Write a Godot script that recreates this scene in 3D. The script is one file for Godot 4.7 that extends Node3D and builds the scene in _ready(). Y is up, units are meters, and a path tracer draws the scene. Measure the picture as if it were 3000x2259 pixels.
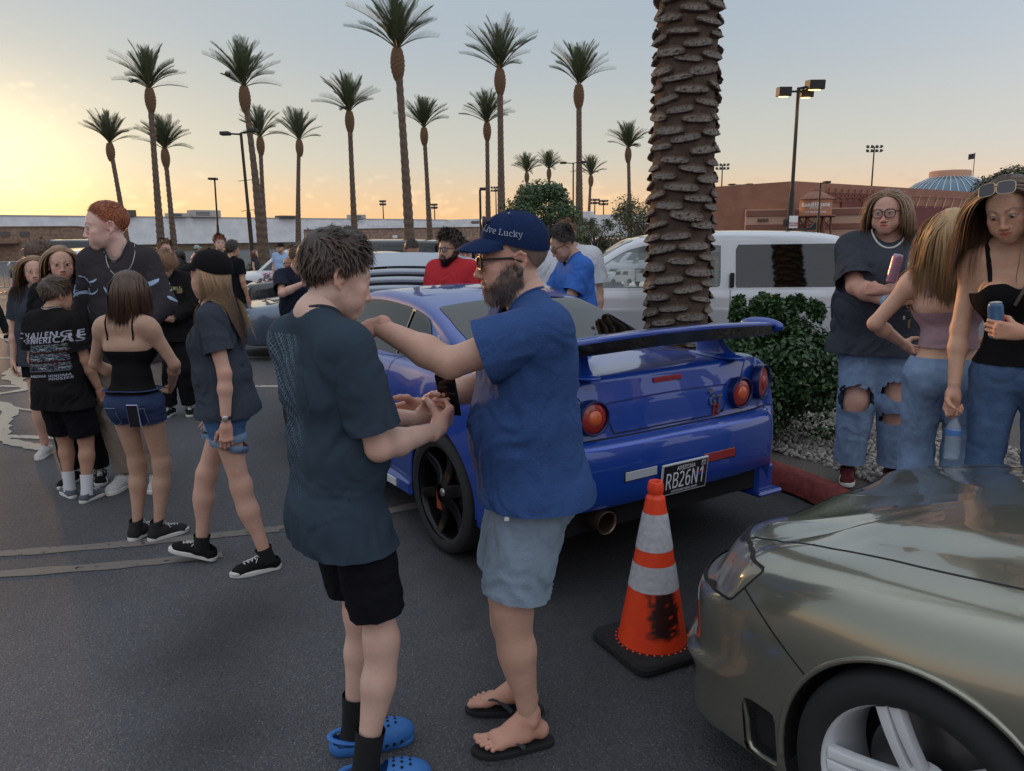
extends Node3D
# Dusk car meet in a mall car park, built object by object. Metres, y up, camera at the origin looking along -z.
const TAU_ := PI * 2.0
var used := {}
var mats := {}
var hand_cache := {}
var head_cache := {}
var shoe_cache := {}
var jobs := []

# ---------------------------------------------------------------- naming
func numbered(called: String) -> String:
	var n = used.get(called,0)
	used[called] = n + 1
	return called if n == 0 else "%s_%03d" % [called,n]

func tag(o: Node,label := "",category := "",group := "",kind := ""):
	if label: o.set_meta("label",label)
	if category: o.set_meta("category",category)
	if group: o.set_meta("group",group)
	if kind: o.set_meta("kind",kind)
	return o

func thing(called: String,label: String,category: String,at := Vector3.ZERO,turn := 0.0,group := "") -> Node3D:
	var o := Node3D.new()
	o.name = numbered(called)
	add_child(o)
	o.position = at
	o.rotation.y = turn
	tag(o,label,category,group)
	return o

func put(called: String,mesh: Mesh,m: Material,parent: Node = null,at := Vector3.ZERO) -> MeshInstance3D:
	var o := MeshInstance3D.new()
	o.mesh = mesh
	if m: o.material_override = m
	o.position = at
	if parent == null:
		o.name = numbered(called)
		add_child(o)
	else:
		o.name = called
		parent.add_child(o,true)
	return o

func struct(called: String,mesh: Mesh,m: Material,at := Vector3.ZERO) -> MeshInstance3D:
	var o := put(called,mesh,m,null,at)
	o.set_meta("kind","structure")
	return o

# ---------------------------------------------------------------- materials; colours given as linear base colours
func lin(r: float,g: float,b: float) -> Color:
	return Color(r,g,b).linear_to_srgb()

func mat(key: String,c := Color(1,1,1),rough := 0.8,metal := 0.0) -> StandardMaterial3D:
	if mats.has(key): return mats[key]
	var m := StandardMaterial3D.new()
	m.albedo_color = c
	m.roughness = rough
	m.metallic = metal
	m.cull_mode = BaseMaterial3D.CULL_DISABLED
	mats[key] = m
	return m

func vmat(key: String,rough := 0.8) -> StandardMaterial3D:   # wears its mesh's vertex colours
	if mats.has(key): return mats[key]
	var m := mat(key,Color.WHITE,rough)
	m.vertex_color_use_as_albedo = true
	return m

func noise(seed_: int,freq: float,oct := 3,kind := FastNoiseLite.TYPE_SIMPLEX_SMOOTH) -> FastNoiseLite:
	var n := FastNoiseLite.new()
	n.seed = seed_
	n.frequency = freq
	n.fractal_octaves = oct
	n.noise_type = kind
	return n

func noise_tex(seed_: int,freq: float,size: int,lo: Color,hi: Color,oct := 4) -> NoiseTexture2D:
	var t := NoiseTexture2D.new()
	t.width = size
	t.height = size
	t.seamless = true
	t.noise = noise(seed_,freq,oct)
	var r := Gradient.new()
	r.set_color(0,lo)
	r.set_color(1,hi)
	t.color_ramp = r
	return t

func bump_tex(seed_: int,freq: float,size: int,strength: float,oct := 4) -> NoiseTexture2D:
	var t := NoiseTexture2D.new()
	t.width = size
	t.height = size
	t.seamless = true
	t.noise = noise(seed_,freq,oct)
	t.as_normal_map = true
	t.bump_strength = strength
	return t

func tri(m: StandardMaterial3D,tex: Texture2D,bump: Texture2D,metres: float,depth := 1.0,world := true):
	m.albedo_texture = tex
	if bump:
		m.normal_enabled = true
		m.normal_texture = bump
		m.normal_scale = depth
	m.uv1_triplanar = true
	m.uv1_world_triplanar = world
	m.uv1_scale = Vector3.ONE / metres
	return m

# ---------------------------------------------------------------- mesh arrays: [V, N, C, U, I]
func new_mesh() -> Array:
	return [PackedVector3Array(),PackedVector3Array(),PackedColorArray(),PackedVector2Array(),PackedInt32Array()]

func to_mesh(a: Array,smooth := true) -> ArrayMesh:
	var arr := []
	arr.resize(Mesh.ARRAY_MAX)
	arr[Mesh.ARRAY_VERTEX] = a[0]
	if a[1].size() != a[0].size(): a[1] = normals_of(a)
	arr[Mesh.ARRAY_NORMAL] = a[1]
	if a[2].size() == a[0].size() and a[0].size() > 0: arr[Mesh.ARRAY_COLOR] = a[2]
	if a[3].size() == a[0].size() and a[0].size() > 0: arr[Mesh.ARRAY_TEX_UV] = a[3]
	arr[Mesh.ARRAY_INDEX] = a[4]
	var m := ArrayMesh.new()
	if a[4].size() > 0: m.add_surface_from_arrays(Mesh.PRIMITIVE_TRIANGLES,arr)
	return m

func normals_of(a: Array) -> PackedVector3Array:
	var v: PackedVector3Array = a[0]
	var ix: PackedInt32Array = a[4]
	var n := PackedVector3Array()
	n.resize(v.size())
	for i in range(0,ix.size(),3):
		var p := ix[i]
		var q := ix[i + 1]
		var r := ix[i + 2]
		var f := (v[r] - v[p]).cross(v[q] - v[p])
		n[p] += f
		n[q] += f
		n[r] += f
	for i in n.size(): n[i] = n[i].normalized()
	return n

func tint(a: Array,c: Color) -> Array:
	var col := PackedColorArray()
	col.resize(a[0].size())
	col.fill(c)
	a[2] = col
	return a

func join(a: Array,b: Array,t := Transform3D()) -> Array:   # appends b, moved by t
	var o: int = a[0].size()
	a[0].append_array(t * b[0])
	var nb := t.basis.inverse().transposed()
	var n: PackedVector3Array = Transform3D(nb,Vector3.ZERO) * b[1]
	a[1].append_array(n)
	a[2].append_array(b[2])
	a[3].append_array(b[3])
	var flip := t.basis.determinant() < 0.0
	var ix: PackedInt32Array = b[4].duplicate()
	for i in ix.size(): ix[i] += o
	if flip:
		for i in range(0,ix.size(),3):
			var s := ix[i]
			ix[i] = ix[i + 1]
			ix[i + 1] = s
	a[4].append_array(ix)
	return a

func grid(nu: int,nv: int,fn: Callable,wrap_u := false) -> Array:   # fn(u, v) -> Vector3, u and v in 0..1
	var a := new_mesh()
	for j in nv + 1:
		for i in nu + 1:
			a[0].append(fn.call(float(i) / nu,float(j) / nv))
			a[3].append(Vector2(float(i) / nu,float(j) / nv))
	for j in nv:
		for i in nu:
			var p := j * (nu + 1) + i
			a[4].append_array(PackedInt32Array([p,p + 1,p + nu + 1,p + 1,p + nu + 2,p + nu + 1]))
	var n := normals_of(a)
	if wrap_u:
		for j in nv + 1:
			var s := (n[j * (nu + 1)] + n[j * (nu + 1) + nu]).normalized()
			n[j * (nu + 1)] = s
			n[j * (nu + 1) + nu] = s
	a[1] = n
	return a

func tube(path: Array,radii: Array,sides := 8,caps := true,flat := 1.0) -> Array:   # swept circle; flat squeezes it across
	var a := new_mesh()
	var n := path.size()
	var up := Vector3.UP
	var prev_x := Vector3.ZERO
	for k in n:
		var d: Vector3 = (path[mini(k + 1,n - 1)] - path[maxi(k - 1,0)]).normalized()
		if prev_x == Vector3.ZERO:
			if absf(d.dot(up)) > 0.95: up = Vector3.RIGHT
			prev_x = up.cross(d).normalized()
		var x := (prev_x - d * prev_x.dot(d)).normalized()
		prev_x = x
		var y := d.cross(x)
		var r: float = radii[mini(k,radii.size() - 1)]
		for s in sides:
			var t := TAU_ * s / sides
			a[0].append(path[k] + x * (cos(t) * r) + y * (sin(t) * r * flat))
			a[1].append((x * cos(t) * flat + y * sin(t)).normalized())
			a[3].append(Vector2(float(s) / sides,float(k) / (n - 1)))
	for k in n - 1:
		for s in sides:
			var p := k * sides + s
			var q := k * sides + (s + 1) % sides
			a[4].append_array(PackedInt32Array([p,p + sides,q,q,p + sides,q + sides]))
	if caps:
		for e in [0,n - 1]:
			var c: int = a[0].size()
			var d: Vector3 = (path[0] - path[1]).normalized() if e == 0 else (path[n - 1] - path[n - 2]).normalized()
			a[0].append(path[e])
			a[1].append(d)
			a[3].append(Vector2.ZERO)
			for s in sides:
				a[0].append(a[0][e * sides + s])
				a[1].append(d)
				a[3].append(Vector2.ZERO)
			for s in sides:
				var p: int = c + 1 + s
				var q: int = c + 1 + (s + 1) % sides
				a[4].append_array(PackedInt32Array([c,p,q] if e == 0 else [c,q,p]))
	return a

func lathe(prof: Array,sides := 24,from := 0.0,to := TAU_) -> Array:   # prof: Vector2(radius, y) about y
	return grid(sides,prof.size() - 1,func(u,v):
		var p: Vector2 = prof[roundi(v * (prof.size() - 1))]
		var t: float = from + (to - from) * u
		return Vector3(cos(t) * p.x,p.y,-sin(t) * p.x),to - from > 6.28)

func box(size: Vector3,at := Vector3.ZERO,bevel := 0.0) -> Array:
	var a := new_mesh()
	var h := size * 0.5
	if bevel > 0.0: bevel = minf(bevel,minf(h.x,minf(h.y,h.z)) * 0.9)
	var faces := [[Vector3.RIGHT,Vector3.UP,Vector3.BACK],[Vector3.LEFT,Vector3.UP,Vector3.FORWARD],[Vector3.UP,Vector3.BACK,Vector3.RIGHT],[Vector3.DOWN,Vector3.BACK,Vector3.LEFT],[Vector3.BACK,Vector3.RIGHT,Vector3.UP],[Vector3.FORWARD,Vector3.RIGHT,Vector3.DOWN]]
	var corner := {}
	for f in faces:
		var n: Vector3 = f[0]
		var u: Vector3 = f[1]
		var w: Vector3 = n.cross(u)
		var b: int = a[0].size()
		for s in [[-1,-1],[1,-1],[1,1],[-1,1]]:
			var q: Vector3 = n + u * s[0] + w * s[1]
			var p: Vector3 = q * h - (u * s[0] + w * s[1]) * bevel
			a[0].append(p + at)
			a[1].append(n)
			a[3].append(Vector2(s[0],s[1]) * 0.5 + Vector2(0.5,0.5))
		a[4].append_array(PackedInt32Array([b,b + 2,b + 1,b,b + 3,b + 2]))
	if bevel > 0.0:
		for sx in [-1,1]:
			for sy in [-1,1]:
				for sz in [-1,1]:
					var s := Vector3(sx,sy,sz)
					var c := s * h
					var px := c - s * Vector3(0,1,1) * bevel
					var py := c - s * Vector3(1,0,1) * bevel
					var pz := c - s * Vector3(1,1,0) * bevel
					_quad(a,[px,py,pz],s,at)
		for ax in 3:
			for s1 in [-1,1]:
				for s2 in [-1,1]:
					var e1 := Vector3.ZERO
					var e2 := Vector3.ZERO
					var e0 := Vector3.ZERO
					e0[ax] = 1
					e1[(ax + 1) % 3] = s1
					e2[(ax + 2) % 3] = s2
					var c := (e1 + e2) * h
					var l := e0 * (h[ax] - bevel)
					_quad(a,[c - e2 * bevel - l,c - e2 * bevel + l,c - e1 * bevel + l,c - e1 * bevel - l],e1 + e2,at)
	return a

func _quad(a: Array,p: Array,out: Vector3,at: Vector3):   # a flat polygon that faces out
	var b: int = a[0].size()
	var n := out.normalized()
	for q in p:
		a[0].append(q + at)
		a[1].append(n)
		a[3].append(Vector2.ZERO)
	var turn: bool = (p[2] - p[0]).cross(p[1] - p[0]).dot(n) > 0
	for k in range(1,p.size() - 1):
		a[4].append_array(PackedInt32Array([b,b + k,b + k + 1] if turn else [b,b + k + 1,b + k]))

func poly(points: Array,depth: float,bevel := 0.0) -> Array:   # an outline in x/y given depth along z, front at +depth/2
	var a := new_mesh()
	var pv := PackedVector2Array(points)
	if Geometry2D.is_polygon_clockwise(pv): pv.reverse()
	var ix := Geometry2D.triangulate_polygon(pv)
	var inner := pv
	if bevel > 0.0:
		inner = PackedVector2Array()
		var c := pv.size()
		for i in c:
			var e := (pv[(i + 1) % c] - pv[(i + c - 1) % c]).normalized()
			inner.append(pv[i] + Vector2(-e.y,e.x) * bevel)
	for side in [1,-1]:
		var b: int = a[0].size()
		for p in inner:
			a[0].append(Vector3(p.x,p.y,side * depth * 0.5))
			a[1].append(Vector3(0,0,side))
			a[3].append(p)
		for i in range(0,ix.size(),3):
			var t := [b + ix[i],b + ix[i + 1],b + ix[i + 2]]
			var up: bool = (a[0][t[2]] - a[0][t[0]]).cross(a[0][t[1]] - a[0][t[0]]).z * side > 0
			a[4].append_array(PackedInt32Array(t if up else [t[0],t[2],t[1]]))
	var n := pv.size()
	var rings := [[pv,depth * 0.5 - bevel],[pv,-depth * 0.5 + bevel]]
	if bevel > 0.0: rings = [[inner,depth * 0.5],[pv,depth * 0.5 - bevel],[pv,-depth * 0.5 + bevel],[inner,-depth * 0.5]]
	for k in rings.size() - 1:
		for i in n:
			var i2 := (i + 1) % n
			var q := [Vector3(rings[k][0][i].x,rings[k][0][i].y,rings[k][1]),Vector3(rings[k][0][i2].x,rings[k][0][i2].y,rings[k][1]),Vector3(rings[k + 1][0][i2].x,rings[k + 1][0][i2].y,rings[k + 1][1]),Vector3(rings[k + 1][0][i].x,rings[k + 1][0][i].y,rings[k + 1][1])]
			var e := pv[i2] - pv[i]
			var out := Vector3(e.y,-e.x,0).normalized()
			if k != rings.size() / 2 - 1 and bevel > 0.0: out += Vector3(0,0,1 if k == 0 else -1)
			_quad(a,q,out,Vector3.ZERO)
	return a

func bar(a: Vector3,b: Vector3,r: float,sides := 6) -> Array:
	return tube([a,b],[r],sides)

func ball(r: Vector3,at := Vector3.ZERO,nu := 16,nv := 10) -> Array:
	return grid(nu,nv,func(u,v): return at + Vector3(sin(PI * v) * cos(TAU_ * u),cos(PI * v),-sin(PI * v) * sin(TAU_ * u)) * r,true)

func rot(x: float,y: float,z: float) -> Basis:   # degrees
	return Basis.from_euler(Vector3(deg_to_rad(x),deg_to_rad(y),deg_to_rad(z)))

func smooth_path(p: Array,per := 6) -> Array:
	var out := []
	for i in p.size() - 1:
		var a = p[maxi(i - 1,0)]
		var d = p[mini(i + 2,p.size() - 1)]
		for k in per:
			out.append(p[i].cubic_interpolate(p[i + 1],a,d,float(k) / per))
	out.append(p[p.size() - 1])
	return out

# keeps the part of a mesh where f (one value per vertex) is below zero; cut edges are exact
func clip(a: Array,f: PackedFloat32Array) -> Array:
	var o := new_mesh()
	var v: PackedVector3Array = a[0]
	var n: PackedVector3Array = a[1]
	var c: PackedColorArray = a[2]
	var u: PackedVector2Array = a[3]
	var hc := c.size() == v.size()
	var hu := u.size() == v.size()
	var ov := PackedVector3Array()
	var on := PackedVector3Array()
	var oc := PackedColorArray()
	var ou := PackedVector2Array()
	var oi := PackedInt32Array()
	var map := {}
	var ix: PackedInt32Array = a[4]
	for t in range(0,ix.size(),3):
		var ring := []
		for k in 3:
			var p := ix[t + k]
			var q := ix[t + (k + 1) % 3]
			if f[p] < 0.0:
				if not map.has(p):
					map[p] = ov.size()
					ov.append(v[p])
					on.append(n[p])
					if hc: oc.append(c[p])
					if hu: ou.append(u[p])
				ring.append(map[p])
			if (f[p] < 0.0) != (f[q] < 0.0):
				var key := Vector2i(mini(p,q),maxi(p,q))
				if not map.has(key):
					var w := f[p] / (f[p] - f[q])
					map[key] = ov.size()
					ov.append(v[p].lerp(v[q],w))
					on.append(n[p].lerp(n[q],w).normalized())
					if hc: oc.append(c[p].lerp(c[q],w))
					if hu: ou.append(u[p].lerp(u[q],w))
				ring.append(map[key])
		for k in range(1,ring.size() - 1):
			oi.append(ring[0])
			oi.append(ring[k])
			oi.append(ring[k + 1])
	return [ov,on,oc,ou,oi]

func values(a: Array,fn: Callable) -> PackedFloat32Array:
	var f := PackedFloat32Array()
	f.resize(a[0].size())
	for i in a[0].size(): f[i] = fn.call(a[0][i])
	return f

func negated(f: PackedFloat32Array) -> PackedFloat32Array:
	var g := f.duplicate()
	for i in g.size(): g[i] = -g[i]
	return g

# ---------------------------------------------------------------- implicit shapes, meshed as surface nets
func cap(a: Vector3,b: Vector3,ra: float,rb: float,k := 0.03) -> Array:
	return [0,a,b,ra,rb,k]

func ell(c: Vector3,r: Vector3,k := 0.02,b := Basis()) -> Array:
	return [1,c,r,b.inverse(),0.0,k]

func carve(c: Vector3,r: Vector3,k := 0.01,b := Basis()) -> Array:
	return [2,c,r,b.inverse(),0.0,k]

func nets(prims: Array,cell: float) -> Array:
	var lo := Vector3(1e9,1e9,1e9)
	var hi := -lo
	var boxes := []
	for p in prims:
		var a: Vector3
		var b: Vector3
		if p[0] == 0:
			a = Vector3(minf(p[1].x - p[3],p[2].x - p[4]),minf(p[1].y - p[3],p[2].y - p[4]),minf(p[1].z - p[3],p[2].z - p[4]))
			b = Vector3(maxf(p[1].x + p[3],p[2].x + p[4]),maxf(p[1].y + p[3],p[2].y + p[4]),maxf(p[1].z + p[3],p[2].z + p[4]))
		else:
			var m: Basis = p[3].inverse()
			var e := Vector3(absf(m.x.x) * p[2].x + absf(m.y.x) * p[2].y + absf(m.z.x) * p[2].z,absf(m.x.y) * p[2].x + absf(m.y.y) * p[2].y + absf(m.z.y) * p[2].z,absf(m.x.z) * p[2].x + absf(m.y.z) * p[2].y + absf(m.z.z) * p[2].z)
			a = p[1] - e
			b = p[1] + e
		boxes.append([a,b])
		if p[0] != 2:
			lo = lo.min(a)
			hi = hi.max(b)
	lo -= Vector3.ONE * cell * 4.0
	hi += Vector3.ONE * cell * 4.0
	var nx := int(ceil((hi.x - lo.x) / cell)) + 1
	var ny := int(ceil((hi.y - lo.y) / cell)) + 1
	var nz := int(ceil((hi.z - lo.z) / cell)) + 1
	var sy := nx
	var sz := nx * ny
	var F := PackedFloat32Array()
	F.resize(nx * ny * nz)
	F.fill(0.3)
	var flag := PackedByteArray()
	flag.resize(nx * ny * nz)
	var list := PackedInt32Array()
	for q in prims.size():
		var p: Array = prims[q]
		var k: float = p[5]
		var band := cell * 1.8 + k * 0.55
		var pad := maxf(k,cell * 2.0) + cell
		var a: Vector3 = boxes[q][0] - Vector3.ONE * pad
		var b: Vector3 = boxes[q][1] + Vector3.ONE * pad
		var x0 := clampi(int((a.x - lo.x) / cell),0,nx - 1)
		var x1 := clampi(int((b.x - lo.x) / cell) + 1,0,nx - 1)
		var y0 := clampi(int((a.y - lo.y) / cell),0,ny - 1)
		var y1 := clampi(int((b.y - lo.y) / cell) + 1,0,ny - 1)
		var z0 := clampi(int((a.z - lo.z) / cell),0,nz - 1)
		var z1 := clampi(int((b.z - lo.z) / cell) + 1,0,nz - 1)
		var kind: int = p[0]
		var pa: Vector3 = p[1]
		var ba: Vector3 = p[2] - pa
		var inv := 1.0 / maxf(ba.length_squared(),1e-9)
		var ra := 0.0
		var dr := 0.0
		var rad := Vector3.ONE
		var rad2 := Vector3.ONE
		var bi := Basis()
		if kind == 0:
			ra = p[3]
			dr = p[4] - p[3]
		else:
			rad = Vector3.ONE / p[2]
			rad2 = rad * rad
			bi = p[3]
		for iz in range(z0,z1 + 1):
			for iy in range(y0,y1 + 1):
				var at := iz * sz + iy * sy + x0
				var w := Vector3(lo.x + x0 * cell,lo.y + iy * cell,lo.z + iz * cell) - pa
				for ix in range(x0,x1 + 1):
					var d: float
					if kind == 0:
						var t := clampf(w.dot(ba) * inv,0.0,1.0)
						d = (w - ba * t).length() - ra - dr * t
					else:
						var l := bi * w
						var k0 := (l * rad).length()
						d = k0 * (k0 - 1.0) / maxf((l * rad2).length(),1e-6)
					w.x += cell
					if d < band:
						var f := F[at]
						if d > -band and flag[at] == 0:
							flag[at] = 1
							list.append(at)
						if kind == 2:
							d = -d
							var h := maxf(k - absf(f - d),0.0) / k
							F[at] = maxf(f,d) + h * h * k * 0.25
						else:
							var h := maxf(k - absf(f - d),0.0) / k
							F[at] = minf(f,d) - h * h * k * 0.25
					elif kind != 2 and d < k + F[at]:
						var f := F[at]
						var h := maxf(k - absf(f - d),0.0) / k
						F[at] = minf(f,d) - h * h * k * 0.25
					at += 1
	# one vertex in each crossed cell
	var vid := PackedInt32Array()
	vid.resize(F.size())
	vid.fill(-1)
	var V := PackedVector3Array()
	var N := PackedVector3Array()
	var cells := PackedInt32Array()
	var lim := F.size() - sz - sy - 2
	for at in list:
		if at > lim: continue
		var f0 := F[at]
		var f1 := F[at + 1]
		var f2 := F[at + sy]
		var f3 := F[at + sy + 1]
		var f4 := F[at + sz]
		var f5 := F[at + sz + 1]
		var f6 := F[at + sz + sy]
		var f7 := F[at + sz + sy + 1]
		var m := int(f0 < 0) + int(f1 < 0) + int(f2 < 0) + int(f3 < 0) + int(f4 < 0) + int(f5 < 0) + int(f6 < 0) + int(f7 < 0)
		if m == 0 or m == 8: continue
		var s := Vector3.ZERO
		var c := 0
		if (f0 < 0) != (f1 < 0):
			s += Vector3(f0 / (f0 - f1),0,0)
			c += 1
		if (f2 < 0) != (f3 < 0):
			s += Vector3(f2 / (f2 - f3),1,0)
			c += 1
		if (f4 < 0) != (f5 < 0):
			s += Vector3(f4 / (f4 - f5),0,1)
			c += 1
		if (f6 < 0) != (f7 < 0):
			s += Vector3(f6 / (f6 - f7),1,1)
			c += 1
		if (f0 < 0) != (f2 < 0):
			s += Vector3(0,f0 / (f0 - f2),0)
			c += 1
		if (f1 < 0) != (f3 < 0):
			s += Vector3(1,f1 / (f1 - f3),0)
			c += 1
		if (f4 < 0) != (f6 < 0):
			s += Vector3(0,f4 / (f4 - f6),1)
			c += 1
		if (f5 < 0) != (f7 < 0):
			s += Vector3(1,f5 / (f5 - f7),1)
			c += 1
		if (f0 < 0) != (f4 < 0):
			s += Vector3(0,0,f0 / (f0 - f4))
			c += 1
		if (f1 < 0) != (f5 < 0):
			s += Vector3(1,0,f1 / (f1 - f5))
			c += 1
		if (f2 < 0) != (f6 < 0):
			s += Vector3(0,1,f2 / (f2 - f6))
			c += 1
		if (f3 < 0) != (f7 < 0):
			s += Vector3(1,1,f3 / (f3 - f7))
			c += 1
		vid[at] = V.size()
		cells.append(at)
		var iz := at / sz
		var iy := (at - iz * sz) / sy
		V.append(lo + (Vector3(at - iz * sz - iy * sy,iy,iz) + s / c) * cell)
		N.append(Vector3(f1 + f3 + f5 + f7 - f0 - f2 - f4 - f6,f2 + f3 + f6 + f7 - f0 - f1 - f4 - f5,f4 + f5 + f6 + f7 - f0 - f1 - f2 - f3).normalized())
	var I := PackedInt32Array()
	for at in cells:
		var neg := F[at] < 0
		for ax in 3:
			var step := 1 if ax == 0 else (sy if ax == 1 else sz)
			if neg == (F[at + step] < 0): continue
			var d1 := sy if ax == 0 else (sz if ax == 1 else 1)
			var d2 := sz if ax == 0 else (1 if ax == 1 else sy)
			var p := vid[at]
			var q := vid[at - d1]
			var r := vid[at - d1 - d2]
			var s := vid[at - d2]
			if q < 0 or r < 0 or s < 0: continue
			if neg: I.append_array(PackedInt32Array([p,r,q,p,s,r]))
			else: I.append_array(PackedInt32Array([p,q,r,p,r,s]))
	return [V,N,PackedColorArray(),PackedVector2Array(),I]

func field(prims: Array,w: Vector3) -> float:
	var f := 0.3
	for p in prims:
		var d: float
		var k: float = p[5]
		if p[0] == 0:
			var ba: Vector3 = p[2] - p[1]
			var t := clampf((w - p[1]).dot(ba) / maxf(ba.length_squared(),1e-9),0.0,1.0)
			d = (w - p[1] - ba * t).length() - lerpf(p[3],p[4],t)
		else:
			var l: Vector3 = p[3] * (w - p[1])
			var k0: float = (l / p[2]).length()
			d = k0 * (k0 - 1.0) / maxf((l / p[2] / p[2]).length(),1e-6)
		if p[0] == 2:
			d = -d
			var h := maxf(k - absf(f - d),0.0) / k
			f = maxf(f,d) + h * h * k * 0.25
		else:
			var h := maxf(k - absf(f - d),0.0) / k
			f = minf(f,d) - h * h * k * 0.25
	return f

func march(prims: Array,from: Vector3,dir: Vector3) -> Vector3:   # first point on the surface along dir
	var p := from
	for i in 40:
		var d := field(prims,p)
		if d < 0.0005: break
		p += dir * d * 0.8
	return p
# ---------------------------------------------------------------- camera, sky, sun, exposure
func sky_color(az: float,el: float) -> Color:   # az 0 straight ahead, positive to the right; linear radiance
	az = wrapf(az,-PI,PI)
	var e := maxf(el,0.0)
	var up := 1.0 - exp(-e / .16)
	var top := 1.0 - exp(-e / .6)
	var hor := Vector3(.62,.37,.18)
	var mid := Vector3(.42,.405,.345)
	var high := Vector3(.265,.315,.365)
	var c := hor.lerp(mid,sm(0.0,.11,e)).lerp(high,sm(.05,.26,e))
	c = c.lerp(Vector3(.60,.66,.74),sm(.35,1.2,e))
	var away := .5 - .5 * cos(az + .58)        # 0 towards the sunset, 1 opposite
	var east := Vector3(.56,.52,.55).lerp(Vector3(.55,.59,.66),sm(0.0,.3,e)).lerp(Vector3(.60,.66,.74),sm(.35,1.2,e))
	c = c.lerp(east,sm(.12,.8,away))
	var d := Vector2((az + .60) * cos(e),(e - .075) * 1.35).length()
	c += Vector3(1.0,.70,.26) * (.19 * exp(-d * d / .07) * (1.0 - .4 * up))
	c += Vector3(.9,.62,.22) * (.55 * exp(-d * d / .010))
	c += Vector3(.08,.05,.0) * exp(-d / .4)
	return Color(c.x,c.y,c.z)

func setup():
	var cam := Camera3D.new()
	cam.name = "camera"
	cam.fov = 53.16
	cam.far = 900.0
	cam.near = 0.05
	add_child(cam)
	cam.position = Vector3(0,1.69,0)
	cam.basis = Basis(Vector3.RIGHT,deg_to_rad(-10.9)) * Basis(Vector3.BACK,deg_to_rad(-0.8))
	cam.current = true
	# the sky: a computed sunset, fading from gold at the left horizon to grey blue overhead, with thin wisps of cloud
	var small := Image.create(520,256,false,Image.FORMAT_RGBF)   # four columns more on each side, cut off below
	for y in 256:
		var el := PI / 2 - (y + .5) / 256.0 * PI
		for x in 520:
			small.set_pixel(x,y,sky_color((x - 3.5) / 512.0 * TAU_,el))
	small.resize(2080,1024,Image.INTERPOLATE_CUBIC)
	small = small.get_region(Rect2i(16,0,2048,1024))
	var n := noise(4,1.0,5)
	var n2 := noise(9,1.0,3)
	for y in range(320,512):
		var el := PI / 2 - (y + .5) / 1024.0 * PI
		for xx in range(-384,384):
			var x := posmod(xx,2048)
			var az := (xx + .5) / 2048.0 * TAU_
			var band := .30 * exp(-pow((el - .05) / .028,2.0)) + .35 * exp(-pow((el - .14) / .06,2.0)) * sm(-.38,-.58,az)
			var v := n.get_noise_2d(az * 30.0,el * 130.0) + .35 * n2.get_noise_2d(az * 7.0,el * 20.0)
			var k := sm(.38,.62,v + band * .75 - .12) * clampf(band * 2.0,0,1)
			if k > 0.0:
				var c := small.get_pixel(x,y)
				var dark := sm(.0,.35,az)
				var cc := Color(c.r * 1.0 + .32,c.g + .22,c.b + .10).lerp(Color(c.r * .78,c.g * .74,c.b * .82),dark)
				small.set_pixel(x,y,c.lerp(cc,k * .8))
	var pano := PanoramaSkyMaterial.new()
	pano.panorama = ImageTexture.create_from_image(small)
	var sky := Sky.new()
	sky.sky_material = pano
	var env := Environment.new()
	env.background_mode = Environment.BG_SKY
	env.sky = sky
	env.tonemap_mode = Environment.TONE_MAPPER_LINEAR
	env.tonemap_exposure = 1.55
	env.sdfgi_enabled = true
	env.ssao_enabled = true
	env.ssil_enabled = true
	var we := WorldEnvironment.new()
	we.name = "air"
	we.environment = env
	add_child(we)
	var sun := DirectionalLight3D.new()
	sun.name = "setting_sun"
	sun.light_energy = .35
	sun.light_color = Color(1.0,.74,.46)
	sun.light_angular_distance = 3.0
	sun.shadow_enabled = true
	add_child(sun)
	var d := Vector3(sin(-.60) * cos(.07),sin(.07),-cos(-.60) * cos(.07))
	sun.look_at_from_position(d * 10.0,Vector3.ZERO,Vector3.UP)
# ---------------------------------------------------------------- people
func sm(a: float,b: float,x: float) -> float:
	return smoothstep(a,b,x)

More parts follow.
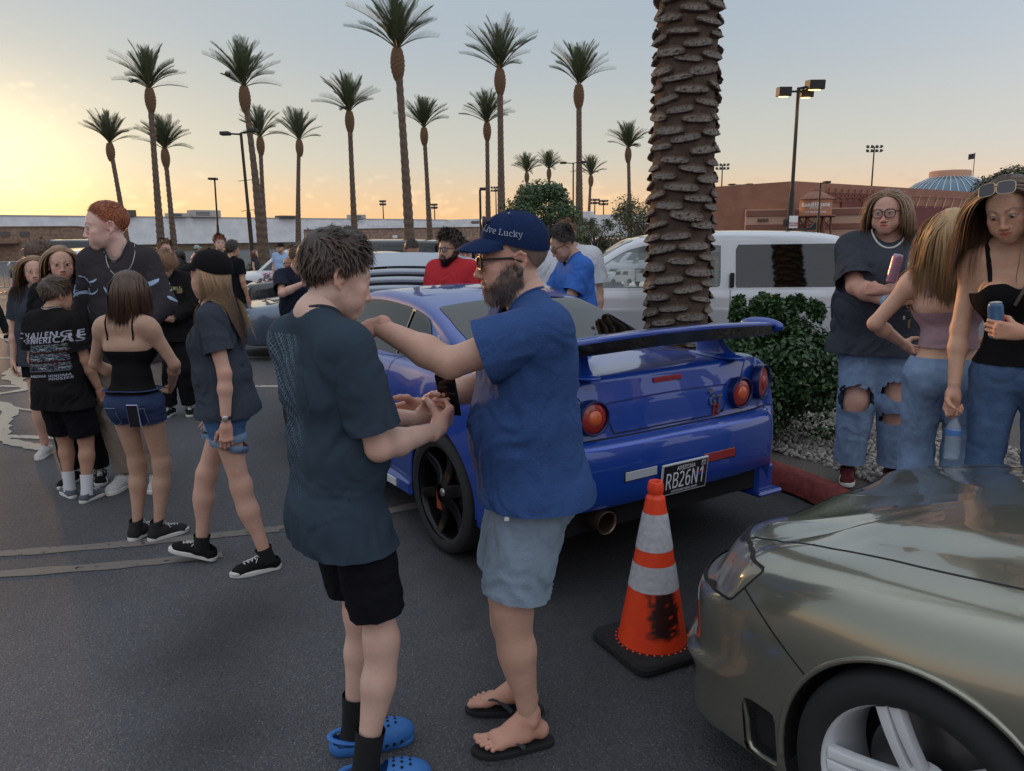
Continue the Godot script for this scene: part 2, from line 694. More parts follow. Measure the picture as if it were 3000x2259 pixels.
# head: eye level at the origin, +z forward, 0.23 m from chin to crown
func head_prims(f: float,fat: float) -> Array:   # f: 0 man .. 1 woman
	var p := []
	p.append(ell(Vector3(0,.034,-.012),Vector3(.076,.084,.098),.02))
	p.append(ell(Vector3(0,-.005,.028),Vector3(.066 + fat * .008,.088,.060),.03))
	p.append(ell(Vector3(0,-.066,.036),Vector3(.048 + fat * .012 - f * .004,.044,.050),.03))
	p.append(ell(Vector3(0,-.099,.070 - f * .002),Vector3(.022 - f * .005,.016,.017),.022))
	for s in [-1,1]:
		p.append(cap(Vector3(s * (.051 + fat * .008 - f * .004),-.052,-.004),Vector3(s * .016,-.100,.066),.017,.013,.026))
		p.append(ell(Vector3(s * .044,-.026,.060),Vector3(.022,.018,.022),.022))
		p.append(ell(Vector3(s * (.036 + fat * .01),-.058,.060),Vector3(.024,.024,.022),.025))
		p.append(cap(Vector3(s * .012,.021,.089 - f * .003),Vector3(s * .046,.019,.072),.010 - f * .003,.008 - f * .002,.014))
	p.append(ell(Vector3(0,-.072,.078),Vector3(.030,.024,.020),.02))
	for s in [-1,1]:
		p.append(carve(Vector3(s * .031,.000,.103),Vector3(.018,.012,.017),.014))
	p.append(cap(Vector3(0,.010,.088),Vector3(0,-.036,.109 - f * .004),.0085,.0105 - f * .0015,.012))
	p.append(ell(Vector3(0,-.040,.110 - f * .004),Vector3(.0125 - f * .002,.0105,.0115),.008))
	for s in [-1,1]:
		p.append(ell(Vector3(s * .0125,-.044,.099),Vector3(.0085,.0075,.010),.006))
	for s in [-1,1]:
		p.append(carve(Vector3(s * .0065,-.0515,.1045),Vector3(.0035,.003,.005),.003))
		p.append(cap(Vector3(s * .0185,.0040,.0872),Vector3(s * .033,.0105,.0885),.0046,.0050,.005))
		p.append(cap(Vector3(s * .033,.0105,.0885),Vector3(s * .0465,.0028,.0785),.0050,.0046,.005))
		p.append(cap(Vector3(s * .020,-.0055,.0868),Vector3(s * .043,-.0065,.0798),.0046,.0046,.006))
	p.append(cap(Vector3(-.016,-.0665,.0905),Vector3(0,-.0645,.0965),.0040,.0052,.005))
	p.append(cap(Vector3(.016,-.0665,.0905),Vector3(0,-.0645,.0965),.0040,.0052,.005))
	p.append(cap(Vector3(-.013,-.0765,.0895),Vector3(.013,-.0765,.0895),.0062,.0062,.006))
	p.append(carve(Vector3(0,-.0708,.101),Vector3(.022,.0014,.012),.003))
	for s in [-1,1]:   # ears: a rim, a lobe and a shallow bowl
		var e := Vector3(s * .074,-.010,-.012)
		p.append(ell(e + Vector3(s * .004,.002,-.004),Vector3(.006,.027,.017),.010,rot(0,s * -22.0,0)))
		var rim := [Vector3(.002,-.004,.012),Vector3(.006,.022,.010),Vector3(.011,.031,-.006),Vector3(.014,.022,-.020),Vector3(.012,.002,-.020),Vector3(.007,-.018,-.009),Vector3(.004,-.028,.002)]
		for k in rim.size() - 1:
			p.append(cap(e + rim[k] * Vector3(s,1,1),e + rim[k + 1] * Vector3(s,1,1),.0042 if k < 5 else .0055,.0042 if k < 4 else .0062,.005))
		p.append(carve(e + Vector3(s * .013,.002,-.003),Vector3(.008,.013,.009),.005))
	p.append(cap(Vector3(0,-.075,-.022),Vector3(0,-.15,-.030),.055 - f * .008 + fat * .006,.055 - f * .008 + fat * .006,.025))
	return p

func get_head(kind: String,cell: float) -> Array:
	return head_cache["%s%.1f" % [kind,cell * 1000]]

func make_head(kind: String,cell: float) -> Array:
	var par: Array = {"man": [0.0,.25],"boy": [0.55,0.0],"woman": [1.0,.15],"full": [.8,1.0],"heavy": [0.0,.9]}[kind]
	return nets(head_prims(par[0],par[1]),cell)

func eye(s: float,gaze: Vector3,iris: Color) -> Array:
	var a := ball(Vector3.ONE * .0132,Vector3(s * .0315,.0005,.0785),40,28)
	var col := PackedColorArray()
	for p in a[0]:
		var d: float = ((p - Vector3(s * .0315,.0005,.0785)) / .0132).dot(gaze.normalized())
		col.append(Color(.01,.01,.01) if d > .965 else (iris if d > .83 else Color(.50,.45,.42)))
	a[2] = col
	return a

func head_colors(a: Array,o: Dictionary):
	var skin: Color = o.skin
	var hair: Color = o.hair.color if o.has("hair") else Color(.03,.02,.015)
	var beard: float = o.get("beard",0.0)
	var nz := noise(5,60.0,2)
	var lip := skin * Color(.86,.60,.60)
	if o.get("sex",0) == 1: lip = skin * Color(.90,.52,.54)
	var brow := hair.lerp(skin,.25)
	var col := PackedColorArray()
	for p in a[0]:
		var ax := absf(p.x)
		var c := skin * (1.0 + nz.get_noise_3dv(p) * .08)
		c = c.lerp(skin * Color(1.08,.78,.74),.45 * sm(.05,.0,(p - Vector3(signf(p.x) * .045,-.03,.07)).length()))
		c = c.lerp(skin * Color(1.1,.74,.70),.5 * sm(.022,.004,(p - Vector3(0,-.04,.112)).length()))
		c = c.lerp(skin * Color(1.05,.72,.68),.45 * sm(.066,.078,ax))
		if p.z > .078 and p.y < -.055 and p.y > -.092:
			c = c.lerp(lip,sm(1.15,.8,Vector2(p.x / .024,(p.y + .0705) / .0115).length()))
		if p.z > .055 and p.y > .005:
			c = c.lerp(brow,.7 * sm(.0055,.003,absf(p.y - (.0215 + .006 * sm(.01,.037,ax) - .006 * sm(.040,.056,ax)))) * sm(.010,.014,ax) * sm(.056,.050,ax))
		if p.z > .07 and absf(p.y) < .02:
			var ed: float = (p - Vector3(signf(p.x) * .0315,.0005,.079)).length()
			c = c.lerp(skin * .22,sm(.0168,.0142,ed) * (.75 if p.y > .0 else .35))
		if beard > 0.0:
			c = c.lerp(hair.lerp(skin,.25),beard * beard_mask(p))
		if o.has("buzz"):
			c = c.lerp(hair.lerp(skin,.2),o.buzz * hair_mask(p))
		c.a = 1.0
		col.append(c)
	a[2] = col

func beard_mask(p: Vector3) -> float:
	if p.z < -.02 or p.y < -.135: return 0.0
	var side := sm(.0,-.03,p.y + (.055 if absf(p.x) < .05 and p.z > .02 else .0) * sm(-.02,.05,p.z))
	var lips := sm(.8,1.15,Vector2(p.x / .022,(p.y + .0705) / .011).length()) if p.z > .075 else 1.0
	var under := sm(-.14,-.115,p.y)
	var must := sm(-.050,-.056,p.y) * sm(.036,.026,absf(p.x)) * sm(.07,.08,p.z)
	return clampf(maxf(side * sm(.075,.05,p.z + (p.y + .055) * .9),maxf(must,sm(-.078,-.088,p.y) * sm(-.01,.02,p.z))) * lips * under,0,1)

func hair_line(az: float) -> float:   # lowest elevation of the hair in degrees, az 0 at the face
	var t := [[0,40],[35,37],[58,24],[72,4],[84,-14],[96,-8],[112,-16],[130,-36],[180,-48]]
	var x := absf(az)
	for k in t.size() - 1:
		if x <= t[k + 1][0]: return lerpf(t[k][1],t[k + 1][1],(x - t[k][0]) / float(t[k + 1][0] - t[k][0]))
	return -48.0

func hair_mask(p: Vector3) -> float:
	var d := (p - Vector3(0,.02,-.012)).normalized()
	var el := rad_to_deg(asin(clampf(d.y,-1,1)))
	return sm(-4,5,el - hair_line(rad_to_deg(atan2(d.x,d.z))))

func scalp(az: float,el: float,grow := 0.0) -> Vector3:
	var d := Vector3(sin(az) * cos(el),sin(el),cos(az) * cos(el))
	var r := Vector3(.079,.087,.101) + Vector3.ONE * grow
	return Vector3(0,.033,-.012) + d / (d / r).length()

# hair: a lumpy cap of the given thickness under many ribbons that follow the combing
func make_hair(o: Dictionary,body: Array,to_head: Transform3D) -> Array:
	var g := RandomNumberGenerator.new()
	g.seed = o.get("seed",7)
	var style: String = o.style
	var base: Color = o.color
	var tip: Color = o.get("tip",base * 1.6)
	var thick: float = o.get("thick",.012)
	var line: float = o.get("line",0.0)          # raises or lowers the hairline
	var nz := noise(o.get("seed",7),22.0,2)
	var nfine := noise(o.get("seed",7) + 3,60.0,2)
	var long := style == "long"
	var part: float = o.get("part",.0)
	var low: float = o.get("low",-90.0)
	var thickness := func(az: float,el: float) -> float:
		var top := sm(-.3,1.2,el)
		var front := sm(1.6,.2,absf(az))
		var t: float = thick * lerpf(o.get("sides",.45),1.0,top) * (1.0 + o.get("front",.0) * front * top)
		return t * (1.0 + .45 * nz.get_noise_3d(sin(az) * cos(el),sin(el),cos(az) * cos(el)))
	var shell := grid(40,14,func(u,v):
		var az: float = (u - .5) * TAU_
		var h := deg_to_rad(maxf(hair_line(rad_to_deg(az)) + line,low))
		var el := lerpf(h,PI / 2,pow(v,.8))
		return scalp(az,el,.002 + thickness.call(az,el) * sm(0.0,.22,v) * .75),true)
	if o.has("under_cap"): shell = clip(shell,values(shell,func(p): return p.y - .04 - .0 * p.x))
	var cols := PackedColorArray()
	for p in shell[0]: cols.append(base * (.9 + .3 * nfine.get_noise_3dv(p * 3.0)))
	shell[2] = cols
	if style == "buzz": return shell
	var out := shell
	var V: PackedVector3Array = out[0]
	var N: PackedVector3Array = out[1]
	var C: PackedColorArray = out[2]
	var I: PackedInt32Array = out[4]
	var n: int = o.get("n",900)
	var length: float = o.get("length",.05)
	var width: float = o.get("width",.004)
	var curl: float = o.get("curl",.2)
	var wind: Vector3 = o.get("wind",Vector3.ZERO)
	var grav: float = o.get("gravity",.0)
	var segs: int = o.get("segs",10 if long else 5)
	var inv := to_head.affine_inverse()
	for i in n:
		var az := g.randf_range(-PI,PI)
		var h := deg_to_rad(maxf(hair_line(rad_to_deg(az)) + line,low))
		var el := asin(lerpf(sin(h),1.0,g.randf()))
		if o.has("under_cap"):
			h = deg_to_rad(lerpf(20.0,-16.0,sm(.3,2.6,absf(az))))
			el = minf(el,h + .05)
			if absf(az) < 1.2: continue
		var d := Vector3(sin(az) * cos(el),sin(el),cos(az) * cos(el))
		var t: float = thickness.call(az,el)
		var edge := sm(0.0,.35,el - h)
		var p := scalp(az,el,.001 + t * lerpf(.2,.75,edge) * g.randf_range(.5,1.0))
		var down := (Vector3.DOWN - d * Vector3.DOWN.dot(d)).normalized()
		var dir: Vector3
		if long:
			var side := signf(d.x - part * .08 + 1e-4)
			dir = (Vector3(side * .9,-.1,-.55) if d.y > .35 else down + Vector3(0,0,-.35))
			dir = (dir - d * dir.dot(d)).normalized() + d * .10
		else:
			var comb: Vector3 = o.get("comb",Vector3(0,0,1))
			dir = comb * sm(-.2,.8,d.y) + down * sm(.9,-.1,d.y)
			dir = (dir - d * dir.dot(d)).normalized() + d * o.get("lift",.4) * sm(-.3,.7,d.y)
		var L := length * g.randf_range(.65,1.1) * lerpf(o.get("short",.45),1.0,sm(-.5,.6,d.y) if not long else 1.0)
		if long and el < .1: L *= .8
		var stepl := L / segs
		var tone := g.randf_range(.78,1.22) * (1.0 + .35 * nfine.get_noise_3dv(d * 2.0))
		var seedv: Vector3 = d * 1.3 + Vector3.ONE * g.randf() * o.get("loose",.16 if long else .09)
		var b0 := V.size()
		for k in segs + 1:
			var tt := float(k) / segs
			var out_n := (p - Vector3(0,.0,-.015)).normalized()
			var w := width * (1.0 - .75 * tt * tt) * (.5 if k == 0 else 1.0)
			if k == segs: w *= .3
			var across := dir.cross(out_n).normalized()
			V.append(p - across * w)
			V.append(p + across * w)
			N.append(out_n)
			N.append(out_n)
			var c := base.lerp(tip,clampf(tt * o.get("tipmix",.6) + (tone - 1.0) * .5,0,1)) * (tone if tone < 1.0 else 1.0)
			c.a = 1.0
			C.append(c)
			C.append(c)
			if k < segs:
				var q := b0 + k * 2
				I.append_array(PackedInt32Array([q,q + 2,q + 1,q + 1,q + 2,q + 3]))
			var turn := Vector3(nz.get_noise_3dv(seedv + Vector3(tt * .12 * (1.0 + curl),0,0)),nz.get_noise_3dv(seedv + Vector3(5,tt * .12 * (1.0 + curl),0)),nz.get_noise_3dv(seedv + Vector3(9,0,tt * .12 * (1.0 + curl))))
			dir = (dir.normalized() + turn * curl * (.6 if long else 1.0) + wind * tt + (inv.basis * Vector3.DOWN) * (grav if not long else (.34 if tt < .25 else .7))).normalized()
			p += dir * stepl
			# stay outside the head and, when long, outside the shoulders
			var q2 := p - Vector3(0,.033,-.012)
			var e := (q2 / (Vector3(.080,.088,.102) + Vector3.ONE * t * .25)).length()
			if e < 1.0: p = Vector3(0,.033,-.012) + q2 / e
			if p.y < .0 and long:
				var f := Vector3(p.x / .068,0,(p.z - .0) / .082)
				if f.length() < 1.0 and p.y > -.10 and p.z < .05: p = Vector3(p.x / f.length(),p.y,p.z / f.length())
			if long and k > 2:
				var wp := to_head * p
				var dd := field(body,wp) - .010
				if dd < 0.0:
					var ex := .01
					var gr := Vector3(field(body,wp + Vector3(ex,0,0)) - dd,field(body,wp + Vector3(0,ex,0)) - dd,field(body,wp + Vector3(0,0,ex)) - dd)
					wp -= (gr - Vector3.ONE * .010).normalized() * dd
					p = inv * wp
	return [V,N,C,PackedVector2Array(),I]

# hand: wrist at the origin, fingers along +y, palm towards +z, thumb at +x (right hand)
func hand_prims(pose: String) -> Array:
	var curls: Array = {"relaxed": [22,30,18],"grip": [46,62,34],"fist": [78,88,50],"hold": [26,58,38],"flat": [6,10,6]}[pose]
	var p := []
	var x := [.029,.0105,-.0085,-.0265]
	var len := [[.043,.026,.021],[.048,.030,.022],[.044,.028,.021],[.034,.021,.019]]
	for f in 4:
		var base := Vector3(x[f],.094 - absf(x[f] - .006) * .28,0)
		p.append(cap(Vector3(x[f] * .62,.012,0),base,.0155,.0115,.016))
		p.append(ell(base + Vector3(0,0,-.003),Vector3(.0105,.011,.010),.006))
	p.append(cap(Vector3(.012,.03,.008),Vector3(-.012,.035,.008),.016,.016,.02))
	p.append(cap(Vector3(0,-.03,0),Vector3(0,.014,0),.026,.024,.02))
	for f in 4:
		var at := Vector3(x[f],.094 - absf(x[f] - .006) * .28,0)
		var ang := 0.0
		var splay: float = x[f] * 2.2
		var r := .0092 if f < 3 else .0080
		for s in 3:
			ang += deg_to_rad(curls[s] * (1.0 + .13 * f))
			var d := Vector3(sin(splay) * cos(ang),cos(ang) * cos(splay),sin(ang))
			var to: Vector3 = at + d * len[f][s]
			p.append(cap(at,to,r,r - .0009,.004))
			at = to
			r -= .0008
	var th := Vector3(.020,.022,.010)
	var dirs: Array = {"relaxed": [[.62,.66,.42],[.35,.86,.36],[.2,.9,.35]],"grip": [[.55,.45,.70],[.05,.60,.80],[-.45,.55,.70]],"fist": [[.55,.60,.58],[-.1,.7,.7],[-.8,.4,.45]],"hold": [[.62,.55,.55],[.30,.75,.58],[.0,.9,.42]],"flat": [[.75,.6,.25],[.6,.78,.2],[.5,.85,.1]]}[pose]
	var tl := [.046,.034,.027]
	var tr := .0145
	for s in 3:
		var d := Vector3(dirs[s][0],dirs[s][1],dirs[s][2]).normalized()
		p.append(cap(th,th + d * tl[s],tr,tr - .0022,.012 if s == 0 else .005))
		th += d * tl[s]
		tr -= .0022
	return p

func foot_prims() -> Array:   # bare right foot: ankle at (0, .08, 0), toes along +z, big toe at +x
	var p := [cap(Vector3(0,.030,-.035),Vector3(0,.055,.0),.031,.034,.03),cap(Vector3(0,.10,.0),Vector3(.004,.045,.055),.036,.028,.03),
		cap(Vector3(.004,.045,.055),Vector3(.012,.022,.120),.028,.019,.025),cap(Vector3(-.016,.026,.02),Vector3(-.026,.018,.110),.022,.016,.03),cap(Vector3(.014,.022,.12),Vector3(-.026,.018,.108),.018,.015,.02)]
	var base := [Vector3(.026,.018,.135),Vector3(.008,.018,.142),Vector3(-.007,.017,.138),Vector3(-.021,.016,.130),Vector3(-.033,.015,.119)]
	var ln := [.040,.034,.029,.024,.019]
	for k in 5:
		var r := .0125 if k == 0 else .0088 - .0004 * k
		p.append(cap(base[k],base[k] + Vector3(-.004 * k + .004,-.001,ln[k]),r,r * .92,.006))
		p.append(ell(base[k] + Vector3(-.004 * k + .004,.001,ln[k]),Vector3(r * 1.08,r,r * 1.1),.004))
	p.append(ell(Vector3(.030,.085,.0),Vector3(.010,.013,.013),.014))
	p.append(ell(Vector3(-.030,.078,-.004),Vector3(.010,.013,.013),.014))
	return p

func sole_outline(grow := 0.0) -> Array:
	var pts := []
	var right := [Vector2(.006,.195),Vector2(.032,.178),Vector2(.043,.14),Vector2(.040,.09),Vector2(.031,.035),Vector2(.033,-.02),Vector2(.028,-.062),Vector2(.0,-.078)]
	var left := [Vector2(-.028,-.062),Vector2(-.034,-.02),Vector2(-.038,.035),Vector2(-.045,.09),Vector2(-.042,.135),Vector2(-.026,.175)]
	for p in right + left: pts.append(p + (p - Vector2(0,.05)).normalized() * grow)
	var out := []
	for i in pts.size():
		for k in 3: out.append(pts[i].cubic_interpolate(pts[(i + 1) % pts.size()],pts[(i + pts.size() - 1) % pts.size()],pts[(i + 2) % pts.size()],k / 3.0))
	return out

func slab(pts: Array,thick: float,bevel := .004) -> Array:   # an outline in x/z lying flat, its underside at y = 0
	var q := []
	for p in pts: q.append(Vector2(p.x,-p.y))
	return join(new_mesh(),poly(q,thick,bevel),Transform3D(rot(-90,0,0),Vector3(0,thick * .5,0)))

func make_shoe(style: String,cell: float) -> Dictionary:   # upper, sole and trim meshes of a right shoe
	var d := {}
	var p := []
	if style == "clog":
		p = [cap(Vector3(0,.030,-.045),Vector3(.0,.030,.02),.040,.042,.03),ell(Vector3(.0,.040,.105),Vector3(.053,.052,.098),.02),ell(Vector3(0,.02,.05),Vector3(.046,.03,.12),.03)]
		var up := nets(p,cell)
		up = clip(up,values(up,func(q): return minf(minf(q.y - .040,.052 - q.z + (q.y - .06) * .6),1.0) if q.y > .02 and Vector2(q.x / .046,(q.z + .0) / .062).length() < 1.25 and q.z < .075 else -.01))
		d.upper = up
		d.sole = slab(sole_outline(.004),.022,.006)
		var st := []
		for k in 13:
			var t := PI * k / 12.0
			st.append(Vector3(cos(t) * .048,.052 + .012 * sin(t),.022 - sin(t) * .105))
		d.strap = tube(st,[.011],8,true,.45)
		var holes := new_mesh()
		for r in 3:
			for c in 5 - r:
				var from := Vector3((c - (4 - r) * .5) * .018,.2,.085 + r * .026)
				var at := march(p,from,Vector3.DOWN)
				var e := .004
				var nrm := Vector3(field(p,at + Vector3(e,0,0)) - field(p,at - Vector3(e,0,0)),field(p,at + Vector3(0,e,0)) - field(p,at - Vector3(0,e,0)),field(p,at + Vector3(0,0,e)) - field(p,at - Vector3(0,0,e))).normalized()
				var b := Basis(Quaternion(Vector3.UP,nrm))
				holes = join(holes,lathe([Vector2(.0001,.0012),Vector2(.0048,.0012),Vector2(.0052,.0)],10),Transform3D(b,at))
		for r in 4:
			var from2 := Vector3(.12,.030,.075 + r * .026)
			var at2 := march(p,from2,Vector3.LEFT)
			holes = join(holes,box(Vector3(.002,.011,.013),Vector3.ZERO,.0009),Transform3D(rot(0,-8.0 - r * 10,12),at2 + Vector3(.0006,0,0)))
		d.trim = holes
		return d
	var high := style == "high"
	p = [cap(Vector3(0,.045,-.036),Vector3(0,.05,.02),.036,.037,.03),cap(Vector3(0,.050,.02),Vector3(0,.030,.135),.037,.034,.03),ell(Vector3(-.002,.026,.135),Vector3(.040,.026,.055),.02),cap(Vector3(0,.062,.012),Vector3(0,.043,.085),.026,.022,.02),cap(Vector3(0,.03,-.04),Vector3(0,.13 if high else .072,-.008),.034,.040 if not high else .042,.02)]
	var up := nets(p,cell)
	var top := .135 if high else .078
	up = clip(up,values(up,func(q): return maxf(.012 - q.y,(q.y - top - clampf(q.z,-.05,.05) * .22) if q.z < .06 else -1.0)))
	d.upper = up
	d.sole = slab(sole_outline(.003),.026,.004)
	var laces := new_mesh()
	for k in 5:
		var z := .038 + k * .019
		var l := march(p,Vector3(-.017,.2,z),Vector3.DOWN) + Vector3(0,.002,0)
		var m := march(p,Vector3(0,.2,z + .008),Vector3.DOWN) + Vector3(0,.003,0)
		var r := march(p,Vector3(.017,.2,z),Vector3.DOWN) + Vector3(0,.002,0)
		var m2 := march(p,Vector3(0,.2,z - .004),Vector3.DOWN) + Vector3(0,.004,0)
		laces = join(laces,tube([l,m,r],[.0032],5))
		if k < 4: laces = join(laces,tube([l,m2,march(p,Vector3(.017,.2,z + .019),Vector3.DOWN) + Vector3(0,.003,0)],[.0028],5))
	for s in [-1,1]:
		laces = join(laces,tube(smooth_path([Vector3(0,.078,.045),Vector3(s * .022,.086,.050),Vector3(s * .036,.070,.060),Vector3(s * .012,.074,.048)],4),[.0025],5))
	d.trim = laces
	d.toe = ball(Vector3(.0395,.021,.040),Vector3(-.003,.0235,.1535),14,8)
	return d

func reach(a: Vector3,b: Vector3,l1: float,l2: float,pole: Vector3) -> Vector3:   # the elbow or knee between a and b
	var d := b - a
	var L := clampf(d.length(),.02,(l1 + l2) * .999)
	var n := d.normalized()
	var x := (l1 * l1 - l2 * l2 + L * L) / (2.0 * L)
	var h := sqrt(maxf(l1 * l1 - x * x,0.0))
	return a + n * x + (pole - n * pole.dot(n)).normalized() * h

# one job per person, run on its own thread: works out joints and meshes the body and the clothes
func person_job(i: int):
	var o: Dictionary = jobs[i]
	var w: float = o.get("w",1.0)
	var f: float = o.get("sex",0)
	var cell: float = o.get("cell",.014)
	var belly: float = o.get("belly",0.0)
	var C := Transform3D(rot(o.get("lean",0.0),o.get("twist",0.0),o.get("side",0.0)),Vector3(0,1.0,o.get("push",0.0)))
	var c := func(x: float,y: float,z: float) -> Vector3: return C * Vector3(x,y - 1.0,z)
	var hd: Array = o.get("head",[0,0,0])
	var pivot: Vector3 = c.call(0,1.49,-.008)
	var hs: float = o.get("hs",1.0)
	var HB := C.basis * rot(hd[1],hd[0],hd[2])
	var H := Transform3D(HB.scaled_local(Vector3.ONE * hs),pivot + HB * Vector3(0,.128,.030))
	o.H = H
	o.C = C
	var sw := (.178 - f * .024) * lerpf(1.0,w,.6)
	var sh := {}
	var el := {}
	var wr := {}
	for s in [-1,1]:
		sh[s] = c.call(s * sw,1.415,-.012)
		var a: Array = o.get("la" if s == 1 else "ra",[])
		if a.is_empty(): a = [Vector3(s * (.235 * lerpf(1.0,w,.5) + .01),.83,.04),Vector3(s * .5,0,-1),"relaxed"]
		wr[s] = a[0]
		var rea: Vector3 = wr[s] - sh[s]
		if rea.length() > .545: wr[s] = sh[s] + rea.normalized() * .545
		el[s] = reach(sh[s],wr[s],.295,.255,a[1])
	var hip := {}
	var kn := {}
	var an := {}
	var fy := {}
	for s in [-1,1]:
		hip[s] = Vector3(s * .088,.92,0)
		var l: Array = o.get("ll" if s == 1 else "rl",[Vector3(s * .095,.085,0),s * 12.0])
		an[s] = l[0]
		fy[s] = l
		kn[s] = reach(hip[s],an[s],.425,.42,l[2] if l.size() > 2 else Vector3(sin(deg_to_rad(l[1])) * .6,0,1))
	o.wr = wr
	o.el = el
	o.an = an
	o.fy = fy
	# --- skin
	var lw := lerpf(1.0,w,.8)
	var torso := [cap(Vector3(-.07 * w,.925,-.008),Vector3(.07 * w,.925,-.008),(.098 + f * .010) * lw,(.098 + f * .010) * lw,.07),
		cap(c.call(-.055 * w + f * .012,1.09,0),c.call(.055 * w - f * .012,1.09,0),(.092 - f * .012) * lw,(.092 - f * .012) * lw,.08),
		cap(c.call(-.085 * w + f * .012,1.27,0),c.call(.085 * w - f * .012,1.27,0),(.108 - f * .014) * lw,(.108 - f * .014) * lw,.08),
		cap(c.call(-sw + .045,1.395,-.012),c.call(sw - .045,1.395,-.012),.066 * lw,.066 * lw,.06)]
	if belly > 0.0: torso.append(ell(c.call(0,1.06,.05 + belly * .03),Vector3(.12 * lw + belly * .02,.13,.08 + belly * .05),.06))
	if f > 0:
		for s in [-1,1]: torso.append(ell(c.call(s * .072,1.265,.075 * lw),Vector3(.058,.060,.056) * lerpf(1,w,.6) * o.get("bust",1.0),.04))
	for s in [-1,1]: torso.append(ell(Vector3(s * .068 * w,.895,-.055 * lw),Vector3(.078,.085,.070) * lw * (1.0 + f * .05),.04))
	var neck := [cap(c.call(0,1.40,-.018),H * Vector3(0,-.085,-.022),(.060 - f * .009) * lerpf(1,w,.5),(.052 - f * .008) * lerpf(1,w,.5),.03)]
	for s in [-1,1]: neck.append(cap(c.call(s * sw * .72,1.425,-.016),c.call(s * .02,1.50,-.022),.042,.036,.05))
	var inner := []                    # under a shirt the trunk is drawn in, so that folds never bare it
	for q in torso:
		var e: Array = q.duplicate()
		if o.has("top") and not o.top.has("cami"):
			if e[0] == 0:
				e[3] -= .022
				e[4] -= .022
			else: e[2] -= Vector3.ONE * .02
		inner.append(e)
	var skin := inner + neck
	var aw: float = o.get("aw",1.0) * (1.0 - f * .14) * lerpf(1,w,.6)
	for s in [-1,1]:
		skin.append(cap(sh[s],el[s],.056 * aw,.041 * aw,.03))
		var ad: Vector3 = (el[s] - sh[s])
		skin.append(ell(sh[s] + ad * .15,Vector3(.058,.066,.058) * aw,.04))
		var fd: Vector3 = wr[s] - el[s]
		skin.append(cap(el[s],el[s] + fd * .32,.041 * aw,.044 * aw,.02))
		skin.append(cap(el[s] + fd * .32,wr[s],.043 * aw,.0265 * lerpf(1,aw,.5),.02))
	for s in [-1,1]:
		skin.append(cap(hip[s] + Vector3(s * .005,-.02,0),kn[s],.086 * lw,.051 * lerpf(1,lw,.7),.04))
		var sd: Vector3 = an[s] - kn[s]
		var back := sd.normalized().cross(Vector3(1,0,0)).normalized()
		skin.append(ell(kn[s] + sd.normalized() * .01 + back * -.018,Vector3(.036,.050,.036) * lw,.04))
		skin.append(cap(kn[s],kn[s] + sd * .35,.046 * lerpf(1,lw,.7),.047 * lw,.04))
		skin.append(cap(kn[s] + sd * .35,kn[s] + sd * .95,.047 * lw,.033,.03))
		skin.append(ell(kn[s] + sd * .30 + back * .016,Vector3(.040,.125,.041) * lw,.05,Basis(Quaternion(Vector3.UP,-sd.normalized()))))
	var body := nets(skin,cell)
	var nz := noise(i + 11,9.0,3)
	var col := PackedColorArray()
	var sk: Color = o.skin
	for p in body[0]:
		var k := 1.0 + nz.get_noise_3dv(p) * .13 + nz.get_noise_3dv(p * 14.0) * .07
		var e := sk * Color(k,k * (1.0 + nz.get_noise_3dv(p * 3.0) * .05),k)
		for s in [-1,1]:
			e = e.lerp(sk * Color(1.0,.74,.68),.45 * sm(.06,.02,(p - el[s]).length()) + .35 * sm(.07,.03,(p - kn[s]).length()))
		e.a = 1.0
		col.append(e)
	body[2] = col
	# head, hands and feet join the one surface
	var hm := get_head(o.get("face","woman" if f > 0 else "man"),o.get("hcell",.006)).duplicate()
	head_colors(hm,o)
	body = join(body,hm,H)
	for s in [-1,1]:
		body = join(body,eye(s,o.get("gaze",Vector3(0,0,1)),o.get("iris",Color(.06,.04,.025))),H)
		var a: Array = o.get("la" if s == 1 else "ra",[Vector3.ZERO,Vector3.ZERO,"relaxed"])
		var pose: String = a[2] if a.size() > 2 else "relaxed"
		var dir: Vector3 = a[3].normalized() if a.size() > 3 else (wr[s] - el[s]).normalized()
		var palm: Vector3 = a[4] if a.size() > 4 else Vector3(-s,0,.15)
		palm = (palm - dir * palm.dot(dir)).normalized()
		var hb := Basis(dir.cross(palm),dir,palm)   # x = thumb side of a right hand
		if s == 1: hb.x = -hb.x
		var hk: float = o.get("hand",1.0) * (1.0 - f * .1)
		var T := Transform3D(hb.scaled_local(Vector3.ONE * hk),wr[s] + dir * .01)
		o["hand%d" % s] = T
		body = join(body,tint(hand_cache[pose + ("" if cell < .0125 else "_far")].duplicate(),sk * Color(1.0,.90,.88)),T)
		if o.get("shoes",{}).get("style","") == "flip":
			var fb := Transform3D(Basis(Vector3.UP,deg_to_rad(fy[s][1])).scaled_local(Vector3(-s,1,1)),Vector3(an[s].x,an[s].y - .085 + .026,an[s].z))
			body = join(body,tint(foot_cache().duplicate(),sk * Color(1.0,.88,.85)),fb)
	o.body = body
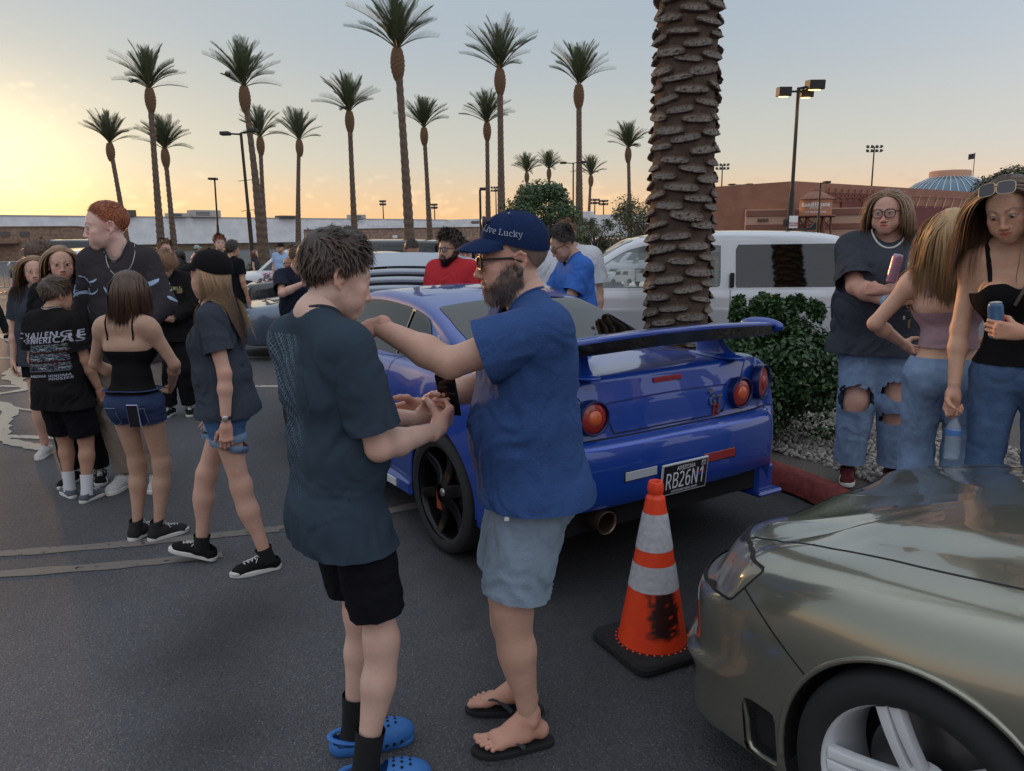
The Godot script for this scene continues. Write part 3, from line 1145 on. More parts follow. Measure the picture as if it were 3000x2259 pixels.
	# --- top
	if o.has("top"):
		var t: Dictionary = o.top
		var g: float = t.get("loose",.016)
		var pr := []
		for q in torso:
			var e: Array = q.duplicate()
			if e[0] == 0:
				e[3] += g
				e[4] += g
			else: e[2] += Vector3.ONE * g * .8
			e[5] = maxf(e[5],.09)
			pr.append(e)
		var hem: float = t.get("hem",.83)
		if hem < .9 and not t.has("cami"):
			var fl: float = t.get("flare",.012)
			var hr: float = maxf((.105 + f * .008) * lw + g + fl,.100 * lw + o.get("bottom",{}).get("loose",0.0) * 1.3 + .030)
			pr.append(cap(Vector3(-.082 * w,hem - .03,-.004),Vector3(.082 * w,hem - .03,-.004),hr,hr,.09))
			for s in [-1,1]: pr.append(ell(Vector3(s * .068 * w,.895,-.055 * lw),Vector3(.078,.085,.070) * lw + Vector3.ONE * (maxf(g * .8,o.get("bottom",{}).get("loose",0.0) * .7 + .012)),.06))
			pr.append(cap(c.call(-.075 * w,1.09,.004 + belly * .02),c.call(.075 * w,1.09,.004 + belly * .02),.100 * lw + g + fl * .5,.100 * lw + g + fl * .5,.10))
		var sl: float = t.get("sleeve",.62)
		if not t.has("cami"):
			for s in [-1,1]: pr.append(cap(c.call(s * sw * .75,1.425,-.014),c.call(s * .035,1.478,-.018),.052 + g * .6,.046 + g * .5,.05))
			for s in [-1,1]: pr.append(cap(sh[s],sh[s].lerp(el[s],.22),.057 * aw + g * .9,.054 * aw + g * .9,.045))
		var m := nets(pr,cell)
		wrinkle(m,t.get("wrinkle",.008),i,o)
		if not t.has("cami") and sl > 0.0:   # each sleeve is its own tube, open at the cuff
			for s in [-1,1]:
				var sr: float = t.get("sleeve_r",.070) * lerpf(1,w,.5)
				var ap := [cap(sh[s],sh[s].lerp(el[s],minf(sl,1.0) + (.16 if sl <= 1.0 else 0.0)),.060 * aw + g * .9,sr if sl <= 1.0 else .048 * aw + g,.045)]
				if sl > 1.0: ap.append(cap(el[s],el[s].lerp(wr[s],minf(sl - 1.0,1.0) + .10),.046 * aw + g,.032 * aw + g * .8,.03))
				var arm := nets(ap,cell)
				wrinkle(arm,t.get("wrinkle",.008),i,o)
				var e0: Vector3 = sh[s] if sl <= 1.0 else el[s]
				var e1: Vector3 = el[s] if sl <= 1.0 else wr[s]
				var ax: Vector3 = e1 - e0
				arm = clip(arm,values(arm,func(p): return ((p - e0).dot(ax) / ax.length_squared() - (sl if sl <= 1.0 else sl - 1.0)) * ax.length()))
				m = join(m,arm)
		var V: PackedVector3Array = m[0]
		var cut := PackedFloat32Array()
		var iC := C.affine_inverse()
		var nr: float = t.get("neck",.074) * lerpf(1,w,.4)
		for p in V:
			var v: float = t.get("hem",.83) - p.y + t.get("hem_slope",0.0) * p.z
			var l := iC * p + Vector3(0,1,0)
			if t.has("cami"):
				v = maxf(v,l.y - lerpf(t.get("back_y",1.26),t.get("front_y",1.30),sm(-.06,.06,l.z)) - .03 * sm(.02,.08,absf(absf(l.x) - .075)) * -1.0 * sm(.0,.05,l.z))
			else:
				if l.y > 1.36:
					var r := Vector2(l.x / nr,(l.z - t.get("neck_z",.008)) / (nr * .95)).length()
					v = maxf(v,(1.0 - r) * nr)
					if t.has("vneck") and l.z > .0: v = maxf(v,minf(l.y - t.vneck,(l.y - t.vneck) * .62 - absf(l.x)))
			cut.append(v)
		m = clip(m,cut)
		if t.has("uv"):   # cylindrical: u runs once around the trunk, its seam at the front or the back
			var U := PackedVector2Array()
			for p in m[0]:
				var l: Vector3 = iC * p + Vector3(0,1,0)
				var an2 := atan2(-l.x,-l.z) if t.uv == "back" else atan2(l.x,l.z)
				U.append(Vector2(.5 + an2 / TAU_,(1.5 - l.y) / .75))
			m[3] = U
			m = unseam(m)
		o.top_mesh = m
		o.top_prims = pr
		o.sw = sw
		if t.has("strap"):
			var st := []
			for s in [-1,1]:
				var path := []
				for k in 13:
					var ph := PI * k / 12.0
					var from: Vector3 = c.call(s * (t.strap + .010 * sin(ph)),lerpf(1.30,1.58,sin(ph)),cos(ph) * .3)
					path.append(march(skin,from,(c.call(s * t.strap,1.33,0) - from).normalized()) + (from - c.call(0,1.33,0)).normalized() * .002)
				st.append(tube(path,[t.get("strap_r",.006)],6,true,.35))
			o.straps = st
		elif not t.has("cami"):
			var ring := []
			for k in 29:
				var ph := TAU_ * k / 28.0
				var l := Vector3(sin(ph) * nr * 1.01,.62,t.get("neck_z",.008) + cos(ph) * nr * .96)
				if t.has("vneck") and l.z > 0.0: l = Vector3(l.x,.62,l.z + .03 * (1.0 - absf(l.x) / nr))
				var q := march(pr,C * l,C.basis * Vector3.DOWN)
				ring.append(q)
			if not t.has("vneck"): o.collar = tube(ring,[.0075],6,false,.6)
	# --- bottom
	if o.has("bottom"):
		var t: Dictionary = o.bottom
		var g: float = t.get("loose",.012)
		var leg: float = t.get("leg",.6)       # 0..1 thigh, 1..2 shin
		var pr := []
		for q in torso.slice(0,2):
			var e: Array = q.duplicate()
			e[3] += g * .7
			e[4] += g * .7
			pr.append(e)
		for s in [-1,1]:
			pr.append(ell(Vector3(s * .068 * w,.895,-.055 * lw),(Vector3(.078,.085,.070) * lw + Vector3.ONE * g * .6),.04))
			var e := minf(leg,1.0) + (.12 if leg < 1.0 else 0.0)
			var k2: Vector3 = hip[s].lerp(kn[s],e)
			pr.append(cap(hip[s] + Vector3(s * .006,-.02,0),k2,.088 * lw + g,lerpf(.087,.056,minf(e,1.0)) * lw + g * t.get("flare",1.6),.035))
			if leg > 1.0:
				var e2 := kn[s].lerp(an[s],leg - 1.0 + .06) as Vector3
				pr.append(cap(kn[s],e2,.058 * lw + g * 1.3,t.get("ankle",.048) * lw + g * .6,.03))
				pr.append(ell(kn[s].lerp(an[s],.3) + Vector3(0,0,-.015),Vector3(.05,.12,.05) * lw + Vector3.ONE * g,.04))
		var m := nets(pr,cell)
		wrinkle(m,t.get("wrinkle",.006),i + 40,o)
		var cut := PackedFloat32Array()
		for p in m[0]:
			var v: float = p.y - t.get("waist",o.top.get("hem",.83) + .05 if o.has("top") and not o.top.has("cami") else 1.02)
			for s in [-1,1]:
				if p.x * s < -.03: continue
				var e0: Vector3 = hip[s] if leg <= 1.0 else kn[s]
				var e1: Vector3 = kn[s] if leg <= 1.0 else an[s]
				var ax := e1 - e0
				var tt: float = (p - e0).dot(ax) / ax.length_squared()
				if p.y < .88: v = maxf(v,(tt - (leg if leg <= 1.0 else leg - 1.0)) * ax.length() + .006 * nz.get_noise_3dv(p * 4.0) * t.get("frayed",0.0))
				if t.has("rips"):
					for r in t.rips:
						if r[0] != s: continue
						var q2: Vector3 = (p - kn[s] - r[1]) / r[2]
						v = maxf(v,(1.0 - q2.length() + .35 * nz.get_noise_3dv(p * 2.5)) * .05 if p.z > kn[s].z - .03 else -1.0)
			cut.append(v)
		m = clip(m,cut)
		o.bottom_mesh = m
		o.kn = kn
		o.hip = hip
		if t.has("cuff"):
			var cuffs := []
			for s in [-1,1]:
				var ax: Vector3 = (kn[s] - hip[s])
				var at: Vector3 = hip[s] + ax * leg
				var ring := []
				var bx := ax.cross(Vector3(0,0,1)).normalized()
				var bz := bx.cross(ax).normalized()
				for k in 25:
					var ph := TAU_ * k / 24.0
					var dd := bx * cos(ph) + bz * sin(ph)
					ring.append(march(pr,at - ax.normalized() * .018 + dd * .3,-dd) + dd * .002)
				var band := new_mesh()
				var dn := ax.normalized()
				band = grid(24,6,func(u,v):
					var q: Vector3 = ring[roundi(u * 24)]
					return q + dn * (.040 * (v - .5)) + (q - at).normalized() * (.006 * sin(PI * v)),true)
				cuffs.append(band)
			o.cuffs = cuffs
	if o.has("cap") and o.has("hair") and o.hair.style == "long" and not o.cap.has("turn"): o.hair.under_cap = true
	if o.has("hair"): o.hair_mesh = make_hair(o.hair,skin if o.hair.style == "long" else [],H)
	if o.has("hair") and o.has("top_prims") and o.hair.style == "long" and not o.top.has("cami"): o.hair_mesh = make_hair(o.hair,o.top_prims + neck,H)
	if o.get("beard_hair",0) > 0: o.beard_mesh = make_beard(o)

var foot_mesh := []
func foot_cache() -> Array: return foot_mesh

func make_beard(o: Dictionary) -> Array:
	var g := RandomNumberGenerator.new()
	g.seed = 31
	var src := get_head(o.get("face","man"),o.get("hcell",.006))
	var a := new_mesh()
	var grey: Color = o.get("beard_tip",o.hair.color * 1.5)
	var n: int = o.beard_hair
	var tries := 0
	while n > 0 and tries < 60000:
		tries += 1
		var k: int = g.randi() % src[0].size()
		var p: Vector3 = src[0][k]
		if g.randf() > beard_mask(p): continue
		n -= 1
		var nr: Vector3 = src[1][k]
		p += Vector3(g.randf() - .5,g.randf() - .5,g.randf() - .5) * .005
		var d := (Vector3(0,-1,.12) + nr * .45 + Vector3(g.randf() - .5,g.randf() - .5,g.randf() - .5) * .7).normalized()
		var L: float = g.randf_range(.006,.014) * o.get("beard_len",1.0) * (1.0 + 1.1 * sm(-.085,-.11,p.y) * o.get("chin_len",1.0))
		var x := d.cross(nr).normalized() * .0011
		var b: int = a[0].size()
		a[0].append_array(PackedVector3Array([p - x,p + x,p + d * L * .6 + x * .8,p + d * L * .6 - x * .8,p + d * L + Vector3(0,-.002,0)]))
		for q in 5: a[1].append((nr + d * .3).normalized())
		var c: Color = o.hair.color.lerp(grey,g.randf() * sm(-.06,-.115,p.y) * .9 + g.randf() * .2)
		for q in 5: a[2].append(c)
		a[4].append_array(PackedInt32Array([b,b + 2,b + 1,b,b + 3,b + 2,b + 3,b + 4,b + 2]))
	return a

func unseam(a: Array) -> Array:   # keeps triangles whole where u jumps from 1 to 0
	var u: PackedVector2Array = a[3]
	var ix: PackedInt32Array = a[4]
	for t in range(0,ix.size(),3):
		var lo := minf(u[ix[t]].x,minf(u[ix[t + 1]].x,u[ix[t + 2]].x))
		var hi := maxf(u[ix[t]].x,maxf(u[ix[t + 1]].x,u[ix[t + 2]].x))
		if hi - lo > .5:
			for k in 3:
				var p := ix[t + k]
				if u[p].x < .5:
					a[0].append(a[0][p])
					a[1].append(a[1][p])
					if a[2].size(): a[2].append(a[2][p])
					a[3].append(u[p] + Vector2(1,0))
					ix[t + k] = a[0].size() - 1
	a[4] = ix
	return a

func wrinkle(m: Array,amp: float,sd: int,o: Dictionary):
	var n1 := noise(sd + 100,1.0,2)
	var V: PackedVector3Array = m[0]
	var N: PackedVector3Array = m[1]
	for i in V.size():
		var p := V[i]
		var wx := n1.get_noise_3dv(p * 2.2) * .35
		var a := n1.get_noise_3d((p.x + wx) * 5.0 + p.y * 2.4,p.y * 2.3 + 7.0,(p.z + wx) * 5.0)
		var b := n1.get_noise_3d((p.x - wx) * 11.0 - p.y * 7.0,p.y * 7.0,p.z * 11.0)
		V[i] = p + N[i] * (amp * (.25 + .75 * sm(1.45,1.34,p.y)) * ((.62 - 2.0 * absf(a)) * 1.0 + b * .22))
	m[0] = V
	m[1] = normals_of(m)

# ---------------------------------------------------------------- what is worn, added to the person's own node
func cloth(key: String,c: Color,rough := .92,metres := .25) -> StandardMaterial3D:
	if mats.has(key): return mats[key]
	var m := mat(key,c,rough)
	if not mats.has("_weave"):
		mats["_weave"] = bump_tex(3,.09,256,3.0,3)
		mats["_mottle"] = noise_tex(8,.03,256,Color(.91,.91,.91),Color(1.0,1.0,1.0),5)
	tri(m,mats["_mottle"],mats["_weave"],metres,.5,false)
	m.metallic_specular = .25
	return m

func denim(key: String,c: Color) -> StandardMaterial3D:
	if mats.has(key): return mats[key]
	var m := mat(key,c,.93)
	if not mats.has("_denim"):
		mats["_denim"] = noise_tex(18,.012,512,Color(.80,.82,.86),Color(1,1,1),6)
		mats["_twill"] = bump_tex(19,.2,256,3.0,2)
	tri(m,mats["_denim"],mats["_twill"],.42,.5,false)
	m.metallic_specular = .2
	return m

func place_people():
	for o in jobs:
		var r := thing("person",o.label,"person",o.pos,deg_to_rad(o.yaw),o.get("group",""))
		r.scale = Vector3.ONE * (o.H_m / 1.75)
		o.node = r
		var sm_: StandardMaterial3D = vmat("skin",.52)
		sm_.subsurf_scatter_enabled = true
		sm_.subsurf_scatter_strength = .12
		if not sm_.normal_enabled:
			sm_.normal_enabled = true
			sm_.normal_texture = bump_tex(44,.06,256,2.0,4)
			sm_.normal_scale = .25
			sm_.uv1_triplanar = true
			sm_.uv1_scale = Vector3.ONE * 14
		put("body",to_mesh(o.body),sm_,r)
		if o.has("top_mesh"): put(o.top.get("name","shirt"),to_mesh(o.top_mesh),o.top.mat,r)
		if o.has("collar"): put("collar",to_mesh(o.collar),o.top.get("collar_mat",o.top.mat if not o.top.has("uv") else mat("dark_collar",lin(.03,.035,.045),.9)),r)
		if o.has("straps"):
			for s in o.straps: put("shoulder_strap",to_mesh(s),o.top.get("strap_mat",o.top.mat),r)
		if o.has("bottom_mesh"): put(o.bottom.get("name","trousers"),to_mesh(o.bottom_mesh),o.bottom.mat,r)
		if o.has("cuffs"):
			for s in o.cuffs: put("rolled_cuff",to_mesh(s),o.bottom.get("cuff_mat",o.bottom.mat),r)
		if o.has("hair_mesh"): put("hair",to_mesh(o.hair_mesh),vmat("hair",.48),r).transform = o.H
		if o.has("beard_mesh"): put("beard",to_mesh(o.beard_mesh),vmat("hair",.48),r).transform = o.H
		if o.has("shoes"):
			for s in [-1,1]: add_shoe(o,s,r)
		if o.has("cap"): add_cap(o,r)
		if o.has("glasses"): add_glasses(o,r)
		if o.has("watch"):
			var s: int = o.watch
			var T := Transform3D(Basis(Quaternion(Vector3.UP,(o.wr[s] - o.el[s]).normalized())),o.wr[s].lerp(o.el[s],.1))
			var b := put("wristwatch",to_mesh(tube([Vector3(0,-.009,0),Vector3(0,.009,0)],[.031 * (1 - o.get("sex",0) * .08)],20,false)),mat("watch_strap",lin(.015,.013,.012),.6),r)
			b.transform = T
			var hb: Transform3D = o["hand%d" % s]
			var out := (T.basis.inverse() * -hb.basis.z).normalized()
			out.y = 0
			put("watch_face",to_mesh(lathe([Vector2(.0001,.005),Vector2(.013,.005),Vector2(.016,.003),Vector2(.016,-.004)],16)),mat("watch_metal",lin(.55,.52,.48),.25,.9),b).transform = Transform3D(Basis(Quaternion(Vector3.UP,out.normalized())),out.normalized() * .031)

func add_shoe(o: Dictionary,s: int,r: Node3D):
	var t: Dictionary = o.shoes
	var l: Array = o.fy[s]
	var B := Basis(Vector3.UP,deg_to_rad(l[1])) * Basis(Vector3.RIGHT,deg_to_rad(l[3] if l.size() > 3 else 0.0))
	var T := Transform3D(B.scaled_local(Vector3(-s,1,1)),Vector3(o.an[s].x,0,o.an[s].z) + Vector3(0,o.an[s].y - .085,0))
	if t.style == "flip":
		var b := put("flip_flop",to_mesh(slab(sole_outline(.006),.022,.005)),mat("foam_black",lin(.012,.012,.013),.9),r)
		b.transform = T
		for q in [[Vector3(.010,.046,.150),Vector3(.028,.066,.085),Vector3(.040,.028,.028)],[Vector3(.010,.046,.150),Vector3(-.016,.064,.085),Vector3(-.043,.028,.030)]]:
			put("thong_strap",to_mesh(tube(smooth_path(q,6),[.007,.009,.011,.012,.012,.012,.012,.012,.013],8,true,.4)),cloth("woven_strap",lin(.06,.065,.07),.9,.02),b)
		return
	var d: Dictionary = shoe_cache[t.style + ("" if o.get("cell",.014) < .0125 else "_far")]
	var m: StandardMaterial3D = t.mat
	var b := put(t.get("name","shoe"),to_mesh(d.upper),m,r)
	b.transform = T
	put("sole",to_mesh(d.sole),t.get("sole",mat("rubber_white",lin(.62,.60,.56),.7)),b)
	if d.has("strap"): put("heel_strap",to_mesh(d.strap),m,b)
	if t.style == "clog": put("vent_hole",to_mesh(d.trim),mat("hole_dark",lin(.006,.008,.015),.9),b)
	elif t.get("laces",true): put("laces",to_mesh(d.trim),t.get("lace",mat("lace_white",lin(.62,.60,.57),.9)),b)
	if t.get("toe",false): put("toe_cap",to_mesh(d.toe),t.get("sole",mat("rubber_white")),b)
	if t.has("sock"):
		var a: Vector3 = o.an[s]
		var up: Vector3 = (reach(o.get("hip",{-1: Vector3(-.088,.92,0),1: Vector3(.088,.92,0)})[s],a,.425,.42,Vector3(sin(deg_to_rad(l[1])) * .6,0,1)) - a).normalized()
		var h: float = t.get("sock_h",.10)
		put("sock",to_mesh(tube([a - up * .035,a + up * .02,a + up * h * .6,a + up * h],[.047,.042,.044,.047],16,false)),t.sock,r)

func add_cap(o: Dictionary,r: Node3D):
	var t: Dictionary = o.cap
	var m: StandardMaterial3D = t.mat
	var turn: float = t.get("turn",0.0)
	var pts := func(az: float,el: float,grow: float) -> Vector3: return scalp(az,el,grow)
	var crown := grid(48,14,func(u,v):
		var az: float = (u - .5) * TAU_
		var low := deg_to_rad(lerpf(22.0,-14.0,sm(.3,2.6,absf(az))))
		var el := lerpf(low,PI / 2,v)
		var q: Vector3 = pts.call(az,el,.010 + .006 * sin(PI * minf(v * 1.3,1.0)))
		return q + Vector3(0,t.get("tall",.010) * sm(0.0,.8,v),0) - Vector3(0,0,.0),true)
	var n := Node3D.new()
	n.name = "cap"
	var holder := put("cap",to_mesh(crown),m,r)
	holder.transform = o.H * Transform3D(rot(t.get("tip",0.0),turn,0),Vector3.ZERO)
	n.free()
	if not t.get("brimless",false):
		var brim := grid(24,8,func(u,v):
			var az: float = (u - .5) * 2.0 * 1.12
			var low := deg_to_rad(lerpf(22.0,-14.0,sm(.3,2.6,absf(az))))
			var q: Vector3 = pts.call(az,low,.0105)
			var out := Vector3(sin(az) * .45,0,1.0).normalized()
			var L: float = t.get("brim",.072) * sqrt(maxf(0.0,1.0 - pow(absf(u - .5) * 2.0,2.6)))
			return q + out * (L * v) + Vector3(0,-.016 * v * v - .35 * L * v * (.2 + q.x * q.x * 60.0) + .004,0))
		var under := join(new_mesh(),brim,Transform3D(Basis(),Vector3(0,-.004,0)))
		put("brim",to_mesh(join(brim,under)),t.get("brim_mat",m),holder)
	put("button",to_mesh(ball(Vector3(.008,.004,.008),pts.call(0,PI / 2,.012) + Vector3(0,t.get("tall",.010),0),10,6)),m,holder)
	for k in 6:   # seams of the six panels
		var path := []
		for j in 9:
			var az: float = PI / 6 + k * PI / 3
			if az > PI: az -= TAU_
			var low := deg_to_rad(lerpf(22.0,-14.0,sm(.3,2.6,absf(az))))
			var v := j / 8.0
			path.append(pts.call(az,lerpf(low,PI / 2,v),.0103 + .006 * sin(PI * minf(v * 1.3,1.0))) + Vector3(0,t.get("tall",.010) * sm(0.0,.8,v),0))
		put("seam",to_mesh(tube(path,[.0011],4)),m,holder)
	o.cap_node = holder

func add_glasses(o: Dictionary,r: Node3D):
	var t: Dictionary = o.glasses
	var m: StandardMaterial3D = t.mat
	var holder := put("glasses",to_mesh(tube([Vector3(-.010,.006,.108),Vector3(0,.009,.110),Vector3(.010,.006,.108)],[.0022],6)),m,r)
	holder.transform = o.H * (t.get("at",Transform3D()) as Transform3D)
	var rw: float = t.get("rw",.024)
	var rh: float = t.get("rh",.019)
	for s in [-1,1]:
		var ring := []
		for k in 25:
			var ph := TAU_ * k / 24.0
			var e: float = t.get("square",.7)
			var x := signf(cos(ph)) * pow(absf(cos(ph)),e) * rw
			var y := signf(sin(ph)) * pow(absf(sin(ph)),e) * rh
			ring.append(Vector3(s * .033 + x,y - .001,.1085 - absf(s * .033 + x) * .20))
		put("rim",to_mesh(tube(ring,[t.get("thick",.0022)],6,false)),m,holder)
		var lens := new_mesh()
		lens[0].append(Vector3(s * .033,-.001,.1095 - .033 * .2))
		for k in 24: lens[0].append(ring[k])
		for k in 24: lens[4].append_array(PackedInt32Array([0,1 + k,1 + (k + 1) % 24]))
		lens[1] = normals_of(lens)
		var g: StandardMaterial3D = t.get("lens",null)
		if g == null:
			g = mat("lens_clear",Color(.95,.97,1,.05),.04)
			g.transparency = BaseMaterial3D.TRANSPARENCY_ALPHA
		put("lens",to_mesh(lens),g,holder)
		var bend := [Vector3(s * (.033 + rw),.008,.098 - rw * .2),Vector3(s * .072,.009,.075),Vector3(s * .079,.006,.01),Vector3(s * .080,-.012,-.03)]
		if not t.get("no_temples",false): put("temple",to_mesh(tube(bend,[t.get("thick",.0022) * 1.1],6,true)),m,holder)
# ---------------------------------------------------------------- cars; local axes: +z to the nose, +x to the car's left, origin under the tail
func paint(key: String,c: Color,metal := .5,rough := .32) -> StandardMaterial3D:
	if mats.has(key): return mats[key]
	var m := mat(key,c,rough,metal)
	m.clearcoat_enabled = true
	m.clearcoat = 1.0
	m.clearcoat_roughness = .03
	return m

func dark_glass(key := "car_glass",c := Color(.02,.025,.03,.80)) -> StandardMaterial3D:
	if mats.has(key): return mats[key]
	var m := mat(key,c,.03)
	m.metallic_specular = .62
	return m

func curve_at(t: Array,x: float) -> float:   # smooth table [[x, y], ...]
	var n := t.size()
	if x <= t[0][0]: return t[0][1]
	for k in n - 1:
		if x <= t[k + 1][0]:
			var a: float = t[maxi(k - 1,0)][1]
			var d: float = t[mini(k + 2,n - 1)][1]
			var u: float = (x - t[k][0]) / maxf(t[k + 1][0] - t[k][0],1e-6)
			var p: float = t[k][1]
			var q: float = t[k + 1][1]
			var m0: float = (q - a) * .5 if k > 0 else (q - p)
			var m1: float = (d - p) * .5 if k < n - 2 else (q - p)
			var u2 := u * u
			var u3 := u2 * u
			return p * (2 * u3 - 3 * u2 + 1) + m0 * (u3 - 2 * u2 + u) + q * (-2 * u3 + 3 * u2) + m1 * (u3 - u2)
	return t[n - 1][1]

# lower body with deck: a rim profile swept round the plan, then rings that close over the top
func car_shell(plan: Array,per: int,profile: Callable,spine: Array,top: Callable,rings := 9) -> Array:
	var half := smooth_path(plan,per)
	var loop := []
	for p in half: loop.append(Vector2(p.x,p.y))
	for k in range(half.size() - 2,0,-1): loop.append(Vector2(-half[k].x,half[k].y))
	var n := loop.size()
	var rows := []
	for i in n + 1:
		var p: Vector2 = loop[i % n]
		var e: Vector2 = (loop[(i + 1) % n] - loop[(i + n - 1) % n]).normalized()
		var out := Vector2(-e.y,e.x)
		if out.dot(p - Vector2(0,(spine[0] + spine[1]) * .5)) < 0: out = -out
		var prof: Array = profile.call(p,out)
		var row := []
		for q in prof:
			var w: Vector2 = p + out * q.x
			row.append(Vector3(w.x,q.y,w.y))
		var edge: Vector3 = row[row.size() - 1]
		var cz := clampf(edge.z,spine[0],spine[1])
		for k in range(1,rings + 1):
			var w := float(k) / rings
			var x := edge.x * (1.0 - w)
			var z := lerpf(edge.z,cz,w)
			row.append(Vector3(x,top.call(x,z,edge,w),z))
		rows.append(row)
	var nv: int = rows[0].size()
	return grid(n,nv - 1,func(u,v): return rows[roundi(u * n)][roundi(v * (nv - 1))],true)

func strip(a: Array,g: PackedFloat32Array,w: float,mask: PackedFloat32Array,lift := .0012) -> Array:   # a thin band along g = 0
	var lo := PackedFloat32Array()
	for x in g: lo.append(x - w)
	var b := a.duplicate()
	var uv := PackedVector2Array()
	for i in g.size(): uv.append(Vector2(g[i],mask[i]))
	b[3] = uv
	b = clip(b,lo)
	lo = PackedFloat32Array()
	for q in b[3]: lo.append(-q.x - w)
	b = clip(b,lo)
	lo = PackedFloat32Array()
	for q in b[3]: lo.append(q.y)
	b = clip(b,lo)
	for i in b[0].size(): b[0][i] += b[1][i] * lift
	return b

func push(a: Array,d: float) -> Array:
	for i in a[0].size(): a[0][i] += a[1][i] * d
	return a

func wheel(parent: Node3D,at: Vector3,left: bool,r: float,w: float,rim: float,style: String):
	var s := 1.0 if left else -1.0
	var prof := [Vector2(rim - .004,-w * .46),Vector2(rim + .010,-w * .48),Vector2(r - .045,-w * .52),Vector2(r - .012,-w * .47),Vector2(r,-w * .38),Vector2(r + .001,0),Vector2(r,w * .38),Vector2(r - .012,w * .47),Vector2(r - .045,w * .52),Vector2(rim + .010,w * .48),Vector2(rim - .004,w * .46)]
	var o := put("wheel",to_mesh(lathe(prof,56)),mat("tyre",lin(.018,.018,.019),.85),parent)
	o.transform = Transform3D(Basis(Vector3(0,1,0),Vector3(s,0,0),Vector3(0,0,1)) if s < 0 else Basis(Vector3(0,-1,0),Vector3(1,0,0),Vector3(0,0,1)),at)
	var rm: StandardMaterial3D
	if style == "black": rm = mat("rim_black",lin(.012,.012,.013),.25,.6)
	elif style == "white": rm = mat("rim_white",lin(.70,.71,.72),.35,.0)
	else: rm = mat("rim_silver",lin(.38,.38,.39),.3,.8)
	var lip := w * .44
	put("rim",to_mesh(lathe([Vector2(rim - .002,-w * .45),Vector2(rim * .93,-w * .40),Vector2(rim * .90,0),Vector2(rim * .925,lip - .03),Vector2(rim * .965,lip - .008),Vector2(rim + .004,lip + .004),Vector2(rim + .010,lip - .002)],56)),rm,o)
	put("brake_disc",to_mesh(lathe([Vector2(.02,-.02),Vector2(rim * .70,-.02),Vector2(rim * .70,-.045)],40)),mat("disc_steel",lin(.16,.16,.165),.35,.9),o)
	var n := 6 if style == "black" else 5
	for k in n:
		var a := TAU_ * k / n + .25
		var twins: Array = [0.0] if style == "black" else [-.13,.13]
		for d in twins:
			var hw: float = .030 if style == "black" else .0115
			var ring := [[-1,0],[-.8,.004],[.8,.004],[1,0],[1.25,-.02],[.9,-.03],[-.9,-.03],[-1.25,-.02],[-1,0]]
			var sp := grid(8,6,func(u,v):
				var rr: float = lerpf(.045,rim * .945,v)
				var q: Array = ring[roundi(u * 8)]
				var across: float = q[0] * hw * (1.25 - .4 * v if style == "black" else 1.0 + .3 * v)
				var face: float = lip - .014 - .035 * pow(1.0 - v,2.0) * (1.0 if style != "black" else -.2) - (.030 if style == "black" else .0) * sin(PI * v)
				var ang: float = a + d * (1.0 - .15 * v) * (.06 / maxf(rr,.06)) * 2.6
				return Vector3(cos(ang) * rr - sin(ang) * across,face + q[1],sin(ang) * rr + cos(ang) * across))
			put("spoke",to_mesh(sp),rm,o)
	put("hub",to_mesh(lathe([Vector2(.0001,lip - .012),Vector2(.028,lip - .014),Vector2(.032,lip - .03),Vector2(.062,lip - .045),Vector2(.075,lip - .08)],24)),rm,o)
	put("hub_cap",to_mesh(lathe([Vector2(.0001,lip - .006),Vector2(.020,lip - .007),Vector2(.024,lip - .013)],20)),mat("cap_metal",lin(.5,.5,.52),.3,.9),o)
	for k in 5:
		var a := TAU_ * k / 5
		put("lug_nut",to_mesh(lathe([Vector2(.0001,lip - .022),Vector2(.009,lip - .023),Vector2(.010,lip - .05)],8)),mat("cap_metal"),o).position = Vector3(cos(a) * .046,0,sin(a) * .046)
	return o

func arch_cut(a: Array,zc: float,yc: float,r: float,out := .55) -> Array:
	return clip(a,values(a,func(p): return (r - Vector2(p.z - zc,p.y - yc).length()) if absf(p.x) > out and p.y < yc + r + .1 else -1.0))

func well(parent: Node3D,zc: float,yc: float,r: float,side: float,x: float):
	var a := grid(20,1,func(u,v):
		var t: float = PI * u * 1.16 - PI * .08
		return Vector3(side * (x - .34 * v),yc + sin(t) * r,zc + cos(t) * r))
	put("wheel_well",to_mesh(a),mat("well_black",lin(.006,.006,.007),.95),parent)

func text(s: String,size: float,depth := .002,font := "Droid Sans",weight := 400) -> TextMesh:
	var t := TextMesh.new()
	var f := SystemFont.new()
	f.font_names = PackedStringArray([font])
	f.font_weight = weight
	t.font = f
	t.text = s
	t.font_size = 64
	t.pixel_size = size / 46.0
	t.depth = depth
	return t

func lamp_round(parent: Node3D,at: Vector3,turn: float,r: float,inner: StandardMaterial3D):
	var o := put("tail_light",to_mesh(lathe([Vector2(r * 1.10,-.03),Vector2(r * 1.10,.006),Vector2(r * 1.04,.013),Vector2(r * .96,.010),Vector2(r * .93,.002)],40)),mats["rim_dark"],parent)
	o.transform = Transform3D(rot(0,turn,0) * rot(-90,0,0),at)
	put("lens",to_mesh(lathe([Vector2(.0001,.010),Vector2(r * .5,.009),Vector2(r * .8,.005),Vector2(r * .96,-.004)],36)),mats["lens_red"],o).position.y = -.001
	put("inner_lens",to_mesh(lathe([Vector2(.0001,.020),Vector2(r * .25,.019),Vector2(r * .42,.015),Vector2(r * .50,.006)],30)),inner,o)

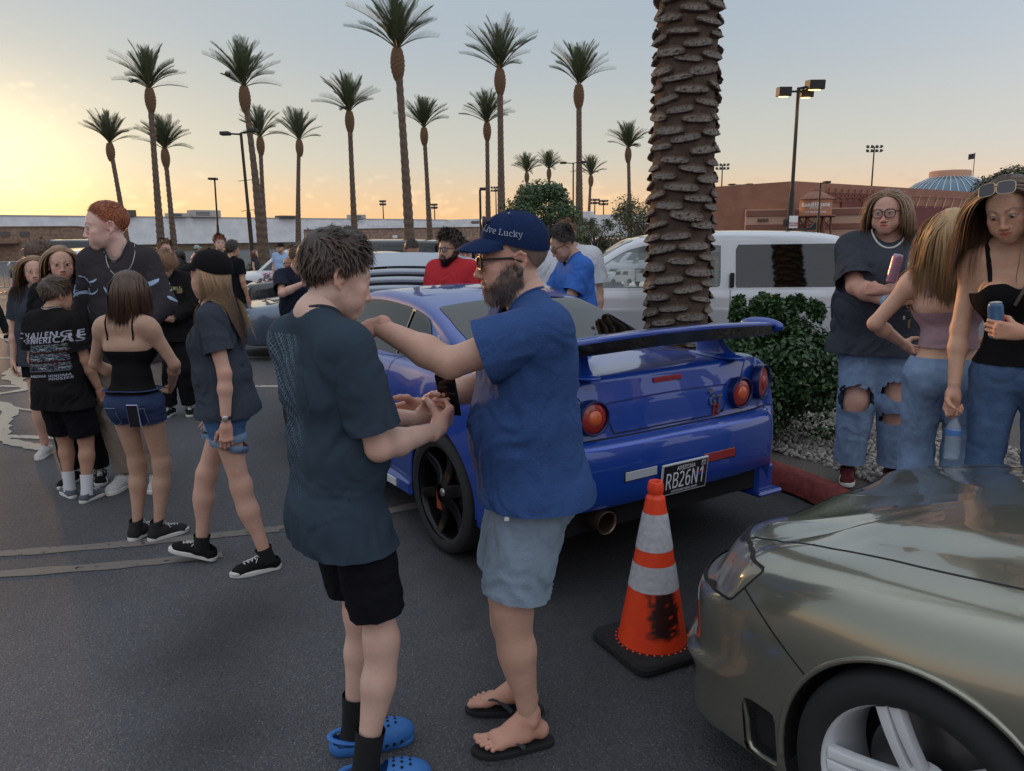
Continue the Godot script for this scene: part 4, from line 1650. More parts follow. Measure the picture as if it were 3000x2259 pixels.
func blue_car():
	var o := thing("sports_car","glossy blue coupe with tall rear wing and round tail lights beside the red kerb","car",Vector3(.843,0,-3.716),deg_to_rad(-147.2))
	var pm := paint("blue_paint",lin(.003,.044,.30),.0,.40)
	mat("rim_dark",lin(.012,.02,.10),.3,.3)
	var lr := mat("lens_red",lin(.30,.012,.008),.08)
	lr.clearcoat_enabled = true
	var am := mat("lens_amber",lin(.62,.10,.012),.10)
	am.clearcoat_enabled = true
	var plan := [Vector2(0,0),Vector2(.35,.0),Vector2(.60,.018),Vector2(.76,.055),Vector2(.845,.135),Vector2(.882,.28),Vector2(.897,.6),Vector2(.897,1.1),Vector2(.872,1.6),Vector2(.866,2.5),Vector2(.875,3.1),Vector2(.885,3.5),Vector2(.86,3.85),Vector2(.76,4.12),Vector2(.5,4.27),Vector2(0,4.32)]
	var rear := [Vector2(-.12,.395),Vector2(-.05,.402),Vector2(-.014,.425),Vector2(-.003,.50),Vector2(0,.60),Vector2(-.004,.665),Vector2(-.012,.700),Vector2(-.030,.722),Vector2(-.068,.738),Vector2(-.080,.748),Vector2(-.082,.80),Vector2(-.090,.88),Vector2(-.098,.915),Vector2(-.106,.93),Vector2(-.122,1.0),Vector2(-.135,1.022),Vector2(-.160,1.032),Vector2(-.20,1.036)]
	var side := [Vector2(-.12,.22),Vector2(-.05,.225),Vector2(-.018,.26),Vector2(-.012,.34),Vector2(-.006,.45),Vector2(-.001,.55),Vector2(0,.62),Vector2(-.001,.66),Vector2(-.003,.70),Vector2(-.007,.74),Vector2(-.014,.79),Vector2(-.024,.84),Vector2(-.034,.88),Vector2(-.043,.91),Vector2(-.056,.945),Vector2(-.070,.968),Vector2(-.092,.985),Vector2(-.125,.995)]
	var ytop := [[0.0,1.01],[.3,1.0],[1.2,.985],[2.0,.955],[3.0,.925],[3.6,.86],[4.0,.76],[4.32,.68]]
	var prof := func(p: Vector2,out: Vector2) -> Array:
		var w: float = sm(-.55,-.93,out.y) if p.y < 1.0 else 0.0
		var fz: float = (curve_at(ytop,p.y) - .3) / .695
		var r := []
		for k in rear.size():
			var q: Vector2 = side[k]
			q.y = q.y if q.y < .3 else .3 + (q.y - .3) * fz
			q.x += .020 * exp(-pow((p.y - .92) / .34,2.0)) * sm(.80,.55,q.y)
			r.append(q.lerp(rear[k],w))
		return r
	var centre := [[0.0,1.036],[.2,1.042],[.9,1.05],[2.0,1.03],[3.2,.985],[3.8,.90],[4.1,.80],[4.32,.70]]
	var shell := car_shell(plan,9,prof,[.75,3.7],func(x,z,e,w): return lerpf(e.y,curve_at(centre,z),1.0 - pow(1.0 - w,2.2)))
	var zw := .90
	var gap := mat("gap_black",lin(.004,.004,.006),.8)
	var V: PackedVector3Array = shell[0]
	# the body is cut into its panels: lid, bumper and the rest
	var lid_f := func(p: Vector3) -> float: return maxf(maxf(absf(p.x) - lerpf(.385,.60,sm(.78,1.0,p.y)),.757 - p.y),p.z - .80)
	var lidv := values(shell,lid_f)
	var bump := values(shell,func(p): return maxf(p.y - .742 + .02 * sm(.1,.5,p.z),p.z - .52))
	var lid := clip(shell,lidv)
	var rest := clip(shell,negated(lidv))
	var bumper := clip(rest,values(rest,func(p): return maxf(p.y - .742 + .02 * sm(.1,.5,p.z),p.z - .52)))
	rest = clip(rest,negated(values(rest,func(p): return maxf(p.y - .742 + .02 * sm(.1,.5,p.z),p.z - .52))))
	rest = arch_cut(arch_cut(rest,zw,.335,.372),3.45,.335,.365)
	bumper = arch_cut(bumper,zw,.335,.372)
	var body := put("body",to_mesh(rest),pm,o)
	put("boot_lid",to_mesh(lid),pm,o)
	put("bumper",to_mesh(bumper),pm,o)
	var all := PackedFloat32Array()
	all.resize(V.size())
	all.fill(-1.0)
	put("panel_gap",to_mesh(strip(shell,lidv,.0035,values(shell,func(p): return maxf(p.z - .75,.76 - p.y - 1.0)))),gap,o)
	put("panel_gap",to_mesh(strip(shell,bump,.0030,values(shell,func(p): return p.z - .50))),gap,o)
	for s in [1.0,-1.0]: put("panel_gap",to_mesh(strip(shell,values(shell,func(p): return p.z - 1.62 - .06 * sm(.5,.9,p.y)),.003,values(shell,func(p): return maxf(maxf(p.y - .97,.30 - p.y),.3 - p.x * s)))),gap,o)
	put("lid_crease_shade",to_mesh(strip(shell,values(shell,func(p): return p.y - .914 + .05 * p.x * p.x),.0045,values(shell,func(p): return maxf(absf(p.x) - .42,p.z - .3)),.0004)),mat("blue_shadow",lin(.006,.02,.15),.35,.4),o)  # shade of the lid crease, put in as a darker blue strip
	put("belt_crease_highlight",to_mesh(strip(shell,values(shell,func(p): return p.y - .712),.006,values(shell,func(p): return p.z - .45),.0004)),paint("blue_highlight",lin(.02,.075,.45),.4,.25),o)  # highlight along the bumper crease, put in as a lighter blue strip
	for s in [1.0,-1.0]:
		well(o,zw,.335,.372,s,.89)
		well(o,3.45,.335,.365,s,.88)
		var lip := []
		for k in 25:
			var t := PI * k / 24.0 * 1.06 - .09
			lip.append(Vector3(s * (.895 - .01 * absf(cos(t))),.335 + sin(t) * .374,zw + cos(t) * .374))
		put("arch_lip",to_mesh(tube(lip,[.008],6)),pm,o)
		wheel(o,Vector3(s * .775,.335,zw),s > 0,.335,.27,.262,"black")
		wheel(o,Vector3(s * .765,.335,3.45),s > 0,.335,.27,.262,"black")
		# corner spats, sills, tail lights
		put("rear_spat",to_mesh(join(box(Vector3(.15,.17,.30),Vector3(s * .79,.315,.26),.02),box(Vector3(.20,.03,.34),Vector3(s * .80,.232,.24),.012))),pm,o)
		put("side_sill",to_mesh(box(Vector3(.10,.10,1.85),Vector3(s * .83,.235,2.25),.02)),pm,o)
		lamp_round(o,Vector3(s * .505,.853,.068),s * -3.0,.078,am)
		lamp_round(o,Vector3(s * .712,.885,.100),s * -20.0,.090,lr)
	put("sill_plate",to_mesh(box(Vector3(.012,.05,1.2),Vector3(.885,.235,2.1),.004)),mat("white_trim",lin(.6,.62,.66),.4),o)
	put("inner_tail",to_mesh(box(Vector3(1.55,.16,.5),Vector3(0,.35,.38))),mat("well_black",lin(.006,.006,.007),.95),o)
	put("caliper",to_mesh(box(Vector3(.05,.13,.06),Vector3(.84,.27,zw + .085),.012)),mat("caliper_red",lin(.32,.05,.02),.5),o)
	# greenhouse
	var roof := [[.74,1.03],[.95,1.096],[1.2,1.185],[1.45,1.268],[1.62,1.312],[1.85,1.345],[2.25,1.362],[2.55,1.345],[2.75,1.292],[3.0,1.17],[3.35,.975]]
	var gh := func(z: float,w: float) -> Vector3:
		var yr := curve_at(roof,z)
		var xb := lerpf(.70,.745,sm(.74,1.3,z)) - .05 * sm(2.8,3.35,z)
		var y0 := .93
		var xr := xb - .20 * (yr - .93) / .43
		var cr := minf(.075,(yr - y0) * .4)
		if w < .4: return Vector3(lerpf(xb,xr + (xb - xr) * cr / maxf(yr - y0,.05),w / .4),lerpf(y0,yr - cr - .022,w / .4),z)
		if w < .6:
			var t := (w - .4) / .2 * PI / 2
			var xa := xr + (xb - xr) * cr / maxf(yr - y0,.05)
			return Vector3(xa - (1 - cos(t)) * .085,yr - cr - .022 + sin(t) * cr,z)
		var xa2 := xr + (xb - xr) * cr / maxf(yr - y0,.05) - .085
		var u := (w - .6) / .4
		return Vector3(xa2 * (1 - u),yr - .022 + .022 * (1 - pow(1 - u,2.0)),z)
	var g := grid(60,50,func(u,v):
		var z: float = lerpf(.74,3.35,v)
		var w: float = 1.0 - absf(u * 2 - 1)
		var p: Vector3 = gh.call(z,w)
		return Vector3(p.x * (1 if u < .5 else -1),p.y,z))
	var top_x := func(z: float) -> float: return (gh.call(z,.6) as Vector3).x
	var rg := func(p: Vector3) -> float: return maxf(maxf(absf(p.x) - (top_x.call(p.z) as float) - .012,.80 + .05 * p.x * p.x - p.z),p.z - 1.57 + .10 * p.x * p.x) + (0.0 if p.y > curve_at(roof,p.z) - .10 else 1.0)
	var fg := func(p: Vector3) -> float: return maxf(maxf(absf(p.x) - (top_x.call(p.z) as float) - .01,2.66 - .10 * p.x * p.x - p.z),p.z - 3.28) + (0.0 if p.y > curve_at(roof,p.z) - .10 else 1.0)
	var sg := func(p: Vector3) -> float:
		var yr := curve_at(roof,p.z)
		var f := maxf(maxf(.975 - p.y,p.y - (yr - .082)),maxf((1.30 + (p.y - 1.0) * 1.0) - p.z,p.z - (3.12 - (p.y - .97) * .95)))
		return f if absf(p.x) > (top_x.call(p.z) as float) + .02 else 1.0
	var shade := values(g,func(p): return minf(minf(rg.call(p),fg.call(p)),sg.call(p)))
	var wide := PackedFloat32Array()
	for x in shade: wide.append(x)
	put("roof",to_mesh(clip(g,negated(wide))),pm,o)
	var glass := clip(g,wide)
	put("rear_window",to_mesh(push(clip(glass,values(glass,func(p): return rg.call(p))),-.004)),dark_glass(),o)
	put("windscreen",to_mesh(push(clip(glass,values(glass,func(p): return fg.call(p))),-.004)),dark_glass(),o)
	var sides := push(clip(glass,values(glass,func(p): return sg.call(p))),-.004)
	for s in [1.0,-1.0]:
		for part in [[1.0,1.74],[1.78,3.4]]:
			put("side_window",to_mesh(clip(sides,values(sides,func(p): return maxf(maxf(part[0] - p.z,p.z - part[1]),-p.x * s)))),dark_glass(),o)
		put("window_pillar",to_mesh(clip(sides,values(sides,func(p): return maxf(maxf(1.735 - p.z,p.z - 1.785),-p.x * s)))),mat("chrome_dull",lin(.35,.34,.32),.3,.8),o)
	put("window_seal",to_mesh(strip(g,shade,.011,values(g,func(p): return -1.0),.002)),mat("seal_black",lin(.008,.008,.009),.5),o)
	# the wing on its two posts
	var aero := [[.022,.0],[.0,.072],[.030,.082],[.20,.062],[.255,.040],[.262,.020],[.20,.012],[.06,.004],[.022,.0]]
	var wing := func(x: float,k: Array) -> Vector3:
		var e := pow(absf(x) / .76,5.0)
		return Vector3(x,1.150 + k[1] * (1.0 - .25 * e) + .012 * cos(x / .76 * PI) * .5 + .006,.03 + k[0] + .03 * e)
	var blade := grid(40,8,func(u,v): return wing.call((u - .5) * 1.52,aero[roundi(v * 8)]))
	put("rear_wing",to_mesh(blade),pm,o)
	put("wing_flap",to_mesh(grid(40,3,func(u,v): return (wing.call((u - .5) * 1.48,[.022 * (1.0 - lerpf(.04,.86,v)) - .003,.072 * lerpf(.04,.86,v)]) as Vector3))),paint("carbon_black",lin(.008,.008,.012),.1,.2),o)
	for s in [1.0,-1.0]:
		put("wing_end",to_mesh(ball(Vector3(.030,.044,.150),Vector3(s * .758,1.192,.165),14,10)),pm,o)
		var post := grid(16,8,func(u,v):
			var t: float = TAU_ * u
			var y: float = lerpf(1.03,1.20,v)
			var ln: float = lerpf(.15,.085,sqrt(v)) + .05 * pow(1 - v,6.0)
			var th: float = lerpf(.034,.020,v) + .03 * pow(1 - v,8.0)
			return Vector3(s * lerpf(.50,.44,v) + cos(t) * th,y,.24 + .06 * v + sin(t) * ln),true)
		put("wing_post",to_mesh(post),pm,o)
		put("wing_foot",to_mesh(ball(Vector3(.085,.022,.20),Vector3(s * .50,1.04,.25),18,8)),pm,o)
	# lights, plate, badges
	for q in [[.265,.236],[-.275,.266]]: put("lamp_surround",to_mesh(box(Vector3(q[1],.076,.03),Vector3(q[0],.561,.0145),.012)),mat("seal_black"),o)
	put("brake_light",to_mesh(box(Vector3(.19,.026,.02),Vector3(0,.982,.118),.004)),mat("brake_red",lin(.28,.03,.035),.25),o).rotation_degrees.x = 0
	put("boot_lock",to_mesh(tube([Vector3(-.285,.886,.10),Vector3(-.285,.886,.078)],[.016,.013],14)),mat("chrome_dull"),o)
	put("reversing_light",to_mesh(box(Vector3(.22,.060,.03),Vector3(.265,.560,.0125),.010)),mat("lens_white",lin(.45,.47,.50),.15),o)
	put("fog_light",to_mesh(box(Vector3(.25,.062,.04),Vector3(-.275,.562,.0175),.010)),lr,o)
	var pl := put("number_plate",to_mesh(box(Vector3(.318,.168,.012),Vector3.ZERO,.004)),mat("plate_frame",lin(.55,.56,.58),.35,.2),o,Vector3(0,.505,-.022))
	pl.rotation_degrees = Vector3(6,180,0)
	put("plate_face",to_mesh(box(Vector3(.300,.150,.003),Vector3(0,0,.0062),.001)),mat("plate_black",lin(.012,.013,.017),.4),pl)
	put("plate_stripe",to_mesh(box(Vector3(.09,.010,.0006),Vector3(.09,.012,.0082))),mat("plate_red",lin(.28,.02,.03),.5),pl)
	put("plate_stripe",to_mesh(box(Vector3(.09,.012,.0006),Vector3(.09,-.001,.0082))),mat("plate_blue",lin(.02,.06,.28),.5),pl)
	put("plate_sticker",to_mesh(box(Vector3(.030,.026,.0006),Vector3(.122,.056,.0082))),mat("lens_white"),pl)
	var white := mat("letter_white",lin(.66,.67,.69),.5)
	var t1 := put("plate_number",text("RB26N1",.078,.0014,"Droid Sans",500),white,pl,Vector3(0,-.008,.0085))
	t1.scale = Vector3(.70,1.08,1)
	put("plate_state",text("ARIZONA",.022,.0012),white,pl,Vector3(0,.054,.0085))
	put("plate_motto",text("SUPPORTING PUBLIC SAFETY",.010,.0012),white,pl,Vector3(0,-.064,.0085))
	put("plate_date",text("20",.016,.0012),mat("plate_black"),pl,Vector3(.122,.056,.0092))
	var b1 := put("badge",text("GT",.055,.006,"Droid Sans",800),mat("badge_chrome",lin(.6,.6,.62),.2,1.0),o,Vector3(-.315,.835,.076))
	b1.rotation_degrees = Vector3(4,180,0)
	var b2 := put("badge",text("R",.062,.006,"Droid Serif",800),mat("badge_red",lin(.35,.06,.04),.3,.5),o,Vector3(-.315,.785,.075))
	b2.rotation_degrees = Vector3(4,180,0)
	var b3 := put("badge",text("V·spec",.040,.003,"Droid Sans",600),mat("badge_chrome"),o,Vector3(-.755,.722,.104))
	b3.rotation_degrees = Vector3(20,180 + 24,0)
	put("exhaust_pipe",to_mesh(lathe([Vector2(.048,-.32),Vector2(.052,0),Vector2(.058,.02),Vector2(.054,.022),Vector2(.048,.0),Vector2(.046,-.3)],28)),mat("burnt_steel",lin(.30,.20,.14),.3,.9),o).transform = Transform3D(rot(-93,0,0),Vector3(.47,.35,.03))
	put("number_decal",to_mesh(box(Vector3(.002,.05,.018),Vector3(.700,1.12,1.24),.0008)),white,o)
	# what shows through the panes
	for s in [1.0,-1.0]: put("seat",to_mesh(box(Vector3(.48,.62,.16),Vector3(s * .36,.95,2.05),.05)),mat("seat_cloth",lin(.02,.02,.022),.95),o)

func green_car():
	var L := 4.50
	var za := L - .87
	var y0 := deg_to_rad(180 + 37.5)
	var fwd := Vector3(sin(y0),0,cos(y0))
	var left := Vector3(cos(y0),0,-sin(y0))
	var axle := Vector3(.96,0,-1.65) - left * .865
	var o := thing("sports_car","grey green metallic coupe with white spoked wheel, nose in the right foreground","car",axle - fwd * za,y0)
	var pm := paint("green_paint",lin(.27,.265,.21),.65,.20)
	var plan := [Vector2(0,0),Vector2(.6,.03),Vector2(.84,.2),Vector2(.87,.8),Vector2(.85,1.6),Vector2(.85,2.4),Vector2(.86,3.0),Vector2(.868,za - .1),Vector2(.868,za + .15),Vector2(.855,za + .42),Vector2(.81,za + .64),Vector2(.70,za + .79),Vector2(.48,za + .885),Vector2(.24,L - .012),Vector2(0,L)]
	var front := [Vector2(-.05,.13),Vector2(-.012,.135),Vector2(.004,.155),Vector2(.006,.20),Vector2(.008,.25),Vector2(.014,.315),Vector2(.030,.345),Vector2(.033,.358),Vector2(.012,.372),Vector2(-.004,.385),Vector2(.0,.42),Vector2(.004,.50),Vector2(.002,.545),Vector2(-.008,.57),Vector2(-.030,.585),Vector2(-.052,.592),Vector2(-.064,.62),Vector2(-.090,.67),Vector2(-.125,.71),Vector2(-.17,.735),Vector2(-.23,.748)]
	var side := [Vector2(-.05,.17),Vector2(-.02,.175),Vector2(-.004,.19),Vector2(-.002,.23),Vector2(0,.28),Vector2(.0,.33),Vector2(.001,.37),Vector2(.002,.40),Vector2(.002,.44),Vector2(.002,.48),Vector2(.001,.53),Vector2(-.001,.58),Vector2(-.004,.62),Vector2(-.008,.65),Vector2(-.014,.68),Vector2(-.022,.71),Vector2(-.034,.74),Vector2(-.050,.765),Vector2(-.075,.785),Vector2(-.115,.80),Vector2(-.175,.81)]
	var ytop := [[0,.95],[2.0,.93],[3.0,.905],[za - .2,.865],[za + .2,.82],[za + .5,.775],[za + .75,.74],[L,.72]]
	var prof := func(p: Vector2,out: Vector2) -> Array:
		var w: float = sm(.02,.72,out.y) if p.y > za else 0.0
		var fz: float = (curve_at(ytop,p.y) - .3) / .51
		var r := []
		for k in front.size():
			var q: Vector2 = side[k]
			q.y = q.y if q.y < .3 else .3 + (q.y - .3) * fz
			q.x += .018 * exp(-pow((p.y - za) / .42,2.0)) * sm(.85,.55,q.y)
			r.append(q.lerp(front[k],w))
		return r
	var centre := [[0,1.0],[2.6,.985],[3.2,.93],[za,.875],[za + .4,.825],[za + .7,.775],[L,.735]]
	var shell := car_shell(plan,20,prof,[1.0,za + .15],func(x,z,e,w):
		var y: float = lerpf(e.y,curve_at(centre,z),1.0 - pow(1.0 - w,2.0))
		return y + .016 * sm(.50,.40,absf(x)) * sm(L - .15,za + .1,z),14)
	var lampf := func(p: Vector3) -> float: return maxf(maxf(.570 + .06 * sm(za + .88,za + .45,p.z) - p.y,p.y - (.715 + .02 * sm(za + .8,za + .5,p.z))),maxf(za + .50 + (.72 - p.y) * .75 - p.z,.30 - absf(p.x)))
	var bumpf := func(p: Vector3) -> float: return maxf(p.y - .594 + .62 * maxf(za + .56 - p.z,0.0) - .10 * sm(za + .88,za + .45,p.z),za + .15 - p.z)
	var hoodf := func(p: Vector3) -> float: return maxf(maxf(absf(p.x) - lerpf(.60,.655,sm(L - .2,za,p.z)),za - 1.15 - p.z),.71 - p.y)
	var gap := mat("gap_black",lin(.004,.004,.006),.8)
	var lv := values(shell,lampf)
	var body := clip(shell,negated(lv))
	body = arch_cut(body,za,.32,.352)
	var ventf := func(p: Vector3) -> float: return maxf(maxf(absf(p.z - za - .435 - (p.y - .28) * .12) - .062,absf(p.y - .275) - .085),.5 - absf(p.x))
	body = clip(body,negated(values(body,ventf)))
	var bv := values(body,bumpf)
	put("bumper",to_mesh(clip(body,bv)),pm,o)
	body = clip(body,negated(bv))
	var hv := values(body,hoodf)
	put("bonnet",to_mesh(clip(body,hv)),pm,o)
	put("body",to_mesh(clip(body,negated(hv))),pm,o)
	var lamp := clip(shell,lv)
	var lampm := mat("headlamp",lin(.20,.19,.15),.10,.35)
	lampm.clearcoat_enabled = true
	for s in [1.0,-1.0]:
		put("headlight",to_mesh(push(clip(lamp,values(lamp,func(p): return -p.x * s)),-.004)),lampm,o)
		put("side_vent",to_mesh(push(clip(shell,values(shell,func(p): return maxf(ventf.call(p),-p.x * s))),-.045)),mat("mesh_black",lin(.012,.012,.013),.8),o)
		var fr := []
		for q in [[-.062,-.085],[-.074,.0],[-.058,.085],[.064,.085],[.06,.0],[.046,-.085],[-.062,-.085]]:
			fr.append(Vector3(s * (.842 - .10 * (q[0] + .06)),.275 + q[1],za + .435 + q[0] + q[1] * .12))
		put("vent_frame",to_mesh(tube(smooth_path(fr,3),[.010],6,false)),pm,o)
		well(o,za,.32,.352,s,.865)
		wheel(o,Vector3(s * .755,.32,za),s > 0,.32,.245,.242,"white")
		wheel(o,Vector3(s * .75,.32,.95),s > 0,.32,.245,.242,"white")
		var lip := []
		for k in 31:
			var t := PI * k / 30.0 * 1.1 - .16
			lip.append(Vector3(s * (.878 - .004 * absf(cos(t))),.32 + sin(t) * .354,za + cos(t) * .354))
		put("arch_lip",to_mesh(tube(lip,[.009],8)),pm,o)
	for s in [1.0,-1.0]: put("panel_gap",to_mesh(strip(shell,lv,.0032,values(shell,func(p): return -p.x * s))),gap,o)
	put("panel_gap",to_mesh(strip(shell,values(shell,bumpf),.0028,values(shell,func(p): return maxf(maxf(za + .20 - p.z,-lampf.call(p) as float),.352 - Vector2(p.z - za,p.y - .32).length())))),gap,o)
	put("panel_gap",to_mesh(strip(shell,values(shell,hoodf),.0042,values(shell,func(p): return za - 1.1 - p.z))),gap,o)
	put("rear_deck",to_mesh(box(Vector3(1.2,.35,1.9),Vector3(0,1.10,1.75),.12)),dark_glass(),o)
	put("wiper_cowl",to_mesh(box(Vector3(1.3,.03,.12),Vector3(0,.965,za - 1.18),.01)),mat("seal_black",lin(.008,.008,.009),.5),o)
# ---------------------------------------------------------------- the van, the silver car, cars further off
func cabin(nz_: int,roof: Array,x_belt: float,tumble: float,y0: float,cr: float,z0: float,z1: float) -> Array:   # the upper body as one sheet over the car
	var at := func(z: float,w: float) -> Vector3:
		var yr := curve_at(roof,z)
		var end := sm(z0,z0 + .22,z) * sm(z1,z1 - .25,z)
		var xb := x_belt * lerpf(.86,1.0,end)
		var k := clampf((yr - y0) / .6,0,1)
		var xr := xb - tumble * k
		var c := minf(cr,(yr - y0) * .45)
		if w < .5: return Vector3(lerpf(xb,xr,w / .5),lerpf(y0,yr - c - .02,w / .5),z)
		if w < .7:
			var t := (w - .5) / .2 * PI / 2
			return Vector3(xr - (1 - cos(t)) * c * 1.2,yr - c - .02 + sin(t) * c,z)
		var u := (w - .7) / .3
		return Vector3((xr - c * 1.2) * (1 - u),yr - .02 + .02 * (1 - (1 - u) * (1 - u)),z)
	return grid(52,nz_,func(u,v):
		var p: Vector3 = at.call(lerpf(z0,z1,v),1.0 - absf(u * 2 - 1))
		return Vector3(p.x * (1 if u < .5 else -1),p.y,p.z))

func clear_glass() -> StandardMaterial3D:
	var g := mat("pane_clear",Color(.75,.85,.85,.16),.03)
	g.transparency = BaseMaterial3D.TRANSPARENCY_ALPHA
	return g

func van():
	var o := thing("van","silver white boxy van with dark tinted rear windows behind the palm","van",Vector3(3.86,0,-9.12),deg_to_rad(-95.7))
	var pm := paint("silver_white",lin(.56,.575,.60),.25,.35)
	var plan := [Vector2(0,0),Vector2(.55,.01),Vector2(.74,.05),Vector2(.845,.17),Vector2(.88,.4),Vector2(.885,1.2),Vector2(.885,2.4),Vector2(.88,3.4),Vector2(.84,3.95),Vector2(.70,4.2),Vector2(.4,4.28),Vector2(0,4.3)]
	var side := [Vector2(-.08,.26),Vector2(-.02,.27),Vector2(-.005,.35),Vector2(0,.6),Vector2(.004,.86),Vector2(.004,.90),Vector2(-.004,.905),Vector2(-.006,1.0),Vector2(-.02,1.08),Vector2(-.05,1.12),Vector2(-.10,1.13)]
	var prof := func(p: Vector2,out: Vector2) -> Array:
		var r := []
		var f: float = lerpf(1.0,.86,sm(3.0,4.2,p.y))
		for q in side: r.append(Vector2(q.x,q.y * f if q.y > .4 else q.y))
		return r
	var shell := car_shell(plan,6,prof,[.7,3.6],func(x,z,e,w): return e.y + .02 * w,4)
	var body := arch_cut(arch_cut(shell,.86,.34,.39,.6),3.42,.34,.39,.6)
	var tl := func(p: Vector3) -> float: return maxf(maxf(p.z - .30,absf(p.y - .765) - .135),.5 - absf(p.x))
	put("body",to_mesh(clip(body,negated(values(body,tl)))),pm,o)
	var lamps_ := clip(shell,values(shell,tl))
	for s in [1.0,-1.0]:
		var l := clip(lamps_,values(lamps_,func(p): return maxf(-p.x * s,.76 - p.y)))
		put("tail_light",to_mesh(l),mat("lens_clear_red",lin(.16,.05,.05),.1),o)
		put("tail_light",to_mesh(clip(lamps_,values(lamps_,func(p): return maxf(-p.x * s,p.y - .76)))),mat("lens_red"),o)
		for z in [.86,3.42]:
			well(o,z,.34,.39,s,.87)
			wheel(o,Vector3(s * .76,.33,z),s > 0,.33,.22,.215,"silver")
	var roof := [[.02,1.20],[.10,1.50],[.20,1.66],[.5,1.715],[1.4,1.735],[2.1,1.715],[2.5,1.64],[2.8,1.46],[3.05,1.22],[3.25,1.06]]
	var g := cabin(70,roof,.865,.10,1.05,.10,.02,3.25)
	var ry := func(z: float) -> float: return curve_at(roof,z)
	var rearw := func(p: Vector3) -> float: return maxf(maxf(1.12 - p.y,p.y - 1.575),maxf(.24 - p.z,p.z - 1.34)) if absf(p.x) > .5 else 1.0
	var frontw := func(p: Vector3) -> float: return maxf(maxf(1.125 - p.y,p.y - minf(1.575,(ry.call(p.z) as float) - .11)),maxf(1.50 - p.z,p.z - 2.93)) if absf(p.x) > .5 else 1.0
	var back := func(p: Vector3) -> float: return maxf(maxf(1.12 - p.y,p.y - 1.58),maxf(absf(p.x) - .70,p.z - .20))
	var screen := func(p: Vector3) -> float: return maxf(maxf(absf(p.x) - .70,2.44 - p.z),p.z - 3.18) if p.y > (ry.call(p.z) as float) - .13 else 1.0
	var f := values(g,func(p): return minf(minf(rearw.call(p),frontw.call(p)),minf(back.call(p),screen.call(p))))
	put("roof",to_mesh(clip(g,negated(f))),pm,o)
	for s in [1.0,-1.0]:
		var q := clip(g,values(g,func(p): return maxf(rearw.call(p),-p.x * s)))
		put("rear_side_window",to_mesh(push(q,-.006)),dark_glass(),o)
		put("front_side_window",to_mesh(push(clip(g,values(g,func(p): return maxf(frontw.call(p),-p.x * s))),-.006)),clear_glass(),o)
		put("visor_strip",to_mesh(push(clip(g,values(g,func(p): return maxf(maxf(frontw.call(p),-p.x * s),1.50 - p.y + .0 * p.z))),.004)),mat("visor_smoke",lin(.05,.05,.055),.2),o)
		put("door_handle",to_mesh(box(Vector3(.03,.16,.05),Vector3(s * .872,1.20,1.385),.01)),mat("seal_black",lin(.008,.008,.009),.5),o)
		var pil := clip(g,values(g,func(p): return maxf(maxf(maxf(1.10 - p.y,p.y - 1.57),maxf(1.34 - p.z,p.z - 1.45)),-p.x * s) if absf(p.x) > .5 else 1.0))
		put("pillar_trim",to_mesh(push(pil,.002)),mat("seal_black"),o)
	put("rear_window",to_mesh(push(clip(g,values(g,back)),-.006)),dark_glass(),o)
	put("windscreen",to_mesh(push(clip(g,values(g,screen)),-.006)),clear_glass(),o)
	put("window_seal",to_mesh(strip(g,f,.012,values(g,func(p): return -1.0),.002)),mat("seal_black"),o)
	var gap := mat("gap_black",lin(.004,.004,.006),.8)
	put("panel_gap",to_mesh(strip(shell,values(shell,func(p): return p.z - 1.40),.004,values(shell,func(p): return -1.0))),gap,o)
	put("panel_gap",to_mesh(strip(shell,values(shell,func(p): return p.y - .903),.004,values(shell,func(p): return p.z - 1.40))),gap,o)
	put("panel_gap",to_mesh(strip(g,values(g,func(p): return p.z - 1.75 + .1 * (1.7 - p.y)),.004,values(g,func(p): return 1.60 - p.y))),gap,o)
	put("antenna_fin",to_mesh(poly([Vector2(0,0),Vector2(.22,0),Vector2(.05,.03),Vector2(.0,.10)],.03)),mat("seal_black"),o,Vector3(.12,1.725,.34)).rotation_degrees.y = -90
	# the cabin behind the clear front panes
	var dk := mat("cabin_black",lin(.015,.015,.016),.8)
	put("dashboard",to_mesh(box(Vector3(1.5,.26,.55),Vector3(0,1.04,2.78),.06)),mat("dash_grey",lin(.05,.055,.058),.7),o)
	put("seat",to_mesh(box(Vector3(.50,.75,.18),Vector3(.38,1.05,1.62),.06)),dk,o)
	put("seat",to_mesh(box(Vector3(.50,.75,.18),Vector3(-.38,1.05,1.62),.06)),dk,o)
	put("bulkhead",to_mesh(box(Vector3(1.5,.9,.05),Vector3(0,1.2,1.42))),dk,o)
	var ring := []
	for k in 25: ring.append(Vector3(.38 + cos(TAU_ * k / 24) * .18,1.13 + sin(TAU_ * k / 24) * .165,2.38 + sin(TAU_ * k / 24) * -.07))
	put("steering_wheel",to_mesh(tube(ring,[.016],8,false)),dk,o)
	for k in 3: put("wheel_spoke",to_mesh(bar(Vector3(.38,1.13,2.38),ring[k * 8 + 2],.014)),dk,o)
	var m := thing("model_van","white toy model van with open rear door seen through the van's front window","toy car",o.transform * Vector3(.66,1.165,2.56),o.rotation.y)
	var wt := mat("toy_white",lin(.62,.64,.62),.4)
	var out := [Vector2(-.14,.0),Vector2(.15,.0),Vector2(.155,.05),Vector2(.085,.075),Vector2(.045,.125),Vector2(-.14,.13)]
	var sh := put("body",to_mesh(poly(out,.12,.006)),wt,m,Vector3(0,.018,0))
	sh.rotation_degrees.y = -90
